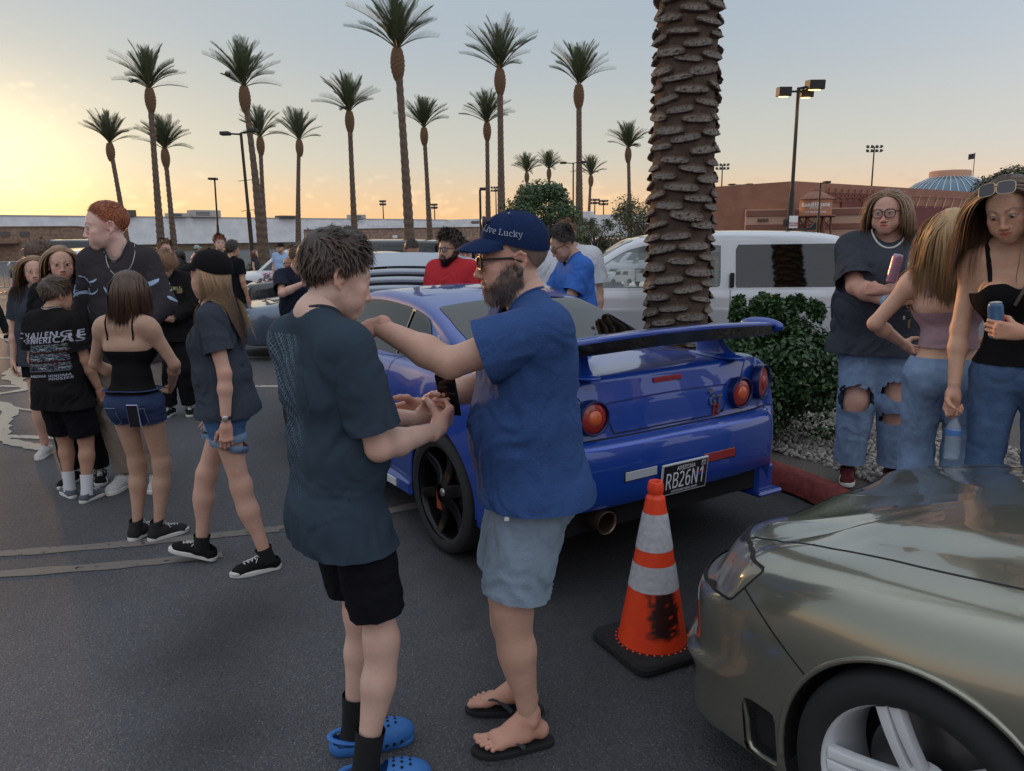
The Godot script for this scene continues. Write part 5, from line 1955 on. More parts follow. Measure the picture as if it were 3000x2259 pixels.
	for s in [1,-1]:
		for w in [[-.065,.06],[.015,.06]]: put("window",to_mesh(poly([Vector2(w[0],.078),Vector2(w[0] + w[1],.078),Vector2(w[0] + w[1] * .8,.115),Vector2(w[0],.118)],.002)),mat("seal_black"),m,Vector3(s * .061,.018,0)).rotation_degrees.y = -90
		for z in [-.085,.095]: put("wheel",to_mesh(join(tube([Vector3(s * .05,.026,z),Vector3(s * .064,.026,z)],[.026],14),tube([Vector3(s * .064,.026,z),Vector3(s * .066,.026,z)],[.014],10))),mat("tyre",lin(.018,.018,.019),.85),m)
	put("crate",to_mesh(box(Vector3(.12,.09,.10),Vector3(0,.065,-.21),.004)),wt,m)
	put("open_hatch",to_mesh(box(Vector3(.12,.006,.11),Vector3(0,.155,-.20),.002)),mat("seal_black"),m)

func silver_car():
	var o := thing("silver_coupe","low silver coupe with raised louvred engine cover behind the boy","car",Vector3(-1.16,0,-7.25),deg_to_rad(172))
	var pm := paint("silver_blue",lin(.29,.33,.39),.25,.32)
	var plan := [Vector2(0,0),Vector2(.6,.02),Vector2(.85,.14),Vector2(.93,.5),Vector2(.93,1.4),Vector2(.90,2.4),Vector2(.90,3.4),Vector2(.82,4.0),Vector2(.5,4.25),Vector2(0,4.3)]
	var side := [Vector2(-.08,.18),Vector2(-.01,.20),Vector2(0,.4),Vector2(0,.6),Vector2(-.03,.72),Vector2(-.12,.76)]
	var shell := car_shell(plan,5,func(p,out): return side,[.8,3.4],func(x,z,e,w): return e.y + .10 * sm(0,1,w) * sm(4.3,2.0,z),5)
	put("body",to_mesh(arch_cut(arch_cut(shell,.85,.33,.36),3.3,.33,.36)),pm,o)
	for s in [1.0,-1.0]:
		for z in [.85,3.3]: wheel(o,Vector3(s * .80,.33,z),s > 0,.33,.25,.24,"silver")
	var g := cabin(30,[[1.2,.80],[1.5,.98],[1.9,1.10],[2.3,1.12],[2.6,1.06],[3.3,.80]],.80,.2,.74,.08,1.2,3.3)
	put("cabin",to_mesh(g),dark_glass(),o)
	# the cover: a crowned lid with a recessed bay of louvres, its sides turned down
	var c := Transform3D(rot(44,0,0),Vector3(0,1.10,.40))
	var sheet := func(x: float,y: float) -> Vector3:   # x across, y up the slope
		var e := absf(x) / .90
		return Vector3(x,y,.13 * (1 - e * e) - .22 * pow(e,6.0) - .30 * pow(absf(y) / .5,2.0) * .25)
	var lid := grid(60,40,func(u,v): return sheet.call((u - .5) * 1.80 * lerpf(1.02,.90,v),(v - .5) * 1.22))
	var bay := func(p: Vector3) -> float: return maxf(absf(p.x) - lerpf(.56,.40,(p.y + .5)),maxf(-.36 - p.y,p.y - .36))
	var cover := put("engine_cover",to_mesh(clip(lid,negated(values(lid,bay)))),pm,o)
	cover.transform = c * Transform3D(rot(0,180,0),Vector3.ZERO)
	put("mesh_screen",to_mesh(push(clip(lid,values(lid,bay)),.0).slice(0,5)),mat("screen_dark",lin(.03,.032,.034),.6),cover).position.z = -.05
	for k in 6:
		var y := -.30 + k * .118
		var hw := lerpf(.55,.41,y + .5)
		put("louvre_blade",to_mesh(grid(16,6,func(u,v):
			var t: float = v * PI
			var q: Vector3 = sheet.call((u - .5) * 2 * hw,y)
			return q + Vector3(0,cos(t) * .034,-.022 + sin(t) * .030))),pm,cover)
	for s in [1.0,-1.0]:
		var rail := []
		for k in 9:
			var y := lerpf(-.52,.52,k / 8.0)
			rail.append((sheet.call(s * lerpf(.64,.47,k / 8.0),y) as Vector3) + Vector3(0,0,.004))
		put("cover_ridge",to_mesh(tube(rail,[.012],6)),pm,cover)
		put("support_strut",to_mesh(bar(Vector3(s * .80,.80,.75),Vector3(s * .78,1.22,.50),.022)),mat("seal_black"),o)
		put("bracket",to_mesh(box(Vector3(.05,.17,.05),Vector3(s * .70,1.26,.62),.012)),mat("seal_black"),o)

func far_car(label: String,at: Vector3,yaw: float,c: StandardMaterial3D,tall: float,L: float,group := "cars parked further off"):
	var o := thing("parked_car",label,"car",at,deg_to_rad(yaw),group)
	var belt := .86 + (tall - 1.42) * .5
	var plan := [Vector2(0,0),Vector2(.6,.03),Vector2(.83,.2),Vector2(.88,.8),Vector2(.88,L * .5),Vector2(.87,L - .8),Vector2(.78,L - .2),Vector2(.5,L - .04),Vector2(0,L)]
	var side := [Vector2(-.08,.22),Vector2(-.01,.25),Vector2(0,.5),Vector2(-.01,belt - .15),Vector2(-.04,belt - .04),Vector2(-.10,belt)]
	var suv := tall > 1.6
	var shell := car_shell(plan,4,func(p,out):
		var r := []
		for q in side: r.append(Vector2(q.x,q.y * lerpf(1.0,.84,sm(L * .6,L,p.y)) if q.y > .5 else q.y))
		return r,[.7,L - .8],func(x,z,e,w): return e.y + .06 * sm(0,1,w),4)
	put("body",to_mesh(arch_cut(arch_cut(shell,.95,.33,.37),L - .9,.33,.37)),c,o)
	for s in [1.0,-1.0]:
		for z in [.95,L - .9]: put("wheel",to_mesh(tube([Vector3(s * .62,.33,z),Vector3(s * .86,.33,z)],[.33],20)),mat("tyre",lin(.018,.018,.019),.85),o)
		put("tail_light",to_mesh(box(Vector3(.30,.12,.10),Vector3(s * .62,belt - .18,.07),.02)),mat("lens_red"),o)
		put("headlight",to_mesh(box(Vector3(.30,.12,.14),Vector3(s * .58,belt - .28,L - .12),.02)),mat("lens_white"),o)
		put("door_mirror",to_mesh(box(Vector3(.16,.11,.08),Vector3(s * .92,belt + .05,L * .63),.02)),c,o)
	var z0 := .05 if suv else .55
	var z1 := L - 1.15
	var roof := [[z0,belt - .02],[z0 + (.25 if suv else .7),tall - .10],[z0 + (.5 if suv else 1.1),tall - .02],[L * .48,tall],[L * .60,tall - .07],[z1,belt]]
	var g := cabin(40,roof,.85,.17,belt - .04,.09,z0,z1)
	var win := func(p: Vector3) -> float:
		var yr := curve_at(roof,p.z)
		var sidew := maxf(maxf(belt + .03 - p.y,p.y - yr + .12),maxf(minf(absf(p.z - L * .40) * -1 + .05,1.0),-1.0)) if absf(p.x) > .55 else 1.0
		var ends := maxf(absf(p.x) - .58,maxf(yr - .04 - p.y,minf(p.z - (z0 + (.22 if suv else .66)),L * .58 - p.z)))
		return minf(sidew,ends)
	var f := values(g,win)
	put("roof",to_mesh(clip(g,negated(f))),c,o)
	put("windows",to_mesh(push(clip(g,f),-.006)),dark_glass(),o)
	return o

func cone():
	var o := thing("traffic_cone","orange traffic cone with two white bands and black scuff marks","traffic cone",Vector3(.57,0,-2.955),deg_to_rad(27))
	var pts := []
	for k in 4:
		for j in 5:
			var t := PI / 2 * k + PI / 2 * j / 4.0
			pts.append(Vector2(signf(cos(PI / 2 * k + PI / 4)) * .145 + cos(t) * .045,signf(sin(PI / 2 * k + PI / 4)) * .145 + sin(t) * .045))
	var rub := mat("cone_rubber",lin(.016,.016,.017),.9)
	tri(rub,noise_tex(91,.05,256,Color(.6,.6,.6),Color(1,1,1),4),bump_tex(92,.06,256,3.0),.3,.4,false)
	put("base",to_mesh(slab(pts,.045,.012)),rub,o)
	var nz := noise(14,9.0,4)
	var prof := func(y: float) -> float: return .142 - (y - .045) / .70 * .119 if y < .665 else .027 + .006 * sin((y - .665) / .06 * PI)
	var make := func(y0: float,y1: float,n: int,grow: float) -> Array:
		return grid(48,n,func(u,v):
			var y: float = lerpf(y0,y1,v)
			var r: float = (prof.call(y) as float) + grow
			return Vector3(cos(TAU_ * u) * r,y,sin(TAU_ * u) * r),true)
	var a: Array = make.call(.045,.72,90,0.0)
	var col := PackedColorArray()
	for i in a[0].size():
		var p: Vector3 = a[0][i]
		var k := 1.0 + .10 * nz.get_noise_3dv(p * 2.0)
		var c := Color(.80 * k,.058 * k,.012)
		var d := absf(wrapf(atan2(p.z,p.x) - 1.80,-PI,PI))
		var n := nz.get_noise_3d(p.x * 3,p.y * .8,p.z * 3) * .35 + nz.get_noise_3dv(p * 5.0) * .22
		var s := sm(.62,.42,d + n * .8) * sm(.085,.115,p.y + n * .05) * sm(.30,.275,p.y + n * .05)
		s *= 1.0 - sm(.42,.5,nz.get_noise_3dv(p * 3.2 + Vector3(4,0,1)))
		c = c.lerp(Color(.012,.010,.010),clampf(s,0,1) * .97)
		c.a = 1.0
		col.append(c)
	a[2] = col
	var om := vmat("cone_orange",.42)
	put("cone_body",to_mesh(a),om,o)
	var sheetm := mat("reflective_white",lin(.60,.60,.64),.38)
	tri(sheetm,noise_tex(93,.02,512,Color(.80,.80,.80),Color(1,1,1),6),bump_tex(94,.25,256,2.0),.35,.3,false)
	put("reflective_band",to_mesh(make.call(.283,.388,6,.0022)),sheetm,o)
	put("reflective_band",to_mesh(make.call(.447,.597,6,.0022)),sheetm,o)
	put("rim",to_mesh(lathe([Vector2(.018,.70),Vector2(.018,.722),Vector2(.027,.724),Vector2(.030,.712),Vector2(.026,.70)],32)),om.duplicate(),o)
	mats["cone_rim"] = mat("cone_rim",lin(.80,.058,.012),.42)
	(o.get_child(o.get_child_count() - 1) as MeshInstance3D).material_override = mats["cone_rim"]
	for k in 32:
		var t := TAU_ * k / 32
		put("rivet",to_mesh(lathe([Vector2(.0001,.0022),Vector2(.0045,.0014),Vector2(.005,0)],8)),mats["cone_rim"],o,Vector3(cos(t) * .150,.0452,sin(t) * .150))

func barrier():
	var o := thing("crowd_barrier","grey steel crowd barrier at the far left edge","barrier",Vector3(-16.6,0,-27.0),.15)
	var st := mat("galvanised",lin(.30,.29,.28),.45,.7)
	put("frame",to_mesh(tube([Vector3(-1.2,.1,0),Vector3(-1.2,1.0,0),Vector3(-1.15,1.08,0),Vector3(1.15,1.08,0),Vector3(1.2,1.0,0),Vector3(1.2,.1,0)],[.024],8)),st,o)
	put("rail",to_mesh(bar(Vector3(-1.2,.22,0),Vector3(1.2,.22,0),.02)),st,o)
	for k in 15: put("upright",to_mesh(bar(Vector3(-1.05 + k * .15,.22,0),Vector3(-1.05 + k * .15,1.07,0),.012)),st,o)
	for s in [-1,1]: put("foot",to_mesh(bar(Vector3(s * 1.0,.04,-.3),Vector3(s * 1.0,.04,.3),.022)),st,o)

func vehicles():
	blue_car()
	green_car()
	van()
	silver_car()
	cone()
	barrier()
	var wh := paint("far_white",lin(.55,.56,.57),.1,.4)
	var sv := paint("far_silver",lin(.30,.31,.33),.5,.35)
	var bl := paint("far_blue",lin(.10,.135,.19),.5,.35)
	var bk := paint("far_black",lin(.012,.012,.014),.2,.35)
	far_car("white wagon behind the person in the black sweatshirt",Vector3(-5.2,0,-9.9),-152,wh,1.62,4.4)
	far_car("white sedan behind the flowering bush",Vector3(-3.6,0,-22.0),-80,wh,1.46,4.5)
	far_car("grey blue hatchback behind the man with the bowed head",Vector3(-.2,0,-13.0),-68,bl,1.50,4.2)
	far_car("black car with its lid up left of the bowed man",Vector3(-1.2,0,-17.0),-80,bk,1.68,4.4)
	far_car("silver car right of the man in the red tee",Vector3(1.0,0,-14.5),-70,sv,1.45,4.4)
	far_car("dark pickup like car at the far left behind the barrier",Vector3(-17.2,0,-34.0),-100,bk,1.85,4.8)
	far_car("silver car at the left edge beyond the white wagon",Vector3(-10.6,0,-25.0),-95,sv,1.48,4.4)
	far_car("pale car seen between the white tee and the van",Vector3(6.4,0,-26.0),-75,sv,1.5,4.4)
	far_car("dark blue car seen between the white tee and the van",Vector3(2.6,0,-17.5),-80,bl,1.45,4.4)
	far_car("distant white car under the wispy tree",Vector3(9.6,0,-38.0),-85,wh,1.5,4.4)
	for k in 4: far_car(["dark","white","silver","blue"][k] + " car added behind the camera, unseen, for reflections in the paint",Vector3(-6.5 + k * 4.6,0,7.5 + k * .8),[150,140,146,150][k],[bk,wh,sv,bl][k],1.48,4.4)  # unseen cars added behind the camera to fill the reflections
# ---------------------------------------------------------------- the crowd
func who(label: String,x: float,z: float,yaw: float,H: float,o: Dictionary,y := 0.0):
	o.label = label
	o.pos = Vector3(x,y,z)
	o.yaw = yaw
	o.H_m = H
	jobs.append(o)

func cast():
	var fair := Color(.58,.345,.255)
	var tan_ := Color(.47,.265,.175)
	var pale := Color(.66,.425,.335)
	var olive := Color(.45,.275,.19)
	var frame := mat("frame_black",lin(.008,.008,.010),.3)
	var black := cloth("black_tee",lin(.010,.010,.012))
	var charcoal := cloth("charcoal_tee",lin(.030,.031,.037))
	var slate := cloth("slate_grey_tee",lin(.048,.056,.074))
	var canvas_w := cloth("canvas_white",lin(.55,.54,.52),.9,.1)
	var canvas_k := cloth("canvas_black",lin(.014,.014,.015),.9,.1)
	var canvas_g := cloth("canvas_grey",lin(.13,.14,.165),.9,.1)
	var jeans := denim("denim_mid",lin(.085,.135,.235))
	var light_jeans := denim("denim_light",lin(.27,.37,.52))
	var navy_short := denim("denim_navy",lin(.045,.065,.135))
	var blk_trouser := cloth("black_trouser",lin(.013,.013,.015))
	var brown := Color(.050,.028,.018)
	var dark := Color(.022,.014,.010)
	var sand := Color(.22,.145,.075)
	var pant := func(m,extra := {}) -> Dictionary:
		var d := {"mat": m,"leg": 1.93,"loose": .018,"ankle": .056,"flare": 1.4}
		d.merge(extra,true)
		return d
	var low := func(m,extra := {}) -> Dictionary:
		var d := {"style": "low","mat": m}
		d.merge(extra,true)
		return d
	who("bearded man in blue tee, navy cap and glasses reaching out beside the blue car",.055,-2.42,-84,1.76,{"w": 1.12,"belly": .55,"cell": .0105,"hcell": .0042,"skin": fair,"face": "man",
		"lean": 2.0,"twist": 8.0,"head": [-8,3,0],"beard": .60,"beard_hair": 3600,"beard_tip": Color(.55,.50,.46),"iris": Color(.08,.07,.05),
		"la": [Vector3(.06,1.425,.465),Vector3(.4,-1,.0),"hold",Vector3(-.25,-.30,.8),Vector3(-.3,-.9,-.3)],
		"ra": [Vector3(-.20,1.12,.34),Vector3(-.6,-.2,-.6),"relaxed"],
		"ll": [Vector3(.09,.085,.02),8.0],"rl": [Vector3(-.10,.085,.03),-10.0],
		"top": {"mat": cloth("blue_tee",lin(.042,.088,.235)),"loose": .017,"hem": .868,"sleeve": .66,"sleeve_r": .096,"wrinkle": .009,"flare": .012,"neck": .072},
		"bottom": {"mat": cloth("grey_chino",lin(.27,.34,.42)),"name": "shorts","loose": .024,"leg": .86,"wrinkle": .010,"flare": 1.9},
		"shoes": {"style": "flip"},"hair": {"style": "buzz","color": Color(.20,.145,.11),"thick": .010,"seed": 3},
		"cap": {"mat": cloth("navy_cap",lin(.013,.028,.085)),"tip": 4.0,"brim": .078,"tall": .014},"glasses": {"mat": frame,"thick": .0030}})
	who("dark haired boy in a slate raglan tee, black shorts and blue clogs holding a phone",-.515,-2.22,128,1.735,{"w": .85,"cell": .0105,"hcell": .0042,"skin": pale,"face": "boy","hs": .98,"lean": -5.0,"twist": 6.0,"head": [-14,22,-3],
		"ra": [Vector3(-.11,1.12,.27),Vector3(-.4,-.3,-1),"grip",Vector3(.45,.25,.8),Vector3(.7,.2,-.6)],
		"la": [Vector3(.06,1.12,.31),Vector3(.5,-.3,-1),"grip",Vector3(-.3,.35,.8),Vector3(-.7,.2,-.6)],
		"ll": [Vector3(.10,.085,.04),-22.0],"rl": [Vector3(-.10,.085,-.02),-30.0],
		"top": {"mat": scale_print(),"uv": "back","loose": .014,"hem": .80,"sleeve": .80,"sleeve_r": .086,"wrinkle": .008,"flare": -.004,"neck": .070},
		"bottom": {"mat": cloth("black_shorts",lin(.010,.010,.014)),"name": "shorts","loose": .015,"leg": .78,"flare": 2.2},
		"shoes": {"style": "clog","name": "clog","mat": mat("clog_blue",lin(.035,.16,.46),.6),"sole": mat("clog_blue"),"sock": mat("sock_black",lin(.008,.008,.009),.95),"sock_h": .12},
		"hair": {"style": "short","color": Color(.040,.023,.015),"tip": Color(.105,.062,.042),"thick": .026,"sides": .5,"front": .4,"n": 3000,"length": .062,"curl": .8,"lift": .0,"gravity": .16,"comb": Vector3(.25,0,1),"width": .0030,"seed": 21,"short": .5}})
	who("woman in black cap with long blond hair, grey tee and denim shorts walking left",-1.46,-3.84,-84,1.645,{"sex": 1,"w": .92,"cell": .011,"hcell": .006,"skin": fair,"head": [-14,2,0],"twist": -6.0,
		"la": [Vector3(.235,.82,-.06),Vector3(.4,0,-1),"relaxed"],"ra": [Vector3(-.22,.86,.12),Vector3(-.4,0,-1),"relaxed"],
		"ll": [Vector3(.09,.085,-.17),22.0],"rl": [Vector3(-.08,.11,.22),-8.0,Vector3(0,0,1),-14.0],
		"top": {"mat": slate,"loose": .014,"hem": .885,"sleeve": .62,"sleeve_r": .076,"wrinkle": .010,"neck": .085,"vneck": 1.30,"neck_z": .03},
		"bottom": {"mat": denim("denim_short",lin(.085,.165,.30)),"name": "denim_shorts","loose": .012,"leg": .42,"flare": 2.0,"cuff": true,"cuff_mat": denim("denim_cuff",lin(.24,.34,.47))},
		"shoes": low.call(canvas_k,{"toe": true,"sock": mat("sock_black"),"sock_h": .05}),"watch": 1,
		"hair": {"style": "long","color": Color(.450,.297,.171),"tip": Color(.837,.621,.392),"thick": .016,"n": 2100,"length": .43,"width": .0032,"curl": .16,"wind": Vector3(-.10,.02,-.26),"seed": 5},
		"cap": {"mat": cloth("black_cap",lin(.012,.011,.012)),"brim": .072,"tall": .012}})
	who("girl from behind in black camisole and denim shorts with a phone in her pocket",-2.12,-4.24,172,1.545,{"sex": 1,"w": .96,"cell": .0115,"skin": olive,"hcell": .006,"head": [-10,14,0],
		"la": [Vector3(.15,1.0,.20),Vector3(1,-.25,-.5),"relaxed"],"ra": [Vector3(-.13,1.0,.22),Vector3(-1,-.25,-.5),"relaxed"],
		"ll": [Vector3(.075,.085,.0),-14.0],"rl": [Vector3(-.075,.085,.0),-34.0],
		"top": {"mat": cloth("black_cami",lin(.010,.009,.010)),"name": "camisole","cami": true,"loose": .005,"hem": .985,"wrinkle": .002,"sleeve": 0.0,"back_y": 1.255,"front_y": 1.30,"strap": .085},
		"bottom": {"mat": navy_short,"name": "denim_shorts","loose": .009,"leg": .30,"flare": 1.6,"waist": 1.02,"frayed": 1.0},
		"shoes": {"style": "high","mat": cloth("canvas_charcoal",lin(.035,.034,.036),.9,.1),"toe": true},
		"hair": {"style": "long","color": Color(.081,.047,.032),"tip": Color(.198,.112,.076),"thick": .020,"n": 2200,"length": .27,"width": .0034,"curl": .10,"seed": 8}})
	who("boy from behind in black graphic race tee, black shorts and grey sneakers",-2.93,-4.94,164,1.48,{"w": .98,"cell": .012,"skin": tan_,"face": "boy","hs": 1.05,"head": [-12,10,0],
		"ll": [Vector3(.11,.085,.05),62.0],"rl": [Vector3(-.11,.085,.0),4.0],"ra": [Vector3(-.24,.84,.12),Vector3(-.5,0,-1),"relaxed"],
		"top": {"mat": race_print(),"uv": "back","loose": .026,"hem": .76,"sleeve": .72,"sleeve_r": .094,"wrinkle": .010,"flare": .02},
		"bottom": {"mat": mats["black_shorts"],"name": "shorts","loose": .034,"leg": .93,"flare": 1.5},
		"shoes": low.call(canvas_g,{"sock": mat("sock_white",lin(.60,.60,.62),.95),"sock_h": .13}),
		"hair": {"style": "short","color": Color(.050,.031,.022),"tip": Color(.153,.090,.054),"thick": .018,"sides": .8,"n": 1700,"length": .06,"curl": .22,"lift": .06,"comb": Vector3(0,0,1),"seed": 31,"line": 0.0}})
	who("tall red haired youth in a long sleeved charcoal shirt with pale tribal print, looking left",-2.62,-5.22,4,1.95,{"w": .82,"cell": .0115,"hcell": .0042,"skin": Color(.70,.45,.37),"face": "boy","head": [-72,6,0],"hs": 1.13,"twist": 6.0,
		"la": [Vector3(.14,.99,.20),Vector3(1,-.2,-.6),"relaxed"],"ra": [Vector3(-.25,.84,.05),Vector3(-.6,0,-1),"relaxed"],
		"top": {"mat": tribal_print(),"uv": "front","loose": .022,"hem": .80,"sleeve": 1.93,"wrinkle": .009,"neck": .074},
		"bottom": pant.call(cloth("khaki",lin(.30,.25,.20)),{"loose": .028}),"shoes": low.call(canvas_w),
		"hair": {"style": "short","color": Color(.279,.072,.022),"tip": Color(.540,.153,.045),"thick": .012,"sides": .5,"n": 1900,"length": .022,"curl": .18,"lift": .25,"comb": Vector3(0,0,1),"width": .0022,"seed": 41}})
	who("long haired blond girl in a black tee with gold lettering behind the red haired youth",-3.08,-5.35,14,1.68,{"sex": 1,"skin": fair,"head": [18,2,0],
		"top": {"mat": north_print(),"uv": "front","loose": .026,"hem": .80,"sleeve": .75,"sleeve_r": .088},"bottom": pant.call(blk_trouser),"shoes": low.call(canvas_k),
		"hair": {"style": "long","color": Color(.306,.189,.108),"tip": Color(.567,.378,.216),"thick": .014,"n": 1000,"length": .36,"width": .0048,"curl": .07,"seed": 9}})
	who("girl with wavy light brown hair and grey tee glancing right at the far left",-3.72,-6.1,22,1.60,{"sex": 1,"skin": fair,"head": [6,0,0],"gaze": Vector3(.55,0,1),
		"top": {"mat": slate,"loose": .020,"hem": .82,"sleeve": .70},"bottom": {"mat": mats["black_shorts"],"name": "shorts","loose": .015,"leg": .5},"shoes": low.call(canvas_w),
		"hair": {"style": "long","color": Color(.270,.153,.081),"tip": Color(.621,.405,.216),"thick": .018,"n": 1000,"length": .42,"width": .0048,"curl": .42,"seed": 12}})
	who("person with fluffy dark curls and a blue tee at the far left, seen from behind",-4.28,-7.1,170,1.70,{"skin": tan_,"face": "boy",
		"top": {"mat": cloth("royal_tee",lin(.045,.065,.36)),"loose": .03,"hem": .76,"sleeve": .75,"sleeve_r": .095},"bottom": {"mat": mats["black_shorts"],"name": "shorts","loose": .03,"leg": .9},"shoes": low.call(canvas_w),
		"hair": {"style": "short","color": Color(.090,.050,.031),"tip": Color(.306,.171,.099),"thick": .045,"sides": .9,"n": 1300,"length": .06,"curl": 1.1,"lift": .6,"comb": Vector3(0,0,.4),"width": .004,"seed": 14}})
	who("person with curly brown hair over the face, black sweatshirt, looking down at a phone",-3.31,-7.5,12,1.63,{"w": 1.08,"cell": .013,"skin": fair,"face": "boy","head": [6,28,0],
		"la": [Vector3(.045,1.04,.25),Vector3(.8,-.5,-.4),"grip",Vector3(-.6,.35,.5),Vector3(-.3,.5,-.6)],"ra": [Vector3(-.09,1.03,.24),Vector3(-.8,-.5,-.4),"grip",Vector3(.6,.35,.5),Vector3(.3,.5,-.6)],
		"top": {"mat": cloth("black_fleece",lin(.014,.013,.014)),"loose": .034,"hem": .80,"sleeve": 1.9,"wrinkle": .012},"bottom": pant.call(blk_trouser,{"loose": .026}),"shoes": low.call(canvas_k),
		"hair": {"style": "short","color": Color(.216,.112,.058),"tip": Color(.486,.270,.135),"thick": .040,"sides": .9,"front": .5,"n": 1700,"length": .11,"curl": .9,"lift": .25,"gravity": .3,"comb": Vector3(.1,0,1),"width": .0038,"line": -16.0,"seed": 17}})
	who("person with fluffy brown hair behind the curly haired one in black",-4.85,-11.0,40,1.72,{"skin": fair,"face": "boy","top": {"mat": charcoal,"hem": .8},"bottom": pant.call(blk_trouser),"cell": .018,
		"hair": {"style": "short","color": Color(.144,.081,.050),"tip": Color(.468,.288,.162),"thick": .035,"n": 700,"length": .05,"curl": .8,"lift": .4,"width": .006,"seed": 19}})
	who("person in a black tee and blue jeans behind the black cap",-3.60,-9.1,-62,1.60,{"skin": fair,"cell": .015,"w": 1.0,"la": [Vector3(.24,.86,.16),Vector3(.4,0,-1),"fist"],"top": {"mat": black,"hem": .82,"loose": .02,"sleeve": .6},"bottom": pant.call(denim("denim_blue",lin(.05,.11,.24))),"shoes": low.call(canvas_k),"hair": {"style": "buzz","color": dark}})
	who("stocky man in dark tee, black shorts and white shoes by the flower bush",-3.98,-14.1,-72,1.40,{"w": 1.15,"skin": tan_,"cell": .018,"head": [0,8,0],"top": {"mat": cloth("navy_grey",lin(.028,.036,.055)),"loose": .024,"hem": .78,"sleeve": .75},"bottom": {"mat": mats["black_shorts"],"name": "shorts","loose": .03,"leg": .9},"shoes": low.call(canvas_w,{"sock": mat("sock_black"),"sock_h": .07}),"glasses": {"mat": frame,"thick": .004},"hair": {"style": "buzz","color": Color(.288,.162,.108),"thick": .004,"line": 18.0}})
	who("teenage boy in dark tee and olive trousers raising a phone to take a picture",-2.14,-7.8,30,1.65,{"w": .92,"cell": .0125,"skin": fair,"face": "boy","head": [14,12,0],
		"ra": [Vector3(-.02,1.36,.34),Vector3(-.9,-.8,.2),"grip",Vector3(.25,.8,.3),Vector3(.2,.1,-1)],"la": [Vector3(.10,1.34,.34),Vector3(.9,-.8,.2),"grip",Vector3(-.25,.8,.3),Vector3(-.2,.1,-1)],
		"top": {"mat": cloth("ink_tee",lin(.018,.022,.036)),"loose": .026,"hem": .77,"sleeve": .75,"sleeve_r": .088},"bottom": pant.call(cloth("olive_trouser",lin(.030,.032,.024))),"shoes": low.call(canvas_k),
		"hair": {"style": "short","color": Color(.081,.047,.032),"tip": Color(.252,.153,.099),"thick": .024,"n": 1200,"length": .065,"curl": .3,"lift": .08,"comb": Vector3(.1,0,1),"line": -12.0,"seed": 23}})
	who("bearded man in pale blue shirt and black cap by the white panel",-5.85,-20.0,10,1.62,{"skin": fair,"cell": .018,"beard": .8,"head": [-30,0,0],"top": {"mat": cloth("sky_shirt",lin(.36,.50,.72)),"loose": .02,"hem": .8},"bottom": pant.call(jeans),"hair": {"style": "buzz","color": Color(.288,.126,.054)},"cap": {"mat": mats["black_cap"]}})
	who("man in black tee and pale green cap turned away",-9.6,-24.0,150,1.58,{"skin": fair,"cell": .02,"top": {"mat": black,"hem": .8},"bottom": pant.call(blk_trouser),"hair": {"style": "buzz","color": brown},"cap": {"mat": cloth("mint_cap",lin(.30,.40,.34))}})
	who("man in dark cap facing left beside the green capped man",-9.0,-24.5,-60,1.58,{"skin": tan_,"cell": .02,"top": {"mat": charcoal,"hem": .8},"bottom": pant.call(blk_trouser),"hair": {"style": "buzz","color": brown},"cap": {"mat": mats["black_cap"]}})
	who("person with auburn hair standing behind the black cap",-5.0,-13.5,30,1.80,{"skin": pale,"cell": .018,"top": {"mat": charcoal,"hem": .8},"bottom": pant.call(blk_trouser),"hair": {"style": "short","color": Color(.180,.054,.027),"tip": Color(.396,.126,.063),"thick": .03,"n": 700,"length": .07,"curl": .3,"lift": .1,"width": .006,"seed": 25}})
	who("dark curly head just above the back of the black cap",-4.27,-12.0,150,1.68,{"skin": tan_,"cell": .018,"top": {"mat": black,"hem": .8},"bottom": pant.call(blk_trouser),"hair": {"style": "short","color": dark,"tip": Color(.144,.090,.063),"thick": .04,"n": 700,"length": .05,"curl": 1.0,"lift": .5,"width": .006,"seed": 26}})
	who("brown haired woman in a dark sleeveless dress by the dark lamp post",-7.85,-24.0,95,1.42,{"sex": 1,"skin": fair,"cell": .018,"top": {"mat": cloth("dress_grey",lin(.045,.047,.055)),"loose": .02,"hem": .55,"sleeve": .08,"flare": .06},"shoes": low.call(canvas_k),"hair": {"style": "long","color": Color(.162,.081,.050),"tip": Color(.288,.153,.090),"n": 500,"length": .38,"width": .008,"curl": .1,"seed": 27}})
	who("dark haired person in black left of the green capped man",-6.35,-15.0,160,1.55,{"skin": tan_,"cell": .018,"sex": 1,"top": {"mat": black,"hem": .8},"bottom": pant.call(blk_trouser),"hair": {"style": "long","color": dark,"tip": dark,"n": 500,"length": .3,"width": .007,"curl": .2,"seed": 28}})
	who("far person with sandy hair between two palm trunks",-8.75,-18.0,170,1.68,{"skin": fair,"cell": .02,"top": {"mat": charcoal,"hem": .8},"bottom": pant.call(jeans),"hair": {"style": "short","color": sand,"tip": sand * 1.8,"thick": .02,"n": 400,"length": .04,"width": .007,"seed": 29}})
	who("man in glasses bowing his head over the silver car",-1.22,-9.3,18,1.74,{"skin": tan_,"cell": .016,"lean": 12.0,"head": [10,26,0],"top": {"mat": slate,"hem": .8},"bottom": pant.call(jeans),"glasses": {"mat": frame,"thick": .003},"hair": {"style": "short","color": dark,"tip": Color(.144,.090,.063),"thick": .010,"n": 900,"length": .02,"width": .003,"seed": 33}})
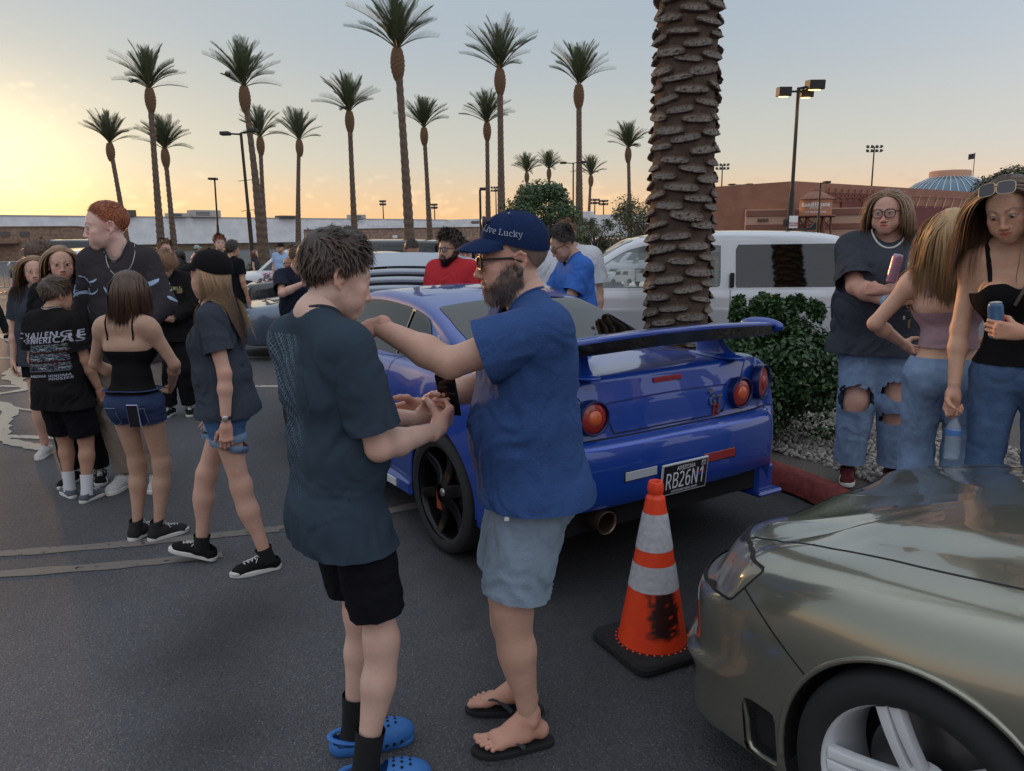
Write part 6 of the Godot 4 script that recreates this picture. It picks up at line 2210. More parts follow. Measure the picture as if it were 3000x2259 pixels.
	who("heavy bearded man in glasses and a red tee",-.56,-7.5,-34,1.72,{"w": 1.42,"belly": .8,"cell": .013,"hcell": .006,"skin": olive,"face": "heavy","hs": 1.12,"head": [-4,2,0],"beard": .95,"beard_hair": 1500,"beard_len": 1.9,"top": {"mat": cloth("red_tee",lin(.52,.035,.045)),"loose": .026,"hem": .78,"sleeve": .75,"sleeve_r": .10},"bottom": pant.call(jeans),"glasses": {"mat": frame,"thick": .0024},
		"hair": {"style": "short","color": Color(.036,.023,.018),"tip": Color(.126,.081,.063),"thick": .05,"sides": .7,"front": .3,"n": 1500,"length": .06,"curl": .9,"lift": .5,"comb": Vector3(.2,0,.6),"width": .0038,"seed": 35}})
	who("young man with round glasses, backward black cap and long dark hair",-.47,-8.2,2,1.66,{"w": 1.12,"cell": .0145,"skin": pale,"face": "full","la": [Vector3(-.05,1.10,.22),Vector3(1,-.5,-.2),"fist"],"ra": [Vector3(.06,1.06,.24),Vector3(-1,-.5,-.2),"fist"],
		"top": {"mat": cloth("steel_tee",lin(.035,.040,.050)),"loose": .026,"hem": .78,"sleeve": .75},"bottom": pant.call(blk_trouser),"cap": {"mat": mats["black_cap"],"turn": 180.0},"glasses": {"mat": frame,"thick": .0018,"rw": .025,"rh": .025,"square": 1.0},
		"hair": {"style": "long","color": Color(.029,.022,.018),"tip": Color(.072,.054,.045),"n": 800,"length": .22,"width": .005,"curl": .5,"seed": 37}})
	who("man in a yellow tee and glasses, half hidden by the cap's brim",-.38,-9.0,-40,1.62,{"w": 1.15,"skin": tan_,"cell": .016,"top": {"mat": cloth("yellow_tee",lin(.62,.44,.02)),"loose": .024,"hem": .78},"bottom": pant.call(jeans),"glasses": {"mat": frame,"thick": .003},"hair": {"style": "buzz","color": brown}})
	who("person in black with a pinkish sleeve print behind the bearded man's beard",-.26,-7.75,60,1.55,{"w": 1.2,"skin": tan_,"cell": .016,"top": {"mat": black,"loose": .026,"hem": .78,"sleeve": .8,"sleeve_r": .1},"bottom": pant.call(blk_trouser),"hair": {"style": "buzz","color": dark}})
	who("man with tall black hair in a bright blue tee bent over his phone",.545,-6.4,-74,1.79,{"w": 1.02,"cell": .012,"hcell": .0042,"skin": olive,"face": "boy","lean": 4.0,"head": [-4,24,0],"watch": 1,
		"la": [Vector3(.08,1.14,.36),Vector3(.6,-1,-.2),"grip",Vector3(-.5,.35,.6),Vector3(-.3,.5,-.7)],"ra": [Vector3(-.06,1.13,.36),Vector3(-.6,-1,-.2),"grip",Vector3(.4,.35,.7),Vector3(.3,.5,-.7)],
		"top": {"mat": cloth("bright_blue_tee",lin(.05,.15,.50)),"loose": .020,"hem": .80,"sleeve": .72,"sleeve_r": .084,"wrinkle": .011},"bottom": pant.call(blk_trouser),"shoes": low.call(canvas_k),"glasses": {"mat": frame,"thick": .002},"buzz": .6,
		"hair": {"style": "short","color": Color(.022,.016,.014),"tip": Color(.081,.063,.054),"thick": .045,"sides": .05,"front": .5,"n": 1600,"length": .055,"curl": .3,"lift": .7,"comb": Vector3(0,.5,.8),"width": .003,"seed": 39,"line": 16.0}})
	who("man in a white tee with a small chest print behind the man in bright blue",.53,-7.05,-16,1.86,{"w": 1.18,"belly": .4,"cell": .013,"skin": fair,"head": [-28,8,0],"top": {"mat": cloth("white_tee",lin(.66,.68,.72)),"loose": .028,"hem": .78,"sleeve": .75,"sleeve_r": .10,"wrinkle": .012},"bottom": pant.call(jeans),"shoes": low.call(canvas_w),
		"hair": {"style": "short","color": Color(.198,.122,.072),"tip": Color(.468,.306,.180),"thick": .014,"n": 1000,"length": .03,"width": .0034,"curl": .2,"seed": 43}})
	who("woman in glasses, oversized dark tee and ripped jeans, arms folded over a pink can",2.28,-4.72,-22,1.80,{"sex": 1,"w": 1.42,"aw": 1.15,"bust": 1.1,"belly": .5,"cell": .0115,"hcell": .0042,"skin": Color(.56,.315,.235),"face": "full","head": [-16,3,2],"gaze": Vector3(-.25,.05,1),"iris": Color(.06,.06,.05),
		"ra": [Vector3(.02,1.12,.345),Vector3(-1,-.7,.2),"grip",Vector3(.8,.25,.15),Vector3(-.1,.35,-.9)],"la": [Vector3(-.02,1.19,.335),Vector3(1,-.7,.2),"fist",Vector3(-.9,.05,.0),Vector3(.1,-.2,-1)],
		"ll": [Vector3(.12,.085,-.02),10.0],"rl": [Vector3(-.13,.085,.03),-2.0],
		"top": {"mat": cloth("washed_black_tee",lin(.052,.058,.072)),"loose": .024,"hem": .80,"sleeve": .92,"sleeve_r": .090,"wrinkle": .013,"flare": .02,"neck": .080},
		"bottom": pant.call(light_jeans,{"loose": .020,"rips": [[-1,Vector3(-.01,.03,.05),Vector3(.10,.085,.14)],[1,Vector3(.0,.09,.05),Vector3(.09,.06,.14)],[1,Vector3(.0,-.08,.05),Vector3(.10,.04,.14)]]}),
		"shoes": low.call(cloth("maroon_leather",lin(.085,.012,.016),.6,.1),{"lace": mat("lace_maroon",lin(.06,.01,.012),.9)}),"glasses": {"mat": frame,"thick": .0026,"rw": .027,"rh": .023},
		"hair": {"style": "long","color": Color(.270,.171,.104),"tip": Color(.567,.378,.223),"thick": .020,"n": 2600,"length": .30,"width": .0032,"curl": .42,"part": -.2,"seed": 45}},.14)
	who("blond woman from behind in a pink knotted crop top and light jeans",2.10,-3.66,158,1.66,{"sex": 1,"w": 1.0,"cell": .011,"skin": Color(.60,.355,.25),"head": [-6,10,0],"side": -3.0,
		"la": [Vector3(.20,1.05,.16),Vector3(1,-.4,-.5),"relaxed"],"ra": [Vector3(-.16,1.05,.20),Vector3(-1,-.4,-.4),"relaxed"],
		"top": {"mat": rib_pink(),"name": "crop_top","cami": true,"loose": .007,"hem": 1.06,"wrinkle": .003,"sleeve": 0.0,"back_y": 1.24,"front_y": 1.30,"strap": .10,"strap_r": .012},
		"bottom": pant.call(light_jeans,{"waist": 1.01,"loose": .017,"ankle": .085,"flare": 1.3,"wrinkle": .008}),"shoes": low.call(canvas_w),
		"hair": {"style": "long","color": Color(.486,.306,.153),"tip": Color(.850,.621,.338),"thick": .018,"n": 2600,"length": .40,"width": .0032,"curl": .30,"seed": 47}},.14)
	who("smiling woman with sunglasses on dark hair, black camisole, holding can and bottle",2.17,-3.22,-34,1.80,{"side": 8.0,"sex": 1,"w": .98,"cell": .011,"hcell": .0042,"skin": Color(.55,.315,.21),"head": [-16,20,0],"gaze": Vector3(-.1,-.5,1),
		"ra": [Vector3(-.235,.84,.10),Vector3(-.5,0,-1),"grip",Vector3(0,-1,.15),Vector3(.5,.1,.8)],"la": [Vector3(-.01,1.13,.34),Vector3(1,-.7,-.1),"grip",Vector3(-.9,.1,.35),Vector3(-.3,.1,-.9)],
		"top": {"mat": mats["black_cami"],"name": "camisole","cami": true,"loose": .012,"hem": .965,"wrinkle": .004,"sleeve": 0.0,"back_y": 1.26,"front_y": 1.31,"strap": .098,"strap_r": .009},
		"bottom": pant.call(jeans,{"waist": .985,"loose": .008}),"shoes": low.call(canvas_w),
		"glasses": {"mat": mat("frame_gold",lin(.45,.36,.25),.3,.8),"thick": .0020,"rw": .031,"rh": .026,"square": .55,"lens": mat("lens_dark",lin(.055,.05,.06),.08),"at": Transform3D(rot(-42,0,0),Vector3(0,.052,.022)),"no_temples": true},
		"hair": {"style": "long","color": Color(.063,.040,.031),"tip": Color(.504,.288,.162),"tipmix": .85,"thick": .014,"n": 2600,"length": .42,"width": .0032,"curl": .22,"seed": 49}},.14)
	who("person walking at the far left beside the crowd barrier",-17.2,-27.6,60,1.30,{"skin": tan_,"cell": .02,"top": {"mat": charcoal,"hem": .8},"bottom": pant.call(blk_trouser),"shoes": low.call(canvas_k),"hair": {"style": "buzz","color": dark},"ll": [Vector3(.09,.085,.2),5.0],"rl": [Vector3(-.09,.09,-.2),-5.0]})
	who("person cut off by the left edge, one dark shoe showing",-9.42,-13.9,95,1.62,{"skin": tan_,"cell": .02,"top": {"mat": black,"hem": .8},"bottom": pant.call(blk_trouser),"shoes": low.call(canvas_k,{"sole": mat("foam_black",lin(.012,.012,.013),.9),"laces": false}),"hair": {"style": "buzz","color": dark},"ll": [Vector3(.09,.085,.26),5.0],"rl": [Vector3(-.09,.085,-.12),-5.0]})

# ---------------------------------------------------------------- printed cloth: u runs round the trunk, .5 is the middle of the printed side
func print_mat(key: String,img: Image) -> StandardMaterial3D:
	var m := mat(key,Color.WHITE,.9)
	m.albedo_texture = ImageTexture.create_from_image(img)
	m.metallic_specular = .25
	return m

func stamp(img: Image,s: String,at: Vector2,size: float,c: Color,skew := 0.0,font := "Droid Sans",weight := 800):   # letters drawn from their outlines
	var t := text(s,size,0.0,font,weight)
	t.depth = 0.0
	var arr := t.surface_get_arrays(0) if t.get_surface_count() else []
	if arr.is_empty(): return
	var v: PackedVector3Array = arr[Mesh.ARRAY_VERTEX]
	var ix: PackedInt32Array = arr[Mesh.ARRAY_INDEX] if arr[Mesh.ARRAY_INDEX] != null else PackedInt32Array(range(v.size()))
	for k in range(0,ix.size(),3):
		var p := []
		for j in 3:
			var q := v[ix[k + j]]
			p.append(at + Vector2(q.x + q.y * .12,-q.y + q.x * skew))
		var lo := Vector2(minf(p[0].x,minf(p[1].x,p[2].x)),minf(p[0].y,minf(p[1].y,p[2].y))).floor()
		var hi := Vector2(maxf(p[0].x,maxf(p[1].x,p[2].x)),maxf(p[0].y,maxf(p[1].y,p[2].y))).ceil()
		for y in range(maxi(0,int(lo.y)),mini(img.get_height(),int(hi.y) + 1)):
			for x in range(maxi(0,int(lo.x)),mini(img.get_width(),int(hi.x) + 1)):
				if Geometry2D.point_is_inside_triangle(Vector2(x + .5,y + .5),p[0],p[1],p[2]): img.set_pixel(x,y,c)

func line_px(img: Image,a: Vector2,b: Vector2,w: float,c: Color):
	var n := int(a.distance_to(b)) + 1
	for k in n + 1:
		var p := a.lerp(b,float(k) / n)
		img.fill_rect(Rect2i(int(p.x - w * .5),int(p.y - w * .5),maxi(1,int(w)),maxi(1,int(w))),c)

func scale_print() -> StandardMaterial3D:   # rows of pale scales that fade out down the left of the back
	var img := Image.create(1024,1024,false,Image.FORMAT_RGB8)
	var base := lin(.038,.056,.078)
	img.fill(base)
	for r in 64:
		for c in 26:
			var at := Vector2(500 - c * 15 - (r % 2) * 7.5 + 60,70 + r * 11)
			var side := sm(0,5,c + (r % 2) * .5) * sm(26,12,c)
			var k: float = (.62 * side) * sm(900,250,at.y) * (.6 + .4 * sin(r * .9 + c * 1.7))
			if c < 1: continue
			var col := base.lerp(Color(.70,.78,.85),k)
			line_px(img,at + Vector2(-7,-2),at + Vector2(0,8),2.2,col)
			line_px(img,at + Vector2(7,-2),at + Vector2(0,8),2.2,col)
			if k > .1: img.fill_rect(Rect2i(int(at.x) - 4,int(at.y) - 3,8,4),base.darkened(.25 * side))
	line_px(img,Vector2(560,60),Vector2(610,360),3,base.darkened(.3))
	return print_mat("scale_print",img)

func race_print() -> StandardMaterial3D:
	var img := Image.create(1024,1024,false,Image.FORMAT_RGB8)
	img.fill(lin(.011,.010,.011))
	var pale := Color(.66,.67,.72)
	stamp(img,"CHALLENGE",Vector2(525,235),62,pale,-.10)
	stamp(img,"OF THE",Vector2(388,300),26,pale,-.10)
	stamp(img,"AMERICAS",Vector2(555,285),62,pale,-.10)
	var g := RandomNumberGenerator.new()
	g.seed = 2
	for row in 3:   # three rows of racing cars, as blurred bands of colour with dark wheels
		for k in 900:
			var x := g.randf_range(375,690)
			var y := 330 + row * 95 + g.randf_range(0,72) - (x - 520) * .10
			var v := g.randf()
			var c := Color(.30,.34,.38).lerp(Color(.55,.58,.60),v) if v > .35 else (Color(.14,.22,.13) if row == 0 else Color(.10,.10,.11))
			if g.randf() < .05: c = Color(.42,.10,.10)
			img.fill_rect(Rect2i(int(x),int(y),g.randi_range(4,20),g.randi_range(2,5)),c)
		for k in 4:
			var cx := 400.0 + k * 78.0
			var cy := 372.0 + row * 95.0 - (cx - 520) * .10
			img.fill_rect(Rect2i(int(cx),int(cy),56,18),Color(.60,.62,.64) if (k + row) % 2 else Color(.20,.26,.34))
			img.fill_rect(Rect2i(int(cx) + 12,int(cy) - 12,30,12),Color(.16,.18,.22))
			for w in 2: img.fill_rect(Rect2i(int(cx) + 6 + w * 34,int(cy) + 10,11,11),Color(.05,.05,.05))
		line_px(img,Vector2(372,428 + row * 95),Vector2(695,396 + row * 95),3,Color(.48,.18,.18) if row < 2 else pale)
	stamp(img,"ARIZONA · SONOMA",Vector2(540,650),24,pale,-.10)
	stamp(img,"HOOSIER",Vector2(632,672),26,pale,-.10)
	return print_mat("race_print",img)

func tribal_print() -> StandardMaterial3D:   # hooked pale flames over chest and sides
	var img := Image.create(1024,1024,false,Image.FORMAT_RGB8)
	img.fill(lin(.042,.036,.040))
	var c := Color(.62,.70,.80)
	var g := RandomNumberGenerator.new()
	g.seed = 6
	for s in [-1,1]:
		for k in 15:
			var p := Vector2(512 + s * g.randf_range(30,330),g.randf_range(220,560))
			var d := Vector2(s * g.randf_range(-.6,1),g.randf_range(-.2,1)).normalized()
			var turn := g.randf_range(-.06,.06)
			var L := g.randi_range(22,46)
			for j in L:
				var w := 11.0 * sin(PI * pow(float(j) / L,.6)) + 1.5
				img.fill_rect(Rect2i(int(p.x - w * .5),int(p.y - w * .5),int(w) + 1,int(w) + 1),c)
				d = d.rotated(turn)
				p += d * 3.2
	return print_mat("tribal_print",img)

func north_print() -> StandardMaterial3D:
	var img := Image.create(1024,1024,false,Image.FORMAT_RGB8)
	img.fill(lin(.010,.010,.012))
	var gold := Color(.62,.47,.22)
	stamp(img,"THE",Vector2(520,300),66,gold)
	stamp(img,"NORTH",Vector2(520,366),66,gold)
	stamp(img,"FACE",Vector2(520,432),66,gold)
	return print_mat("gold_print",img)

func rib_pink() -> StandardMaterial3D:
	if mats.has("rib_pink"): return mats["rib_pink"]
	var m := cloth("rib_pink",lin(.42,.275,.30))
	return m
func place():
	asphalt()
	markings()
	island()
	buildings()
	lamps()
	plants()
	vehicles()
# ---------------------------------------------------------------- ground, kerb, buildings, lamps
func merge_boxes(list: Array) -> Array:
	var a := new_mesh()
	for b in list: a = join(a,box(b[0],b[1],b[2] if b.size() > 2 else 0.0))
	return a

func asphalt():
	var m := vmat("asphalt",.82)
	m.metallic_specular = .4
	var img := Image.create(1024,1024,false,Image.FORMAT_RGB8)
	var g := RandomNumberGenerator.new()
	g.seed = 12
	img.fill(Color(.58,.58,.59))
	for k in 70000:    # stone grains in the binder
		var x := g.randi_range(0,1023)
		var y := g.randi_range(0,1023)
		var v := g.randf_range(.34,.82) if g.randf() < .9 else g.randf_range(.8,1.0)
		var warm := g.randf_range(-.02,.05)
		var s := g.randi_range(1,3)
		img.fill_rect(Rect2i(x,y,s,g.randi_range(1,3)),Color(v + warm,v,v - warm))
	m.albedo_texture = ImageTexture.create_from_image(img)
	var hi := Image.create(1024,1024,false,Image.FORMAT_RGB8)
	hi.fill(Color(.3,.3,.3))
	for k in 26000:
		var x := g.randi_range(2,1020)
		var y := g.randi_range(2,1020)
		var v := g.randf_range(.35,.95)
		var s := g.randi_range(3,6)
		hi.fill_rect(Rect2i(x,y,s,s - 1),Color(v,v,v))
		hi.fill_rect(Rect2i(x + 1,y - 1,s - 2,s + 1),Color(v,v,v))
	hi.bump_map_to_normal_map(4.0)
	m.normal_enabled = true
	m.normal_texture = ImageTexture.create_from_image(hi)
	m.normal_scale = 1.3
	m.uv1_triplanar = true
	m.uv1_world_triplanar = true
	m.uv1_scale = Vector3.ONE / 1.45
	var n1 := noise(2,.35,4)
	var n2 := noise(6,2.2,3)
	var stain_and_shade := [Vector3(-1.3,-2.9,.30),Vector3(-1.05,-2.4,.22),Vector3(-.95,-1.9,.25),Vector3(-1.25,-3.3,.25),Vector3(.6,-4.3,1.1),Vector3(.3,-6.0,1.3),Vector3(1.0,-3.4,.8)]  # oil stains first; the last ones paint the blue car's shade on the ground
	var a := grid(170,170,func(u,v):
		var s: float = u * 2 - 1
		var t: float = v * 2 - 1
		return Vector3(signf(s) * (absf(s) * 9.0 + 391.0 * pow(absf(s),6.0)),0,-4 + signf(t) * (absf(t) * 9.0 + 391.0 * pow(absf(t),6.0))))
	var col := PackedColorArray()
	for p in a[0]:
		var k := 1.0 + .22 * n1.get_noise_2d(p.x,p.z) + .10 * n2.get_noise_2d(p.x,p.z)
		for s in stain_and_shade: k *= 1.0 - .45 * exp(-(Vector2(p.x - s.x,p.z - s.y) / s.z).length_squared())
		if p.x > lerpf(-.15,-2.2,clampf((-p.z - 3.0) / 5.0,0,1)) and p.z < -1.0 and p.x < 2.4: k *= .80  # darker newer asphalt round the blue car, mostly its shade painted in
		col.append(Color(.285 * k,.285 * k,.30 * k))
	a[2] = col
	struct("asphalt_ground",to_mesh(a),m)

func worn(key: String,c: Color,cover: float) -> StandardMaterial3D:
	if mats.has(key): return mats[key]
	var m := mat(key,c,.85)
	var t := NoiseTexture2D.new()
	t.width = 512
	t.height = 512
	t.seamless = true
	t.noise = noise(int(cover * 100),.035,6)
	var r := Gradient.new()
	r.set_color(0,Color(.75,.75,.75,0))
	r.set_color(1,Color(1,1,1,1))
	r.set_offset(0,1.0 - cover - .06)
	r.set_offset(1,1.0 - cover + .06)
	t.color_ramp = r
	m.albedo_texture = t
	m.transparency = BaseMaterial3D.TRANSPARENCY_ALPHA_SCISSOR
	m.alpha_scissor_threshold = .5
	m.uv1_triplanar = true
	m.uv1_world_triplanar = true
	m.uv1_scale = Vector3.ONE / 1.1
	return m

func ribbon(path: Array,w: Array,y := .004,jag := 0.0,sd := 1) -> Array:
	var a := new_mesh()
	var n := noise(sd,3.0,3)
	for k in path.size():
		var d: Vector3 = (path[mini(k + 1,path.size() - 1)] - path[maxi(k - 1,0)]).normalized()
		var x: Vector3 = Vector3(d.z,0,-d.x) * w[mini(k,w.size() - 1)] * .5
		var j := Vector3(n.get_noise_2d(k * .7,0),0,n.get_noise_2d(0,k * .7)) * jag
		a[0].append(Vector3(path[k].x,y,path[k].z) - x + j)
		a[0].append(Vector3(path[k].x,y,path[k].z) + x - j)
		a[1].append(Vector3.UP)
		a[1].append(Vector3.UP)
		if k: a[4].append_array(PackedInt32Array([k * 2 - 2,k * 2 - 1,k * 2,k * 2 - 1,k * 2 + 1,k * 2]))
	return a

func markings():
	var tanp := worn("worn_tan",lin(.165,.145,.125),.80)
	var pale := worn("worn_pale",lin(.42,.38,.33),.75)
	for l in [[[Vector3(-3.6,0,-3.92),Vector3(-2.3,0,-4.13),Vector3(-1.2,0,-4.42),Vector3(-.6,0,-4.75)],.10,0],[[Vector3(-3.4,0,-3.66),Vector3(-2.2,0,-3.84),Vector3(-1.6,0,-3.98)],.10,0],
		[[Vector3(-7.2,0,-7.2),Vector3(-5.6,0,-6.9),Vector3(-4.0,0,-6.6)],.10,1],[[Vector3(-12,0,-16.6),Vector3(-9.3,0,-14.1),Vector3(-6.6,0,-11.0)],.16,1],[[Vector3(-16,0,-15.2),Vector3(-8.0,0,-14.2),Vector3(-4.4,0,-13.8)],.12,1],
		[[Vector3(-18,0,-20.5),Vector3(-10.5,0,-18.6),Vector3(-5,0,-17.9)],.14,1],[[Vector3(-22,0,-26),Vector3(-10,0,-23.5),Vector3(-6,0,-23)],.16,1],[[Vector3(-9.5,0,-9.6),Vector3(-6.4,0,-9.2),Vector3(-2.4,0,-8.9)],.10,1],[[Vector3(-11,0,-11.8),Vector3(-7.4,0,-11.5),Vector3(-3.0,0,-11.2)],.10,1]]:
		struct("painted_line",to_mesh(ribbon(smooth_path(l[0],8),[l[1]],.004,.02)),pale if l[2] else tanp)
	struct("crack_patch",to_mesh(ribbon(smooth_path([Vector3(-6.9,0,-10.6),Vector3(-6.2,0,-9.5),Vector3(-5.75,0,-9.0),Vector3(-5.9,0,-8.5),Vector3(-5.2,0,-7.8),Vector3(-4.9,0,-7.2),Vector3(-4.5,0,-6.6),Vector3(-3.9,0,-6.25)],9),[.12,.2,.16,.3,.34,.22,.3,.26,.14],.006,.05,4)),worn("seal_tan",lin(.36,.32,.26),.86))
	struct("crack_patch",to_mesh(ribbon(smooth_path([Vector3(-5.3,0,-7.9),Vector3(-4.4,0,-7.6),Vector3(-3.8,0,-7.5)],7),[.10,.14,.06],.0065,.03,6)),mats["seal_tan"])

func island():
	var edge := smooth_path([Vector3(-3.6,0,-17.0),Vector3(-2.2,0,-13.4),Vector3(-.35,0,-9.4),Vector3(1.05,0,-6.55),Vector3(1.80,0,-5.22),Vector3(2.06,0,-4.62),Vector3(2.04,0,-4.05),Vector3(1.90,0,-3.4),Vector3(1.98,0,-2.9),Vector3(2.6,0,-2.5)],6)
	var kerb := new_mesh()
	var prof := [Vector2(0,0),Vector2(.012,.125),Vector2(.030,.146),Vector2(.055,.150),Vector2(.17,.150),Vector2(.175,.02)]
	kerb = grid(edge.size() - 1,prof.size() - 1,func(u,v):
		var k := roundi(u * (edge.size() - 1))
		var d: Vector3 = (edge[mini(k + 1,edge.size() - 1)] - edge[maxi(k - 1,0)]).normalized()
		var r := Vector3(-d.z,0,d.x)
		var q: Vector2 = prof[roundi(v * (prof.size() - 1))]
		return edge[k] + r * q.x + Vector3(0,q.y,0))
	var km := mat("red_kerb",lin(.30,.045,.040),.75)
	tri(km,noise_tex(31,.02,512,Color(.55,.52,.52),Color(1,1,1),6),bump_tex(32,.05,256,3.0),.8,.5)
	struct("red_kerb",to_mesh(kerb),km)
	var cm := mat("concrete",lin(.27,.25,.235),.88)
	tri(cm,noise_tex(33,.03,512,Color(.68,.67,.66),Color(1,1,1),6),bump_tex(34,.2,256,3.0),.9,.4)
	var gut := []
	for k in edge.size():
		var d: Vector3 = (edge[mini(k + 1,edge.size() - 1)] - edge[maxi(k - 1,0)]).normalized()
		gut.append(edge[k] - Vector3(-d.z,0,d.x) * .25)
	struct("concrete_gutter",to_mesh(ribbon(gut,[.50],.004)),cm)
	# gravel bed: a sheet of grit with loose stones on it
	var bed := grid(edge.size() - 1,10,func(u,v):
		var k := roundi(u * (edge.size() - 1))
		var d: Vector3 = (edge[mini(k + 1,edge.size() - 1)] - edge[maxi(k - 1,0)]).normalized()
		var r := Vector3(-d.z,0,d.x)
		var p: Vector3 = edge[k] + r * .17
		p = p.lerp(Vector3(maxf(edge[k].x + 2.6,2.0),0,edge[k].z - .2),v)
		return p + Vector3(0,.125 + .02 * sin(p.x * 5.0) * sin(p.z * 4.0),0))
	var bm := mat("grit",lin(.23,.20,.17),.95)
	tri(bm,noise_tex(35,.09,512,Color(.45,.43,.42),Color(1,1,1),4),bump_tex(36,.12,512,6.0),.6,1.0)
	struct("gravel_bed",to_mesh(bed),bm)
	var g := RandomNumberGenerator.new()
	g.seed = 5
	var st := ball(Vector3(.016,.010,.013),Vector3.ZERO,6,4)
	for i in st[0].size(): st[0][i] *= 1.0 + .25 * sin(i * 7.3)
	st[1] = normals_of(st)
	var mm := MultiMesh.new()
	mm.transform_format = MultiMesh.TRANSFORM_3D
	mm.use_colors = true
	mm.mesh = to_mesh(st)
	var list := []
	for k in 15000:
		var z := g.randf_range(-8.0,-3.4)
		var e := 9.9
		for q in edge.size() - 1:
			if (edge[q].z - z) * (edge[q + 1].z - z) <= 0 and edge[q].z != edge[q + 1].z: e = minf(e,lerpf(edge[q].x,edge[q + 1].x,(z - edge[q].z) / (edge[q + 1].z - edge[q].z)))
		if e > 5: continue
		list.append(Transform3D(Basis.from_euler(Vector3(g.randf() * 6,g.randf() * 6,g.randf() * 6)) * g.randf_range(.5,1.5),Vector3(e + .2 + g.randf() * 1.7,.137 + g.randf() * .012,z)))
	mm.instance_count = list.size()
	for k in list.size():
		mm.set_instance_transform(k,list[k])
		var v := g.randf_range(.10,.38)
		mm.set_instance_color(k,Color(v * 1.08,v * .97,v * .86))
	var mi := MultiMeshInstance3D.new()
	mi.multimesh = mm
	mi.material_override = vmat("pebble",.85)
	mi.name = numbered("gravel")
	add_child(mi)
	tag(mi,"loose tan and grey gravel covering the bed behind the red kerb","gravel","","stuff")

func wall_box(parent: Node3D,called: String,a: Vector3,b: Vector3,y0: float,y1: float,thick: float,m: Material,lift := 0.0):
	var d := b - a
	var o := put(called,to_mesh(box(Vector3(d.length(),y1 - y0,thick),Vector3.ZERO)),m,parent)
	var n := Vector3(-d.z,0,d.x).normalized()
	if n.z < 0: n = -n
	o.transform = Transform3D(Basis(Vector3.UP,atan2(-d.z,d.x)),(a + b) * .5 + Vector3(0,(y0 + y1) * .5,0) + n * (lift - thick * .5))
	return o

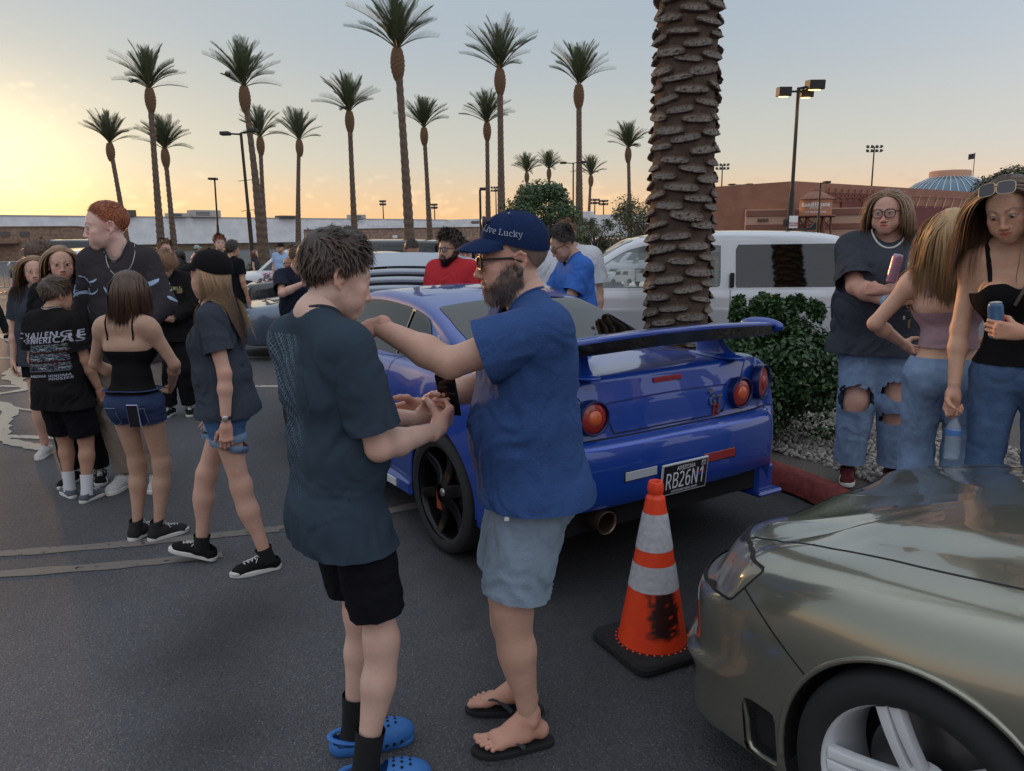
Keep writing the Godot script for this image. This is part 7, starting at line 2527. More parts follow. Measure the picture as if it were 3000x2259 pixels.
func buildings():
	var white := mat("stucco_white",lin(.80,.80,.80),.9)
	tri(white,noise_tex(51,.01,512,Color(.86,.86,.86),Color(1,1,1),5),null,9.0)
	var brown := mat("stucco_brown",lin(.20,.145,.085),.9)
	tri(brown,noise_tex(52,.01,512,Color(.75,.75,.75),Color(1,1,1),5),null,5.0)
	var pink := mat("block_pink",lin(.37,.255,.20),.92)
	var px := Image.create(256,256,false,Image.FORMAT_RGB8)   # courses of weathered block, far too fine to build at 100 m
	var g := RandomNumberGenerator.new()
	g.seed = 9
	for y in 32:
		for x in 32:
			var v := g.randf_range(.78,1.0)
			px.fill_rect(Rect2i(x * 8,y * 8,8,8),Color(v,v * .98,v * .96))
	tri(pink,ImageTexture.create_from_image(px),null,8.0)
	var A := Vector3(-115,0,-82)
	var B := Vector3(-15.5,0,-194)
	var mall := thing("mall_building","long low mall building with white upper wall and brown base","building",Vector3.ZERO)
	wall_box(mall,"wall",A,B,1.3,6.0,8.0,white)
	wall_box(mall,"base_wall",A,B,0,1.32,7.0,brown,-.4)
	wall_box(mall,"parapet",A,B,6.0,6.18,8.2,mat("parapet_grey",lin(.42,.40,.38),.8),.1)
	wall_box(mall,"wall",B,Vector3(42,0,-150),1.3,6.1,8.0,white)
	var d := (B - A).normalized()
	for k in 7: wall_box(mall,"door",A + d * (40 + k * 15.0),A + d * (41.2 + k * 15.0),0,1.1,.2,mat("door_brown",lin(.12,.085,.055),.7),-.2)
	for h in [[75.8,3.4,1.1,0],[85.2,3.4,.7,1],[90.4,5.4,1.3,1],[108.0,4.0,.5,0],[125.5,3.4,.9,1]]:
		var at: Vector3 = A + d * h[0] + Vector3(-d.z,0,d.x) * -4.0
		at = A + d * h[0] + Vector3(.7,0,-.7) * -3.0
		var u := put("rooftop_unit",to_mesh(box(Vector3(h[1],h[2],2.5),Vector3(0,6.1 + h[2] * .5,0),.06)),mat("unit_grey",lin(.40,.38,.35),.7) if h[3] else mat("unit_dark",lin(.10,.075,.055),.7),mall,at)
		u.rotation.y = atan2(-d.z,d.x)
		for q in 3: put("louvre",to_mesh(box(Vector3(h[1] * .5,.10,.06),Vector3(-h[1] * .15,6.1 + h[2] * (.3 + .2 * q),1.28))),mat("louvre_dark",lin(.08,.08,.08),.7),u)
	var annex := thing("store_annex","pinkish block store wing with a white coping and a wall lamp","building",Vector3.ZERO)
	wall_box(annex,"wall",Vector3(-32,0,-122),Vector3(9,0,-118),0,3.3,9.0,pink)
	wall_box(annex,"coping",Vector3(-32.2,0,-121.9),Vector3(9.2,0,-117.9),3.3,3.75,9.3,white,.15)
	for x in [[-17.5,1.5],[-9.6,2.4],[-24.0,2.6]]:
		put("wall_lamp",to_mesh(box(Vector3(.7,.45,.3),Vector3(x[0],x[1] + .45,-119.9 + x[0] * -.02),.05)),white,annex)
	for k in 6: put("roof_rail",to_mesh(box(Vector3(.10,.8,.10),Vector3(-23.0 + k * .8,4.1,-121))),white,annex)
	put("roof_rail",to_mesh(box(Vector3(4.2,.10,.10),Vector3(-21.0,4.5,-121))),white,annex)
	put("roof_fan",to_mesh(box(Vector3(3.0,.5,2.0),Vector3(-4.5,4.0,-122),.2)),mat("unit_dark"),annex)
	var pylon := thing("white_pylon","plain white pylon beside the tall palm trunk","sign",Vector3(9.0,0,-95))
	put("slab",to_mesh(box(Vector3(2.2,4.6,1.0),Vector3(0,2.3,0),.05)),white,pylon)
	var tanb := thing("stone_building","tan stone block building with small square windows at the far left","building",Vector3.ZERO)
	var stone := mat("stone_tan",lin(.30,.20,.145),.92)
	tri(stone,ImageTexture.create_from_image(px),null,6.0)
	wall_box(tanb,"wall",Vector3(-62,0,-70),Vector3(-42.5,0,-77),0,3.25,6.0,stone)
	wall_box(tanb,"coping",Vector3(-62,0,-70),Vector3(-42.4,0,-77),3.25,3.36,6.1,mat("stone_dark",lin(.20,.13,.09),.9),.05)
	wall_box(tanb,"canopy",Vector3(-58,0,-71.2),Vector3(-47,0,-75.2),1.75,2.0,1.0,mat("stone_dark"),.9)
	wall_box(tanb,"entrance_recess",Vector3(-56.4,0,-71.8),Vector3(-49,0,-74.5),0,1.74,.4,mat("recess",lin(.12,.09,.065),.9),.06)
	for k in 4: wall_box(tanb,"window",Vector3(-51.6 + k * 1.55,0,-73.70 - k * .553),Vector3(-50.85 + k * 1.55,0,-73.97 - k * .553),2.38,2.84,.15,mat("window_dark",lin(.10,.085,.08),.2),.03)
	cinema()
	var shop := thing("unseen_shop_building","long unseen terracotta shop building added behind the camera to darken reflections","building",Vector3(0,0,34))  # unseen, added so the glossy paint reflects less bright sky
	put("wall",to_mesh(box(Vector3(120,8,10),Vector3(0,4,5))),mat("stucco_terra"),shop)
	put("awning",to_mesh(box(Vector3(110,.5,3),Vector3(0,3.4,-1.4))),mat("stone_dark"),shop)
	for k in 14: put("shop_window",to_mesh(box(Vector3(4.5,2.6,.2),Vector3(-54 + k * 8.3,1.5,-.02))),mat("window_dark"),shop)

func cinema():
	var terra := mat("stucco_terra",lin(.36,.165,.105),.9)
	tri(terra,noise_tex(61,.01,512,Color(.82,.82,.82),Color(1,1,1),5),null,7.0)
	var dark := mat("stucco_maroon",lin(.155,.045,.040),.9)
	var band := mat("stucco_band",lin(.20,.085,.06),.9)
	var light := mat("stucco_sand",lin(.44,.27,.19),.9)
	var rust := mat("rust_steel",lin(.19,.058,.035),.7)
	var c := thing("cinema_building","terracotta cinema building with banded walls and a blue glass dome","building",Vector3.ZERO)
	var at := func(x: float,off := 0.0) -> Vector3: return Vector3(x - off * .62,0,-75.5 - .8 * (x - 27.1) + off * .78)
	wall_box(c,"wall",at.call(27.1),at.call(64.0),0,6.55,12.0,terra)
	wall_box(c,"low_wall",Vector3(23.1,0,-77),Vector3(34,0,-74.2),0,4.0,8.0,light,.0)
	for b in [[.0,1.3,.06],[2.05,2.55,.05],[3.35,3.9,.05]]: wall_box(c,"painted_band",Vector3(23.08,0,-76.95),Vector3(34,0,-74.1),b[0],b[1],.3,band,b[2])
	wall_box(c,"maroon_panel",at.call(34.6,1.0),at.call(38.2,1.0),3.1,4.8,.5,dark)
	wall_box(c,"pier",at.call(38.2,1.6),at.call(41.6,1.6),0,5.3,2.0,mat("stucco_brick",lin(.22,.085,.045),.9))
	wall_box(c,"maroon_panel",at.call(41.8,.8),at.call(62.0,.8),0,4.6,.7,dark)
	for k in 10:   # the open steel trusses before the wall
		var q: Vector3 = at.call(32.5 + k,.9)
		var r: Vector3 = at.call(33.4 + k,.9)
		put("truss_post",to_mesh(bar(q + Vector3(0,4.8,0),q + Vector3(0,6.1,0),.07)),rust,c)
		put("truss_brace",to_mesh(bar(q + Vector3(0,4.8,0),r + Vector3(0,5.6,0),.05)),rust,c)
		put("truss_brace",to_mesh(bar(q + Vector3(0,5.6,0),r + Vector3(0,4.85,.7),.045)),rust,c)
	for y in [4.8,5.2,5.65]: put("truss_chord",to_mesh(bar((at.call(32.0,.9) as Vector3) + Vector3(0,y,0),(at.call(42.0,.9) as Vector3) + Vector3(0,y,0),.055)),rust,c)
	for k in 7: put("strut",to_mesh(bar((at.call(46.0 + k * 1.8,1.5) as Vector3) + Vector3(0,4.4,0),(at.call(46.2 + k * 1.8,.5) as Vector3) + Vector3(0,5.7,0),.05)),mat("strut_sand",lin(.45,.28,.2),.8),c)
	put("strut_rail",to_mesh(bar((at.call(45.0,.8) as Vector3) + Vector3(0,5.6,0),(at.call(60.0,.8) as Vector3) + Vector3(0,5.6,0),.03)),rust,c)
	var dome := put("dome",to_mesh(lathe([Vector2(7.0,5.5),Vector2(6.0,6.9),Vector2(4.2,8.2),Vector2(2.5,9.0)],40)),mat("dome_glass",lin(.06,.13,.19),.2),c,Vector3(61.0,0,-110))
	put("dome_drum",to_mesh(lathe([Vector2(2.6,8.8),Vector2(2.6,9.75),Vector2(2.4,9.85),Vector2(.01,9.9)],40)),mat("drum_peach",lin(.50,.28,.19),.9),dome)
	for k in 40:
		var t := TAU_ * k / 40
		var d := Vector3(cos(t),0,sin(t))
		put("dome_rib",to_mesh(tube([d * 7.05 + Vector3(0,5.5,0),d * 6.06 + Vector3(0,6.92,0),d * 4.26 + Vector3(0,8.24,0),d * 2.55 + Vector3(0,9.03,0)],[.05],4)),mat("rib_white",lin(.6,.62,.62),.6),dome)
	# the sign shaped like a water tower
	var w := thing("water_tower_sign","rust coloured water tower sign with white RoadHouse lettering before the cinema","sign",Vector3(28.3,0,-73.0))
	put("tank",to_mesh(lathe([Vector2(1.42,3.3),Vector2(1.42,4.75)],40)),mat("tank_terra",lin(.40,.18,.10),.8),w)
	put("cone_roof",to_mesh(lathe([Vector2(1.62,4.72),Vector2(1.58,4.80),Vector2(.75,5.3),Vector2(.12,5.56),Vector2(.0,5.6)],40)),mat("roof_brown",lin(.21,.09,.055),.7),w)
	for k in 20:
		var t := TAU_ * k / 20
		put("roof_seam",to_mesh(bar(Vector3(cos(t) * 1.6,4.80,sin(t) * 1.6),Vector3(cos(t) * .12,5.60,sin(t) * .12),.025,4)),rust,w)
	put("deck",to_mesh(lathe([Vector2(.01,3.1),Vector2(1.75,3.1),Vector2(1.75,3.3),Vector2(.01,3.3)],24)),rust,w)
	for k in 6:
		var t := TAU_ * k / 6 + .3
		var q := Vector3(cos(t) * 1.35,0,sin(t) * 1.35)
		put("tower_leg",to_mesh(bar(q * 1.12,q + Vector3(0,3.1,0),.10)),rust,w)
		var t2 := TAU_ * (k + 1) / 6 + .3
		put("cross_brace",to_mesh(bar(q + Vector3(0,3.0,0),Vector3(cos(t2) * 1.45,2.1,sin(t2) * 1.45),.05)),rust,w)
	var lw := mat("sign_white",lin(.72,.72,.72),.6)
	var face := func(m: TextMesh,y: float,r: float,called: String):
		for part in wrap_text(m,r): put(called,part,lw,w,Vector3(0,y,0))
	face.call(text("RoadHouse",.36,.03,"Droid Serif",700),4.22,1.44,"lettering")
	face.call(text("CINEMAS",.15,.03,"Droid Serif",700),3.92,1.44,"lettering")
	face.call(text("Craft Burgers & Brews",.13,.03,"Droid Sans",700),3.56,1.44,"lettering")
	var n := put("house_number",text("9090",.34,.03,"Droid Sans",700),mat("number_dark",lin(.06,.03,.02),.7),c,Vector3(24.6,2.95,-76.5))
	n.rotation.y = -.25

func wrap_text(m: TextMesh,r: float) -> Array:   # bends a line of lettering round an upright drum, towards +z and the camera
	var arr := m.surface_get_arrays(0) if m.get_surface_count() else []
	if arr.is_empty(): return []
	var v: PackedVector3Array = arr[Mesh.ARRAY_VERTEX]
	for i in v.size():
		var t := v[i].x / r - .36
		v[i] = Vector3(sin(t) * (r + v[i].z),v[i].y,cos(t) * (r + v[i].z))
	arr[Mesh.ARRAY_VERTEX] = v
	arr[Mesh.ARRAY_NORMAL] = PackedVector3Array()
	var a := new_mesh()
	a[0] = v
	a[4] = arr[Mesh.ARRAY_INDEX] if arr[Mesh.ARRAY_INDEX] != null else PackedInt32Array(range(v.size()))
	return [to_mesh(a)]

func lamp_post(label: String,at: Vector3,h: float,heads: Array,lean := 0.0,lit := false,r := .09):
	var bk := mat("post_black",lin(.018,.016,.015),.55)
	var o := thing("lamp_post",label,"lamp post",at,0.0,"car park lamp posts")
	o.rotation.z = lean
	put("pole",to_mesh(tube([Vector3.ZERO,Vector3(0,h * .45,0),Vector3(0,h * .46,0),Vector3(0,h,0)],[r * 1.2,r * 1.15,r * .85,r * .75],10)),bk,o)
	put("concrete_base",to_mesh(lathe([Vector2(.3,0),Vector2(.3,.7),Vector2(.01,.72)],16)),mat("concrete"),o)
	for k in heads:   # [x, y, z of the lamp box from the top, width]
		var p := Vector3(k[0],h + k[1],k[2])
		put("arm",to_mesh(bar(Vector3(0,h - .06 + k[1] * .5,0),p,.045)),bk,o)
		var b := put("lamp_head",to_mesh(box(Vector3(k[3],.36 if lit else .16,k[3]),Vector3.ZERO,.02)),bk,o,p)
		if lit:
			b.rotation.x = .10
			var gl := mat("lamp_glow",lin(1,.82,.5),.4)
			gl.emission_enabled = true
			gl.emission = Color(1.0,.80,.48)
			gl.emission_energy_multiplier = 3.2
			put("glowing_lens",to_mesh(lathe([Vector2(.0001,-.035),Vector2(k[3] * .30,-.02),Vector2(k[3] * .40,.0)],20)),gl,b,Vector3(0,-.185,0))
			var li := SpotLight3D.new()
			li.name = "lamp_light"
			li.light_energy = 3.0
			li.light_color = Color(1.0,.80,.52)
			li.spot_range = 40.0
			li.spot_angle = 65.0
			li.spot_attenuation = 2.0
			li.light_size = .2
			li.shadow_enabled = true
			b.add_child(li)
			li.position = Vector3(0,-.24,0)
			li.rotation_degrees.x = -90
	return o

func stadium(label: String,at: Vector3,h: float,rows: int,w: float):
	var bk := mat("steel_dark",lin(.035,.032,.03),.6)
	var o := thing("stadium_light",label,"floodlight",at,0.0,"distant stadium floodlights")
	put("mast",to_mesh(tube([Vector3.ZERO,Vector3(0,h,0)],[.22,.12],8)),bk,o)
	for r in rows:
		put("crossarm",to_mesh(bar(Vector3(-w,h - r * .75 - .2,0),Vector3(w,h - r * .75 - .2,0),.06)),bk,o)
		for k in 4: put("floodlight_head",to_mesh(lathe([Vector2(.12,-.3),Vector2(.32,.1),Vector2(.01,.12)],10)),bk,o,Vector3(lerpf(-w,w,k / 3.0),h - r * .75,.1)).rotation_degrees.x = 50

func lamps():
	lamp_post("dark lamp post with one square head left of the leaning palms",Vector3(-23.8,0,-64),6.55,[[-.05,.05,.2,.62]],-.02)
	var l2: Node3D = lamp_post("tall dark lamp post with two flat heads and banner arms among the palms",Vector3(-12.5,0,-38),6.7,[[-.7,-.02,.1,.42],[.55,.10,-.1,.42]],.02)
	for y in [3.1,4.5]: put("banner_arm",to_mesh(bar(Vector3(-.35,y,0),Vector3(.35,y + .05,0),.015)),mats["post_black"],l2)
	var l3: Node3D = lamp_post("tall lamp post with three lit lamp boxes above the silver van",Vector3(11.75,0,-33),7.5,[[-.62,-.18,.1,.50],[.55,.04,.3,.62],[.50,-.12,-.5,.5]],-.008,true)
	var sg := put("notice",to_mesh(box(Vector3(.36,.50,.02),Vector3(.08,2.15,.14),.004)),mat("sign_white",lin(.72,.72,.72),.6),l3)
	put("notice_text",text("CUSTOMER",.07,.006,"Droid Sans",700),mat("plate_red",lin(.28,.02,.03),.5),sg,Vector3(.08,2.10,.156))
	put("notice_text",text("PARKING",.07,.006,"Droid Sans",700),mat("plate_red"),sg,Vector3(.08,2.01,.156))
	put("meter_box",to_mesh(box(Vector3(.20,.30,.16),Vector3(-.2,2.12,.05),.01)),mats["post_black"],l3)
	lamp_post("lamp post with a double arm right of the round green tree",Vector3(5.8,0,-72),8.2,[[-.9,.0,0,.6],[.9,.05,0,.6]])
	lamp_post("short hooked lamp post in front of the paired palms",Vector3(-1.7,0,-46),4.4,[[.16,.05,0,.36]])
	lamp_post("lamp post with two flat heads left of the cinema",Vector3(26.2,0,-90),7.2,[[-1.0,.0,0,.7],[1.0,.0,0,.7]])
	lamp_post("slim lamp post with one head before the water tower sign",Vector3(24.7,0,-63),5.6,[[.45,.02,.1,.5]])
	lamp_post("small distant lamp post with two heads above the van roof",Vector3(37.0,0,-135),5.6,[[-.8,0,0,.6],[.8,0,0,.6]],0,false,.12)
	lamp_post("smallest distant lamp post close to the big palm trunk",Vector3(30.2,0,-130),5.2,[[-.7,0,0,.6],[.7,0,0,.6]],0,false,.12)
	lamp_post("distant lamp post between the van roof and the cinema",Vector3(47.0,0,-150),4.6,[[-.7,0,0,.6],[.7,0,0,.6]],0,false,.12)
	stadium("distant floodlight mast above the mall roof, left of the boy in slate",Vector3(-32.0,0,-200),11.0,2,.6)
	stadium("distant floodlight mast above the annex, between two palm trunks",Vector3(-19.0,0,-200),10.0,2,.6)
	stadium("floodlight mast just left of the tall paired palm",Vector3(-3.4,0,-200),14.0,2,1.0)
	stadium("left one of two floodlight masts over the small willow tree",Vector3(20.5,0,-190),10.2,2,.9)
	stadium("right one of two floodlight masts over the small willow tree",Vector3(22.6,0,-190),9.9,2,.9)
	stadium("tall floodlight mast right of the big palm trunk",Vector3(45.5,0,-170),16.2,2,1.2)
	stadium("paired floodlight mast, left of the cinema wall",Vector3(53.0,0,-170),11.4,1,1.0)
	stadium("paired floodlight mast nearest the cinema wall",Vector3(54.5,0,-170),11.4,1,1.0)
	stadium("floodlight mast rising behind the cinema roof",Vector3(68.5,0,-150),17.4,2,1.3)
	var fp := thing("flagpole","thin flagpole with a dark flag behind the dome","flagpole",Vector3(70.0,0,-120))
	put("pole",to_mesh(tube([Vector3.ZERO,Vector3(0,13.2,0)],[.09,.05],8)),mats["steel_dark"],fp)
	put("flag",to_mesh(grid(8,4,func(u,v): return Vector3(-1.0 * u,13.1 - v * .8 - .15 * u,.1 * sin(u * 7)))),mat("flag_dark",lin(.04,.035,.04),.9),fp)
# ---------------------------------------------------------------- palms, trees, shrubs
func frond(g: RandomNumberGenerator,L: float,droop: float) -> Array:   # a feather leaf along +z, arching down
	var path := []
	for k in 9:
		var t := k / 8.0
		path.append(Vector3(0,sin(t * 1.3) * L * .10 - droop * L * t * t,L * t))
	var a := tint(tube(path,[.035,.03,.026,.022,.018,.015,.012,.008,.004],4,false),Color(.10,.085,.035))
	var n := 34
	for k in n:
		var t := lerpf(.18,.99,float(k) / n)
		var i := mini(int(t * 8),7)
		var p: Vector3 = path[i].lerp(path[i + 1],t * 8 - i)
		for s in [-1,1]:
			var l := L * .23 * sin(lerpf(.75,2.8,t)) * g.randf_range(.85,1.1) + .05
			var d := Vector3(s * .62,.30 + g.randf() * .15,.80).normalized()
			var tip := p + d * l + Vector3(0,-.12 * l,0)
			var w := Vector3(0,.010,0) + Vector3(.0,0,.016)
			var b: int = a[0].size()
			a[0].append_array(PackedVector3Array([p - w,p + w,tip,p.lerp(tip,.5) + w * 1.1]))
			for q in 4:
				a[1].append(Vector3(s * .3,.9,-.2).normalized())
				a[3].append(Vector2.ZERO)
			var c := Color(.075,.095,.042) * g.randf_range(.7,1.25)
			c.a = 1.0
			for q in 4: a[2].append(c)
			a[4].append_array(PackedInt32Array([b,b + 1,b + 3,b,b + 3,b + 2] if (a[0][b + 3] - a[0][b]).cross(a[0][b + 1] - a[0][b]).y > 0 else [b,b + 3,b + 1,b,b + 2,b + 3]))
	return a

func palms():
	var g := RandomNumberGenerator.new()
	g.seed = 77
	var fr := []
	for k in 5: fr.append(to_mesh(frond(g,2.25 + .12 * (k % 3),.08 + .10 * k)))
	var leaf := vmat("palm_leaf",.6)
	leaf.backlight_enabled = true
	leaf.backlight = Color(.10,.12,.04)
	var bark := vmat("palm_bark",.95)
	bark.normal_enabled = true
	bark.normal_texture = bump_tex(71,.06,256,6.0)
	bark.uv1_triplanar = true
	bark.uv1_scale = Vector3.ONE * 1.2
	var list := [[-34.6,-71,-.64,10.18,2.65,"leftmost palm, short and leaning left above the mall roof"],[-22.7,-51,.22,11.01,2.40,"tall palm leaning left, second tall one from the left"],[-25.7,-60,-.03,8.38,2.31,"shorter palm half hidden behind a tall leaning trunk at left"],[-13.2,-42,-.41,9.37,2.13,"tall palm with thick foot beside the double headed lamp post"],[-17.5,-56,.19,8.62,2.02,"small palm peeking out behind the thick footed palm"],
		[-23.8,-88,.84,12.33,3.04,"slim straight palm left of the dark haired boy's head"],[-9.1,-46,.06,8.70,1.92,"mid height palm directly above the dark haired boy"],[-4.7,-37,-.27,9.97,2.32,"tallest palm, its crown reaching the top of the photo"],[-6.5,-64,-.21,10.18,2.31,"mid height palm right of the tallest palm"],[-1.7,-62,.06,10.22,2.26,"shorter palm of the close pair above the navy cap"],
		[-.6,-58,.05,13.27,2.98,"taller palm of the close pair above the navy cap"],[3.4,-160,.17,14.27,3.58,"tiny far palm rising from the round green tree, left one"],[6.0,-118,-.08,11.39,2.57,"tiny far palm rising from the round green tree, right one"],[6.9,-78,-.09,15.79,3.75,"tall slim palm between the green tree and the big trunk"],[13.4,-135,.48,11.63,3.18,"small far palm next to the tall slim one"],[12.7,-83,-.32,10.44,2.52,"palm beside the big scaly trunk"]]
	for q in list.size():
		var p: Array = list[q]
		var H: float = p[3]
		var sc: float = p[4] / 2.35
		var o := thing("palm_tree",p[5],"palm tree",Vector3(p[0],0,p[1]),g.randf() * .2,"slim date palms across the car park")
		var r0 := .165 * sc
		var foot: float = 2.1 if q == 3 else 1.55
		var nz := noise(q,3.0,2)
		var lean := Vector3(p[2],H,0)
		var dir := lean.normalized()
		var tr := grid(14,90,func(u,v):
			var t: float = TAU_ * u
			var y: float = v * H
			var r: float = r0 * lerpf(foot,1.0,sm(0.0,.75,v)) * (1.0 + .08 * sin(y * 16.0 + sin(t * 3.0) * 1.2) + .05 * nz.get_noise_3d(cos(t) * 3,y * 4,sin(t) * 3))
			return Vector3(p[2] * v * (.6 + .4 * v) + cos(t) * r,y,sin(t) * r),true)
		var col := PackedColorArray()
		for vv in tr[0]:
			var k := 1.0 + .35 * nz.get_noise_3dv(vv * 2.0) + .2 * sin(vv.y * 16.0)
			col.append(Color(.135 * k,.092 * k,.066 * k))
		tr[2] = col
		put("trunk",to_mesh(tr),bark,o)
		var top := Vector3(p[2],H,0)
		var bulb := grid(18,20,func(u,v):
			var t: float = TAU_ * u
			var r: float = r0 * lerpf(1.0,1.25,v) + r0 * .85 * pow(sin(PI * clampf(v,0,1)),.8) * (1.0 + .16 * sin(v * 44.0 + t * 5.0))
			return top + Vector3(cos(t) * r,lerpf(-1.25 * sc,.15,v),sin(t) * r),true)
		put("crown_base",to_mesh(tint(bulb,Color(.15,.085,.045))),bark,o)
		var n := 40
		for k in n:
			var t := float(k) / n
			var elev := lerpf(10.0,88.0,pow(t,.42)) + g.randf_range(-5,5)
			var az := k * 137.5 + g.randf_range(-12,12)
			if t < .15 and g.randf() < .25: continue
			var f := put("frond",fr[g.randi() % 5] if t > .3 else fr[2 + g.randi() % 3],leaf,o)
			f.transform = Transform3D((rot(0,az,0) * rot(-elev,0,g.randf_range(-25,25))).scaled_local(Vector3.ONE * sc * g.randf_range(.9,1.15)),top + Vector3(0,.1,0))

func boot(sd: int) -> Array:   # the cut foot of a leaf: a cracked grey lens that juts from the trunk, dark beneath
	var nz := noise(sd,26.0,3)
	var cr := noise(sd + 50,9.0,2)
	var a := grid(22,15,func(u,v):
		var x: float = u * 2 - 1
		var w := sqrt(maxf(0.0,1.0 - x * x * .98))
		var out := 0.0
		var y := 0.0
		if v < .62:
			var t: float = v / .62
			y = lerpf(.050,-.026,t) * pow(w,.8) + .006
			out = lerpf(.006,.052,pow(t,.8)) * pow(w,.55)
		else:
			var t: float = (v - .62) / .38
			y = lerpf(-.026,-.052,t) * pow(w,.8) + .006
			out = lerpf(.052,-.03,pow(t,.75)) * pow(w,.55)
		var crack: float = sm(.12,.0,absf(cr.get_noise_2d(x * 5.5 + sd,y * 2.0))) * sm(.0,.2,v) * sm(.75,.6,v)
		out += .010 * nz.get_noise_2d(x * 2.0,v * 1.6) - .012 * crack
		return Vector3(x * .136,y + .006 * nz.get_noise_2d(x * 3.0 + 9,v),out))
	var col := PackedColorArray()
	for i in a[0].size():
		var p: Vector3 = a[0][i]
		var v: float = a[3][i].y
		var x: float = p.x / .136
		var crack := sm(.15,.0,absf(cr.get_noise_2d(x * 5.5 + sd,p.y * 2.0))) * sm(.0,.2,v)
		var face := sm(.10,.22,v) * sm(.66,.60,v) * sm(1.0,.8,absf(x))
		var c := Color(.105,.070,.048).lerp(Color(.215,.19,.165),face * (.75 + .4 * nz.get_noise_2d(x * 4,v * 3))).lerp(Color(.035,.026,.020),crack * face * .85)
		c.a = 1.0
		col.append(c)
	a[2] = col
	return a

func big_palm():
	var o := thing("date_palm","thick date palm trunk with rough grey leaf scars beside the van","palm tree",Vector3(1.50,.12,-7.0))
	var bark := vmat("palm_fibre",.97)
	bark.normal_enabled = true
	bark.normal_texture = bump_tex(81,.03,512,8.0,5)
	bark.uv1_triplanar = true
	bark.uv1_scale = Vector3(2.5,1.2,2.5)
	var nz := noise(4,2.5,4)
	var rad := func(y: float) -> float: return .262 + .012 * sin(y * 1.3) + .02 * sm(.5,0.0,y)
	var tr := grid(40,220,func(u,v):
		var t: float = TAU_ * u
		var y: float = v * 9.5 - .1
		var r: float = (rad.call(y) as float) + .010 * nz.get_noise_3d(cos(t) * 3,y * 6,sin(t) * 3) + .004 * sin(t * 40 + y * 3)
		return Vector3(cos(t) * r + y * .012,y,sin(t) * r),true)
	var col := PackedColorArray()
	for p in tr[0]:
		var k := 1.0 + .5 * nz.get_noise_3dv(p * Vector3(6,2,6))
		col.append(Color(.090 * k,.060 * k,.042 * k))
	tr[2] = col
	put("trunk",to_mesh(tr),bark,o)
	var kinds := []
	for k in 6: kinds.append(to_mesh(boot(k * 13 + 1)))
	var g := RandomNumberGenerator.new()
	g.seed = 3
	var bm := vmat("leaf_scar",.95)
	bm.normal_enabled = true
	bm.normal_texture = bump_tex(82,.05,256,5.0,4)
	bm.uv1_triplanar = true
	bm.uv1_scale = Vector3.ONE * 5
	for k in 290:
		var y := .06 + k * .0186
		var t := deg_to_rad(k * 137.508) + g.randf_range(-.06,.06)
		var r: float = rad.call(y)
		var f := put("leaf_base",kinds[g.randi() % 6],bm,o)
		var s := g.randf_range(.85,1.1)
		f.transform = Transform3D((Basis(Vector3.UP,t) * rot(g.randf_range(-6,10),0,g.randf_range(-9,9))).scaled_local(Vector3(s,s * g.randf_range(.85,1.15),g.randf_range(.8,1.25))),Vector3(sin(t) * (r - .012) + y * .012,y + g.randf_range(-.02,.02),cos(t) * (r - .012)))
	var fr := to_mesh(frond(g,4.0,.22))
	for k in 36:
		var f := put("frond",fr,mats["palm_leaf"],o)
		f.transform = Transform3D(rot(0,k * 137.5,0) * rot(-lerpf(-5,80,k / 36.0),0,0),Vector3(.11,9.4,0))

func leaf_cloud(centres: Array,leaf: Array,per: int,g: RandomNumberGenerator,size: float,cols: Array) -> MultiMesh:
	# leaves spread through the outer part of many lumps; centres: [position, radii]
	var mm := MultiMesh.new()
	mm.transform_format = MultiMesh.TRANSFORM_3D
	mm.use_colors = true
	mm.mesh = to_mesh(leaf)
	mm.instance_count = centres.size() * per
	var k := 0
	for c in centres:
		for i in per:
			var d := Vector3(g.randfn(),g.randfn(),g.randfn()).normalized()
			var p: Vector3 = c[0] + d * c[1] * pow(g.randf(),.4)
			var b := Basis(Quaternion(Vector3.UP,(d + Vector3(g.randfn(),g.randfn() + .4,g.randfn()) * .6).normalized())) * Basis(Vector3.UP,g.randf() * TAU_)
			mm.set_instance_transform(k,Transform3D(b * (size * g.randf_range(.7,1.25)),p))
			var col: Color = cols[0].lerp(cols[1],g.randf()) * g.randf_range(.8,1.2)
			mm.set_instance_color(k,col)
			k += 1
	return mm

func put_cloud(called: String,mm: MultiMesh,m: Material,parent: Node3D):
	var mi := MultiMeshInstance3D.new()
	mi.multimesh = mm
	mi.material_override = m
	mi.name = called
	mi.set_meta("kind","stuff")
	parent.add_child(mi,true)

func leaf_shape(w: float,fold := .25) -> Array:   # one leaf, 1 long along +z, lying in x/z
	var a := new_mesh()
	for q in [[0,0,0],[w * .8,fold * w,.35],[w,fold * w,.6],[0,0,1.0],[-w,fold * w,.6],[-w * .8,fold * w,.35],[0,-.0,.5]]: a[0].append(Vector3(q[0],q[1],q[2]))
	for k in 6: a[4].append_array(PackedInt32Array([6,k,(k + 1) % 6]))
	a[1] = normals_of(a)
	if a[1][6].y < 0:
		a[4].reverse()
		a[1] = normals_of(a)
	return a

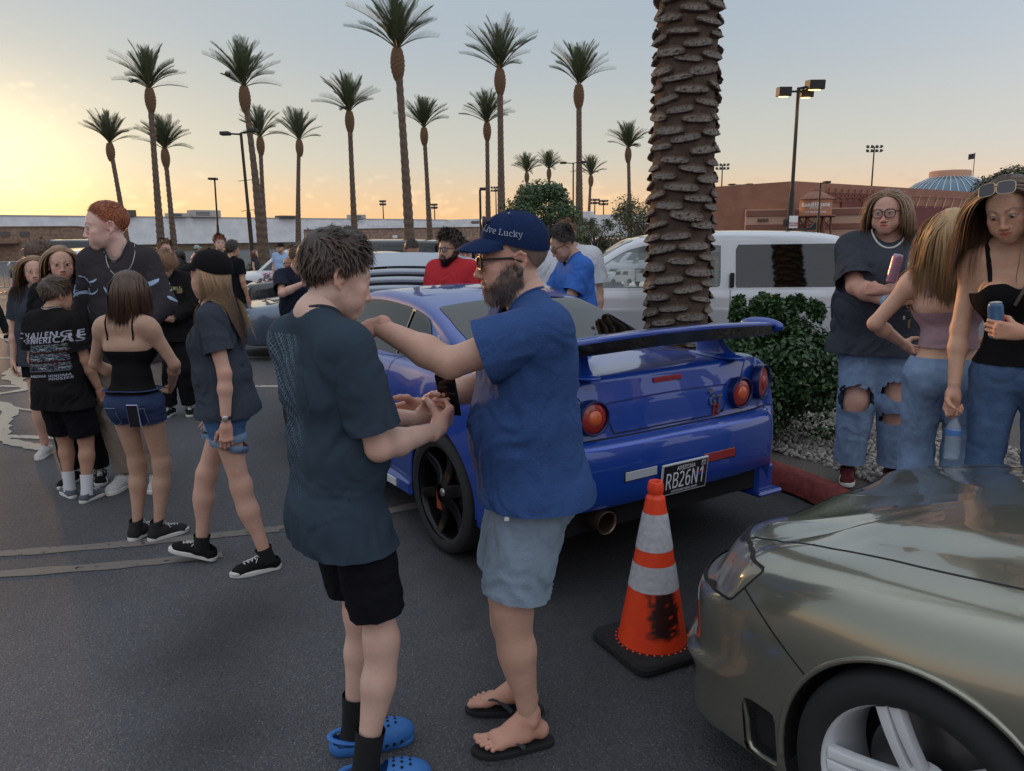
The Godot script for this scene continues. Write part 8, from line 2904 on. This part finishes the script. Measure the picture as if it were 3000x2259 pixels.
func tree(label: String,at: Vector3,h: float,w: float,n: int,per: int,size: float,cols: Array,sd: int,trunk_h: float):
	var g := RandomNumberGenerator.new()
	g.seed = sd
	var o := thing("tree",label,"tree",at)
	var bk := mat("tree_bark",lin(.085,.060,.045),.95)
	var lumps := []
	var limbs := new_mesh()
	limbs = join(limbs,tube([Vector3.ZERO,Vector3(.05,trunk_h * .6,0),Vector3(0,trunk_h,.02)],[.14,.11,.09],8))
	for k in n:
		var t := k * 2.4
		var y := lerpf(trunk_h,h - w * .12,g.randf())
		var rr := w * .5 * sqrt(maxf(.05,1.0 - pow((y - lerpf(trunk_h,h,.42)) / (h - trunk_h) * 1.75,2.0))) * g.randf_range(.45,.95)
		var c := Vector3(cos(t) * rr,y,sin(t) * rr)
		lumps.append([c,Vector3.ONE * w * g.randf_range(.09,.19)])
		limbs = join(limbs,tube(smooth_path([Vector3(0,trunk_h * .8,0),Vector3(c.x * .4,lerpf(trunk_h,y,.5),c.z * .4),c],3),[.06,.05,.04,.03,.02,.014,.01],5))
	put("trunk",to_mesh(limbs),bk,o)
	var lm := vmat("tree_leaf",.6)
	lm.backlight_enabled = true
	lm.backlight = Color(.16,.20,.06)
	put_cloud("crown",leaf_cloud(lumps,leaf_shape(.22),per,g,size,cols),lm,o)

func plants():
	palms()
	big_palm()
	tree("round dense green tree behind the navy cap",Vector3(2.0,0,-45),4.9,4.1,60,260,.20,[Color(.035,.075,.030),Color(.085,.130,.055)],3,1.0)
	tree("wispy olive tree behind the big palm trunk",Vector3(8.6,0,-50),4.2,4.6,46,170,.16,[Color(.055,.065,.028),Color(.115,.115,.055)],5,.7)
	tree("small olive tree left of the wispy tree",Vector3(6.6,0,-60),3.2,3.0,34,160,.16,[Color(.050,.060,.025),Color(.105,.105,.050)],7,.4)
	tree("low olive tree right of the wispy tree",Vector3(12.0,0,-62),3.2,5.0,40,160,.18,[Color(.045,.055,.024),Color(.10,.10,.05)],8,.3)
	tree("dark tree showing above the roof at the right edge",Vector3(47.5,0,-75),7.6,6.0,36,200,.34,[Color(.035,.045,.02),Color(.07,.075,.035)],9,1.6)
	# hedge beside the blue car
	var g := RandomNumberGenerator.new()
	g.seed = 15
	var h := thing("hedge_shrub","dense dark green shrub with small leaves between the wing and the women","shrub",Vector3(1.98,.13,-5.85))
	var lumps := []
	for k in 130:
		var t := g.randf() * TAU_
		var e := asin(g.randf_range(-.15,1.0))
		var q := Vector3(cos(t) * cos(e) * .50,.42 + sin(e) * .46,sin(t) * cos(e) * .44)
		if q.x < -.1: q.y *= .92
		lumps.append([q,Vector3.ONE * g.randf_range(.09,.15)])
	for k in 26: lumps.append([Vector3(g.randf_range(-.45,.45),g.randf_range(.1,.5),g.randf_range(-.4,.4)),Vector3.ONE * .2])
	for k in 26:
		var t := g.randf() * TAU_
		var top := Vector3(cos(t) * .42 * g.randf(),.9 + .1 * g.randf(),sin(t) * .36 * g.randf())
		for j in 3: lumps.append([top + Vector3(0,j * .035,0),Vector3(.03,.03,.03)])
	var lm := vmat("hedge_leaf",.38)
	lm.backlight_enabled = true
	lm.backlight = Color(.05,.09,.02)
	put_cloud("foliage",leaf_cloud(lumps,leaf_shape(.30),150,g,.042,[Color(.018,.050,.012),Color(.050,.105,.028)]),lm,h)
	var tw := new_mesh()
	for k in 30:
		var c: Vector3 = lumps[k * 4][0]
		tw = join(tw,tube([Vector3(c.x * .15,0,c.z * .15),Vector3(c.x * .5,c.y * .5,c.z * .5),c],[.014,.009,.004],5))
	put("stems",to_mesh(tw),mat("tree_bark"),h)
	# pink flowering bush on the far island
	var isl := Vector3(-5.6,0,-17.6)
	var is_edge := []
	for k in 32:
		var t := TAU_ * k / 32
		is_edge.append(Vector2(cos(t) * 2.3,sin(t) * 1.5))
	struct("far_island",to_mesh(slab(is_edge,.14,.02)),mat("concrete"),isl)
	var kk := []
	for q in is_edge + [is_edge[0]]: kk.append(Vector3(q.x * 1.02,.07,-q.y * 1.02))
	struct("far_kerb",to_mesh(tube(kk,[.085],8,false)),mats["red_kerb"],isl)
	var b := thing("flower_bush","rounded bush covered in small pink flowers on the far island","shrub",isl + Vector3(.55,.13,.45))
	b.scale = Vector3.ONE * .78
	lumps = []
	for k in 60:
		var t := g.randf() * TAU_
		var e := asin(g.randf_range(-.1,1.0))
		lumps.append([Vector3(cos(t) * cos(e) * .75,.42 + sin(e) * .55,sin(t) * cos(e) * .6),Vector3.ONE * .16])
	put_cloud("foliage",leaf_cloud(lumps,leaf_shape(.2),110,g,.085,[Color(.018,.040,.014),Color(.045,.08,.03)]),lm,b)
	var fl := new_mesh()
	for k in 5:
		var t := TAU_ * k / 5
		fl = join(fl,leaf_shape(.36,.1),Transform3D((Basis(Vector3.UP,t) * rot(-20,0,0)).scaled_local(Vector3.ONE * .5),Vector3.ZERO))
	var fm := vmat("petal",.7)
	var blooms := []
	for k in 34:
		var t := g.randf() * TAU_
		var e := asin(g.randf_range(-.1,1.0))
		blooms.append([Vector3(cos(t) * cos(e) * .90,.46 + sin(e) * .66,sin(t) * cos(e) * .76),Vector3.ONE * .07])
	put_cloud("flowers",leaf_cloud(blooms,fl,16,g,.075,[Color(.55,.26,.40),Color(.72,.50,.60)]),fm,b)
	var lowh := thing("low_hedge","low green hedge strip along the far planter, behind the dark dressed woman","shrub",Vector3(-9.5,0,-33))
	lumps = []
	for k in 60: lumps.append([Vector3(g.randf_range(-3.0,3.0),g.randf_range(.15,.55),g.randf_range(-.5,.5)),Vector3.ONE * .3])
	put_cloud("foliage",leaf_cloud(lumps,leaf_shape(.3),70,g,.15,[Color(.03,.05,.02),Color(.07,.10,.035)]),lm,lowh)
	var two := (get_node("date_palm") as Node3D).duplicate()
	two.name = numbered("date_palm")
	add_child(two)
	two.position = Vector3(3.95,.12,-2.3)
	two.set_meta("label","second thick date palm standing to the right, mirrored in the van's dark window")
# ---------------------------------------------------------------- things held, worn prints, small things
func phone(label: String,t: Transform3D,back: StandardMaterial3D,lens := true) -> Node3D:
	var o := thing("phone",label,"phone")
	o.transform = t
	put("case",to_mesh(box(Vector3(.074,.150,.0095),Vector3.ZERO,.004)),back,o)
	put("screen",to_mesh(box(Vector3(.067,.142,.001),Vector3(0,0,.0052),.0003)),mat("screen_glass",lin(.012,.013,.016),.06),o)
	if lens:
		put("camera_bump",to_mesh(box(Vector3(.030,.032,.003),Vector3(.017,.053,-.006),.001)),back,o)
		for q in [[.010,.060],[.024,.060],[.010,.046]]: put("camera_lens",to_mesh(tube([Vector3(q[0],q[1],-.007),Vector3(q[0],q[1],-.0092)],[.0055],12)),mat("lens_black",lin(.006,.006,.008),.1),o)
	return o

func person_named(part: String) -> Dictionary:
	for o in jobs:
		if (o.label as String).contains(part): return o
	return {}

func in_hand(o: Dictionary,s: int,local: Transform3D) -> Transform3D:   # a place in the palm, in world space
	var n: Node3D = o.node
	var hb: Transform3D = o["hand%d" % s]
	var w := n.transform * hb
	return Transform3D(w.basis.orthonormalized() if w.basis.determinant() > 0 else (w.basis * Basis.from_scale(Vector3(-1,1,1))).orthonormalized(),w.origin) * local

func can(label: String,t: Transform3D,c: StandardMaterial3D,trim: StandardMaterial3D,r := .029,h := .155):
	var o := thing("drink_can",label,"can")
	o.transform = t
	put("can_body",to_mesh(lathe([Vector2(.0001,-h * .5),Vector2(r * .75,-h * .5),Vector2(r,-h * .5 + .010),Vector2(r,h * .5 - .014),Vector2(r * .84,h * .5 - .002),Vector2(r * .86,h * .5)],32)),c,o)
	put("can_lid",to_mesh(lathe([Vector2(r * .86,h * .5),Vector2(r * .80,h * .5 + .001),Vector2(r * .76,h * .5 - .004),Vector2(.0001,h * .5 - .004)],32)),mat("can_metal",lin(.5,.5,.52),.3,.9),o)
	put("pull_tab",to_mesh(box(Vector3(.012,.0015,.022),Vector3(0,h * .5 - .002,.004),.0006)),mat("can_metal"),o)
	put("label_band",to_mesh(lathe([Vector2(r + .0006,-h * .22),Vector2(r + .0006,h * .16)],32,-.5,1.6)),trim,o)

func wristband(o: Dictionary,s: int,k: float,w: float,r: float,m: StandardMaterial3D,called := "wristband"):
	var a: Vector3 = o.wr[s]
	var b: Vector3 = o.el[s]
	put(called,to_mesh(tube([a.lerp(b,k),a.lerp(b,k + w)],[r,r * 1.06],18,false)),m,o.node)

func lettering(o: Dictionary,prims: Array,s: String,size: float,at: Vector3,normal: Vector3,m: StandardMaterial3D,called := "lettering",tilt := 0.0,font := "Droid Sans",weight := 700,frame := Transform3D()):
	# letters laid on a worn surface: each corner is carried to it along the print's direction
	var arr := text(s,size,0.0,font,weight).surface_get_arrays(0)
	var z := normal.normalized()
	var x := Vector3.UP.cross(z).normalized().rotated(z,tilt)
	var y := z.cross(x)
	var v: PackedVector3Array = arr[Mesh.ARRAY_VERTEX]
	for i in v.size():
		var p := at + x * v[i].x + y * v[i].y + z * .2
		v[i] = march(prims,p,-z) + z * .004
	var a := new_mesh()
	a[0] = v
	a[4] = arr[Mesh.ARRAY_INDEX] if arr[Mesh.ARRAY_INDEX] != null else PackedInt32Array(range(v.size()))
	put(called,to_mesh(a),m,o.node)

func details():
	var black := mat("case_black",lin(.010,.010,.012),.4)
	var white := mat("case_white",lin(.55,.56,.58),.35)
	var boy := person_named("raglan")
	var man := person_named("bearded man in blue tee")
	phone("black phone held upright in the boy's hand by the rear wheel",boy.node.transform * Transform3D(rot(16,208,0),(boy.wr[-1] + boy.wr[1]) * .5 + Vector3(.0,.085,.085)),black)
	phone("black phone in the bearded man's outstretched hand at the boy's chin",in_hand(man,1,Transform3D(rot(10,0,30),Vector3(0,.10,.032))),black)
	var hood := person_named("sweatshirt")
	phone("dark phone held low by the curly haired person in black",in_hand(hood,-1,Transform3D(rot(-30,0,-20),Vector3(.01,.10,.030))),mat("case_brown",lin(.03,.022,.02),.4))
	var teen := person_named("teenage")
	phone("white phone raised upright by the teenage boy",in_hand(teen,-1,Transform3D(rot(0,180,8),Vector3(.01,.10,.032))),white)
	var bt := person_named("bright blue tee")
	phone("phone held flat by the man in the bright blue tee",in_hand(bt,1,Transform3D(rot(-20,0,15),Vector3(0,.10,.032))),black)
	var cami := person_named("black camisole and denim")
	var cn: Node3D = cami.node
	phone("lilac phone sticking out of the denim shorts' back pocket",cn.transform * Transform3D(rot(8,186,0),Vector3(-.088,.862,-.155)),mat("case_lilac",lin(.40,.36,.58),.5),false)
	# cap lettering and badge
	var cap: MeshInstance3D = man.cap_node
	var thread := mat("thread_grey",lin(.30,.33,.40),.7)
	var arr := text("Live Lucky",.017,0.0,"Droid Serif",400).surface_get_arrays(0)
	var v: PackedVector3Array = arr[Mesh.ARRAY_VERTEX]
	for i in v.size():
		var az := 1.12 + (v[i].x + v[i].y * .2) / .090
		v[i] = scalp(az,.40 - .28 * (az - 1.2) + v[i].y / .090,.0178) + Vector3(0,.012,0)
	var a := new_mesh()
	a[0] = v
	a[4] = arr[Mesh.ARRAY_INDEX] if arr[Mesh.ARRAY_INDEX] != null else PackedInt32Array(range(v.size()))
	put("embroidery",to_mesh(a),thread,cap)
	put("front_badge",to_mesh(ball(Vector3(.020,.022,.010),scalp(.25,.75,.016) + Vector3(0,.012,0),14,8)),mat("badge_navy",lin(.008,.014,.045),.5),cap)
	put("eyelet",to_mesh(ball(Vector3(.004,.004,.003),scalp(1.5,1.05,.0175) + Vector3(0,.014,0),8,6)),thread,cap)
	put("shirt_logo",to_mesh(box(Vector3(.002,.012,.014),Vector3.ZERO)),mat("letter_white"),man.node).transform = Transform3D(Basis(),march(man.top_prims,Vector3(.5,.86,.10),Vector3.LEFT))
	# prints laid on the shirts
	var wt := person_named("white tee with")
	lettering(wt,wt.top_prims,"BRAND",.034,wt.C * Vector3(.085,.335,0),Vector3(.1,0,1),mat("print_red",lin(.28,.03,.03),.8))
	lettering(wt,wt.top_prims,"&",.075,wt.C * Vector3(.085,.275,0),Vector3(.1,0,1),mat("print_black",lin(.012,.012,.014),.8),"lettering",0,"Droid Serif")
	lettering(hood,hood.top_prims,"OBERLIN",.034,hood.C * Vector3(.07,.345,0),Vector3(.1,0,1),mat("print_gold",lin(.45,.36,.16),.8))
	lettering(hood,hood.top_prims,"12.2022",.026,hood.C * Vector3(.085,.310,0),Vector3(.1,0,1),mats["print_gold"])
	var gw := person_named("oversized")
	lettering(gw,gw.top_prims,"OFFSIDE",.022,gw.C * Vector3(.105,.285,0),Vector3(.15,0,1),mat("print_pale",lin(.42,.46,.50),.8))
	lettering(gw,gw.top_prims,"C",.052,gw.C * Vector3(.085,.318,0),Vector3(.15,0,1),mat("print_sand",lin(.45,.40,.22),.8))
	lettering(gw,gw.top_prims,"«",.048,gw.C * Vector3(.118,.316,0),Vector3(.15,0,1),mat("print_slate",lin(.20,.24,.30),.8))
	# the three women: necklace, bands, cans, keys, bottle
	var ring := []
	for k in 33:
		var ph := TAU_ * k / 32
		ring.append(march(gw.top_prims,gw.C * Vector3(sin(ph) * .092,.62,.030 + cos(ph) * .090),Vector3.DOWN) + Vector3(0,.004,0))
	put("shell_necklace",to_mesh(tube(ring,[.0052],8,false)),mat("shell_white",lin(.60,.57,.52),.6),gw.node)
	wristband(gw,-1,.10,.07,.042,mat("band_blue",lin(.20,.42,.62),.5))
	wristband(gw,-1,.01,.05,.037,mat("band_check",lin(.20,.19,.22),.7))
	var pink := mat("can_pink",lin(.46,.24,.33),.28,.55)
	can("tall pink can held against the folded arms of the woman in glasses",gw.node.transform * Transform3D(rot(6,0,-10),(gw["hand-1"] * Vector3(0,.085,.035)) + Vector3(-.085,.150,.035)),pink,mat("can_rose",lin(.36,.15,.24),.35,.4))
	var keys := thing("car_keys","bunch of car keys hanging below the pink can","keys",in_hand(gw,-1,Transform3D(Basis(),Vector3(.0,.07,.03))).origin + Vector3(.0,-.075,.03))
	var kr := []
	for k in 17: kr.append(Vector3(cos(TAU_ * k / 16) * .016,.03 + sin(TAU_ * k / 16) * .016,0))
	put("key_ring",to_mesh(tube(kr,[.0018],6,false)),mat("brass",lin(.42,.30,.12),.3,.9),keys)
	put("key_fob",to_mesh(box(Vector3(.040,.052,.014),Vector3(-.004,-.022,0),.006)),black,keys)
	put("key_blade",to_mesh(box(Vector3(.010,.050,.003),Vector3(.006,-.075,.002),.001)),mat("brass"),keys)
	put("key_tag",to_mesh(box(Vector3(.014,.020,.004),Vector3(-.026,-.040,.004),.0015)),mat("can_metal"),keys)
	var sw := person_named("sunglasses on")
	can("slim blue and silver can in the hand of the woman with sunglasses",sw.node.transform * Transform3D(rot(8,0,6),(sw.hand1 * Vector3(0,.085,.038)) + Vector3(0,.03,.0)),mat("can_blue",lin(.10,.20,.36),.28,.5),mat("can_red",lin(.42,.08,.06),.35,.3),.027,.135)
	wristband(sw,1,.05,.05,.034,mat("bead_brown",lin(.10,.035,.025),.7),"bracelet")
	wristband(sw,1,.13,.05,.036,mat("bead_cream",lin(.50,.46,.40),.6),"bracelet")
	wristband(sw,1,.20,.03,.038,mat("bead_tan",lin(.40,.26,.14),.6),"bracelet")
	var bag := []
	for k in 11:
		var t := k / 10.0
		var l: Vector3 = sw.C * Vector3(lerpf(.12,-.02,t),lerpf(.46,.22,t),.35)
		bag.append(march(sw.top_prims + [cap(sw.C * Vector3(-.14,.39,-.01),sw.C * Vector3(.14,.39,-.01),.07,.07)],l,(sw.C.basis * Vector3(0,0,-1))) + Vector3(0,0,.006))
	put("bag_strap",to_mesh(tube(bag,[.008],6,true,.4)),mat("strap_brown",lin(.08,.06,.055),.7),sw.node)
	var bp := in_hand(sw,-1,Transform3D(Basis(),Vector3(.0,.085,.034)))
	var bo := thing("water_bottle","clear plastic water bottle with blue cap hanging from the woman's hand","bottle",bp.origin + Vector3(0,-.02,0))
	var pet := mat("pet",Color(.86,.92,.96,.14),.06)
	pet.transparency = BaseMaterial3D.TRANSPARENCY_ALPHA
	var pr := [Vector2(.013,.0),Vector2(.013,-.02),Vector2(.026,-.045),Vector2(.031,-.06)]
	for k in 7:
		pr.append(Vector2(.0315,-.068 - k * .016))
		pr.append(Vector2(.029,-.075 - k * .016))
	pr.append_array([Vector2(.031,-.185),Vector2(.024,-.195),Vector2(.0001,-.190)])
	put("bottle_body",to_mesh(lathe(pr,24)),pet,bo)
	put("bottle_cap",to_mesh(tube([Vector3(0,.016,0),Vector3(0,-.004,0)],[.0155],20)),mat("cap_blue",lin(.06,.16,.42),.4),bo)
	put("bottle_label",to_mesh(lathe([Vector2(.0295,-.058),Vector2(.0322,-.064),Vector2(.0322,-.085)],24)),mat("cap_blue"),bo)
	# neck chains
	for q in [[person_named("red haired"),.105,.16],[person_named("black graphic"),.082,.0]]:
		var o: Dictionary = q[0]
		var ch := []
		for k in 33:
			var ph := TAU_ * k / 32
			var drop: float = q[2] * maxf(0.0,cos(ph))
			var f: Vector3 = o.C * Vector3(sin(ph) * q[1] * (1.0 - .5 * maxf(0,cos(ph))),.62 - .0,.012 + cos(ph) * .085 + drop * .25)
			ch.append(march(o.top_prims,f,Vector3.DOWN) + Vector3(0,.003,.002) if drop < .01 else march(o.top_prims,o.C * Vector3(sin(ph) * q[1] * .8,.485 - drop,.4),Vector3.FORWARD) + Vector3(0,0,.003))
		put("neck_chain",to_mesh(tube(ch,[.0022],5,false)),mat("chain_silver",lin(.5,.48,.45),.3,.9),o.node)
	# pockets and seams on the girl's shorts, headphones are left to the imagination of no one
	var stitch := mat("stitch",lin(.24,.27,.34),.9)
	for s in [-1,1]:
		var pk := []
		for c in [[.045,.905],[.135,.90],[.130,.80],[.090,.775],[.050,.80],[.045,.905]]: pk.append(Vector3(s * c[0],c[1],-.4))
		var out := []
		for k in pk.size() - 1:
			for j in 4: out.append(surface_of(cami.bottom_mesh,pk[k].lerp(pk[k + 1],j / 4.0)))
		put("pocket_stitching",to_mesh(tube(out,[.0018],4)),stitch,cami.node)
	put("waistband",to_mesh(loop_on(cami.bottom_mesh,1.005,.003)),navy(),cami.node)

func navy() -> StandardMaterial3D: return mats["denim_navy"]

func surface_of(m: Array,p: Vector3) -> Vector3:   # the rearmost point of a mesh near this x and y
	var best := Vector3(p.x,p.y,0)
	var w := 1e9
	for q in m[0]:
		var d: float = absf(q.x - p.x) + absf(q.y - p.y) + maxf(0.0,q.z + .02) * 9.0
		if d < w:
			w = d
			best = q
	return Vector3(p.x,p.y,best.z - .004)

func loop_on(m: Array,y: float,r: float) -> Array:
	var path := []
	for k in 37:
		var t := TAU_ * k / 36
		var d := Vector2(sin(t),cos(t))
		var far := .05
		for q in m[0]:
			if absf(q.y - y) < .03:
				var e := Vector2(q.x,q.z)
				if e.normalized().dot(d) > .985: far = maxf(far,e.length())
		path.append(Vector3(d.x * (far + .001),y,d.y * (far + .001)))
	return tube(path,[.016],8,false,.22)
func prepare():
	for k in ["man","boy","woman","full","heavy"]:
		head_cache["%s%.1f" % [k,6.0]] = make_head(k,.006)
	for k in ["man","boy","woman","full"]:
		head_cache["%s%.1f" % [k,4.2]] = make_head(k,.0042)
	for k in ["relaxed","grip","fist","hold","flat"]:
		hand_cache[k] = nets(hand_prims(k),.0036)
		hand_cache[k + "_far"] = nets(hand_prims(k),.0060)
	foot_mesh = nets(foot_prims(),.0045)
	for k in ["low","high","clog"]:
		shoe_cache[k] = make_shoe(k,.006)
		shoe_cache[k + "_far"] = make_shoe(k,.011)

func crowd():
	var t0 := Time.get_ticks_msec()
	prepare()
	print("heads and hands ",Time.get_ticks_msec() - t0)
	cast()
	var id := WorkerThreadPool.add_group_task(person_job,jobs.size())
	WorkerThreadPool.wait_for_group_task_completion(id)
	print("people ",Time.get_ticks_msec() - t0)
	place_people()

func _ready():
	var t0 := Time.get_ticks_msec()
	setup()
	place()
	crowd()
	details()
	print("all ",Time.get_ticks_msec() - t0)
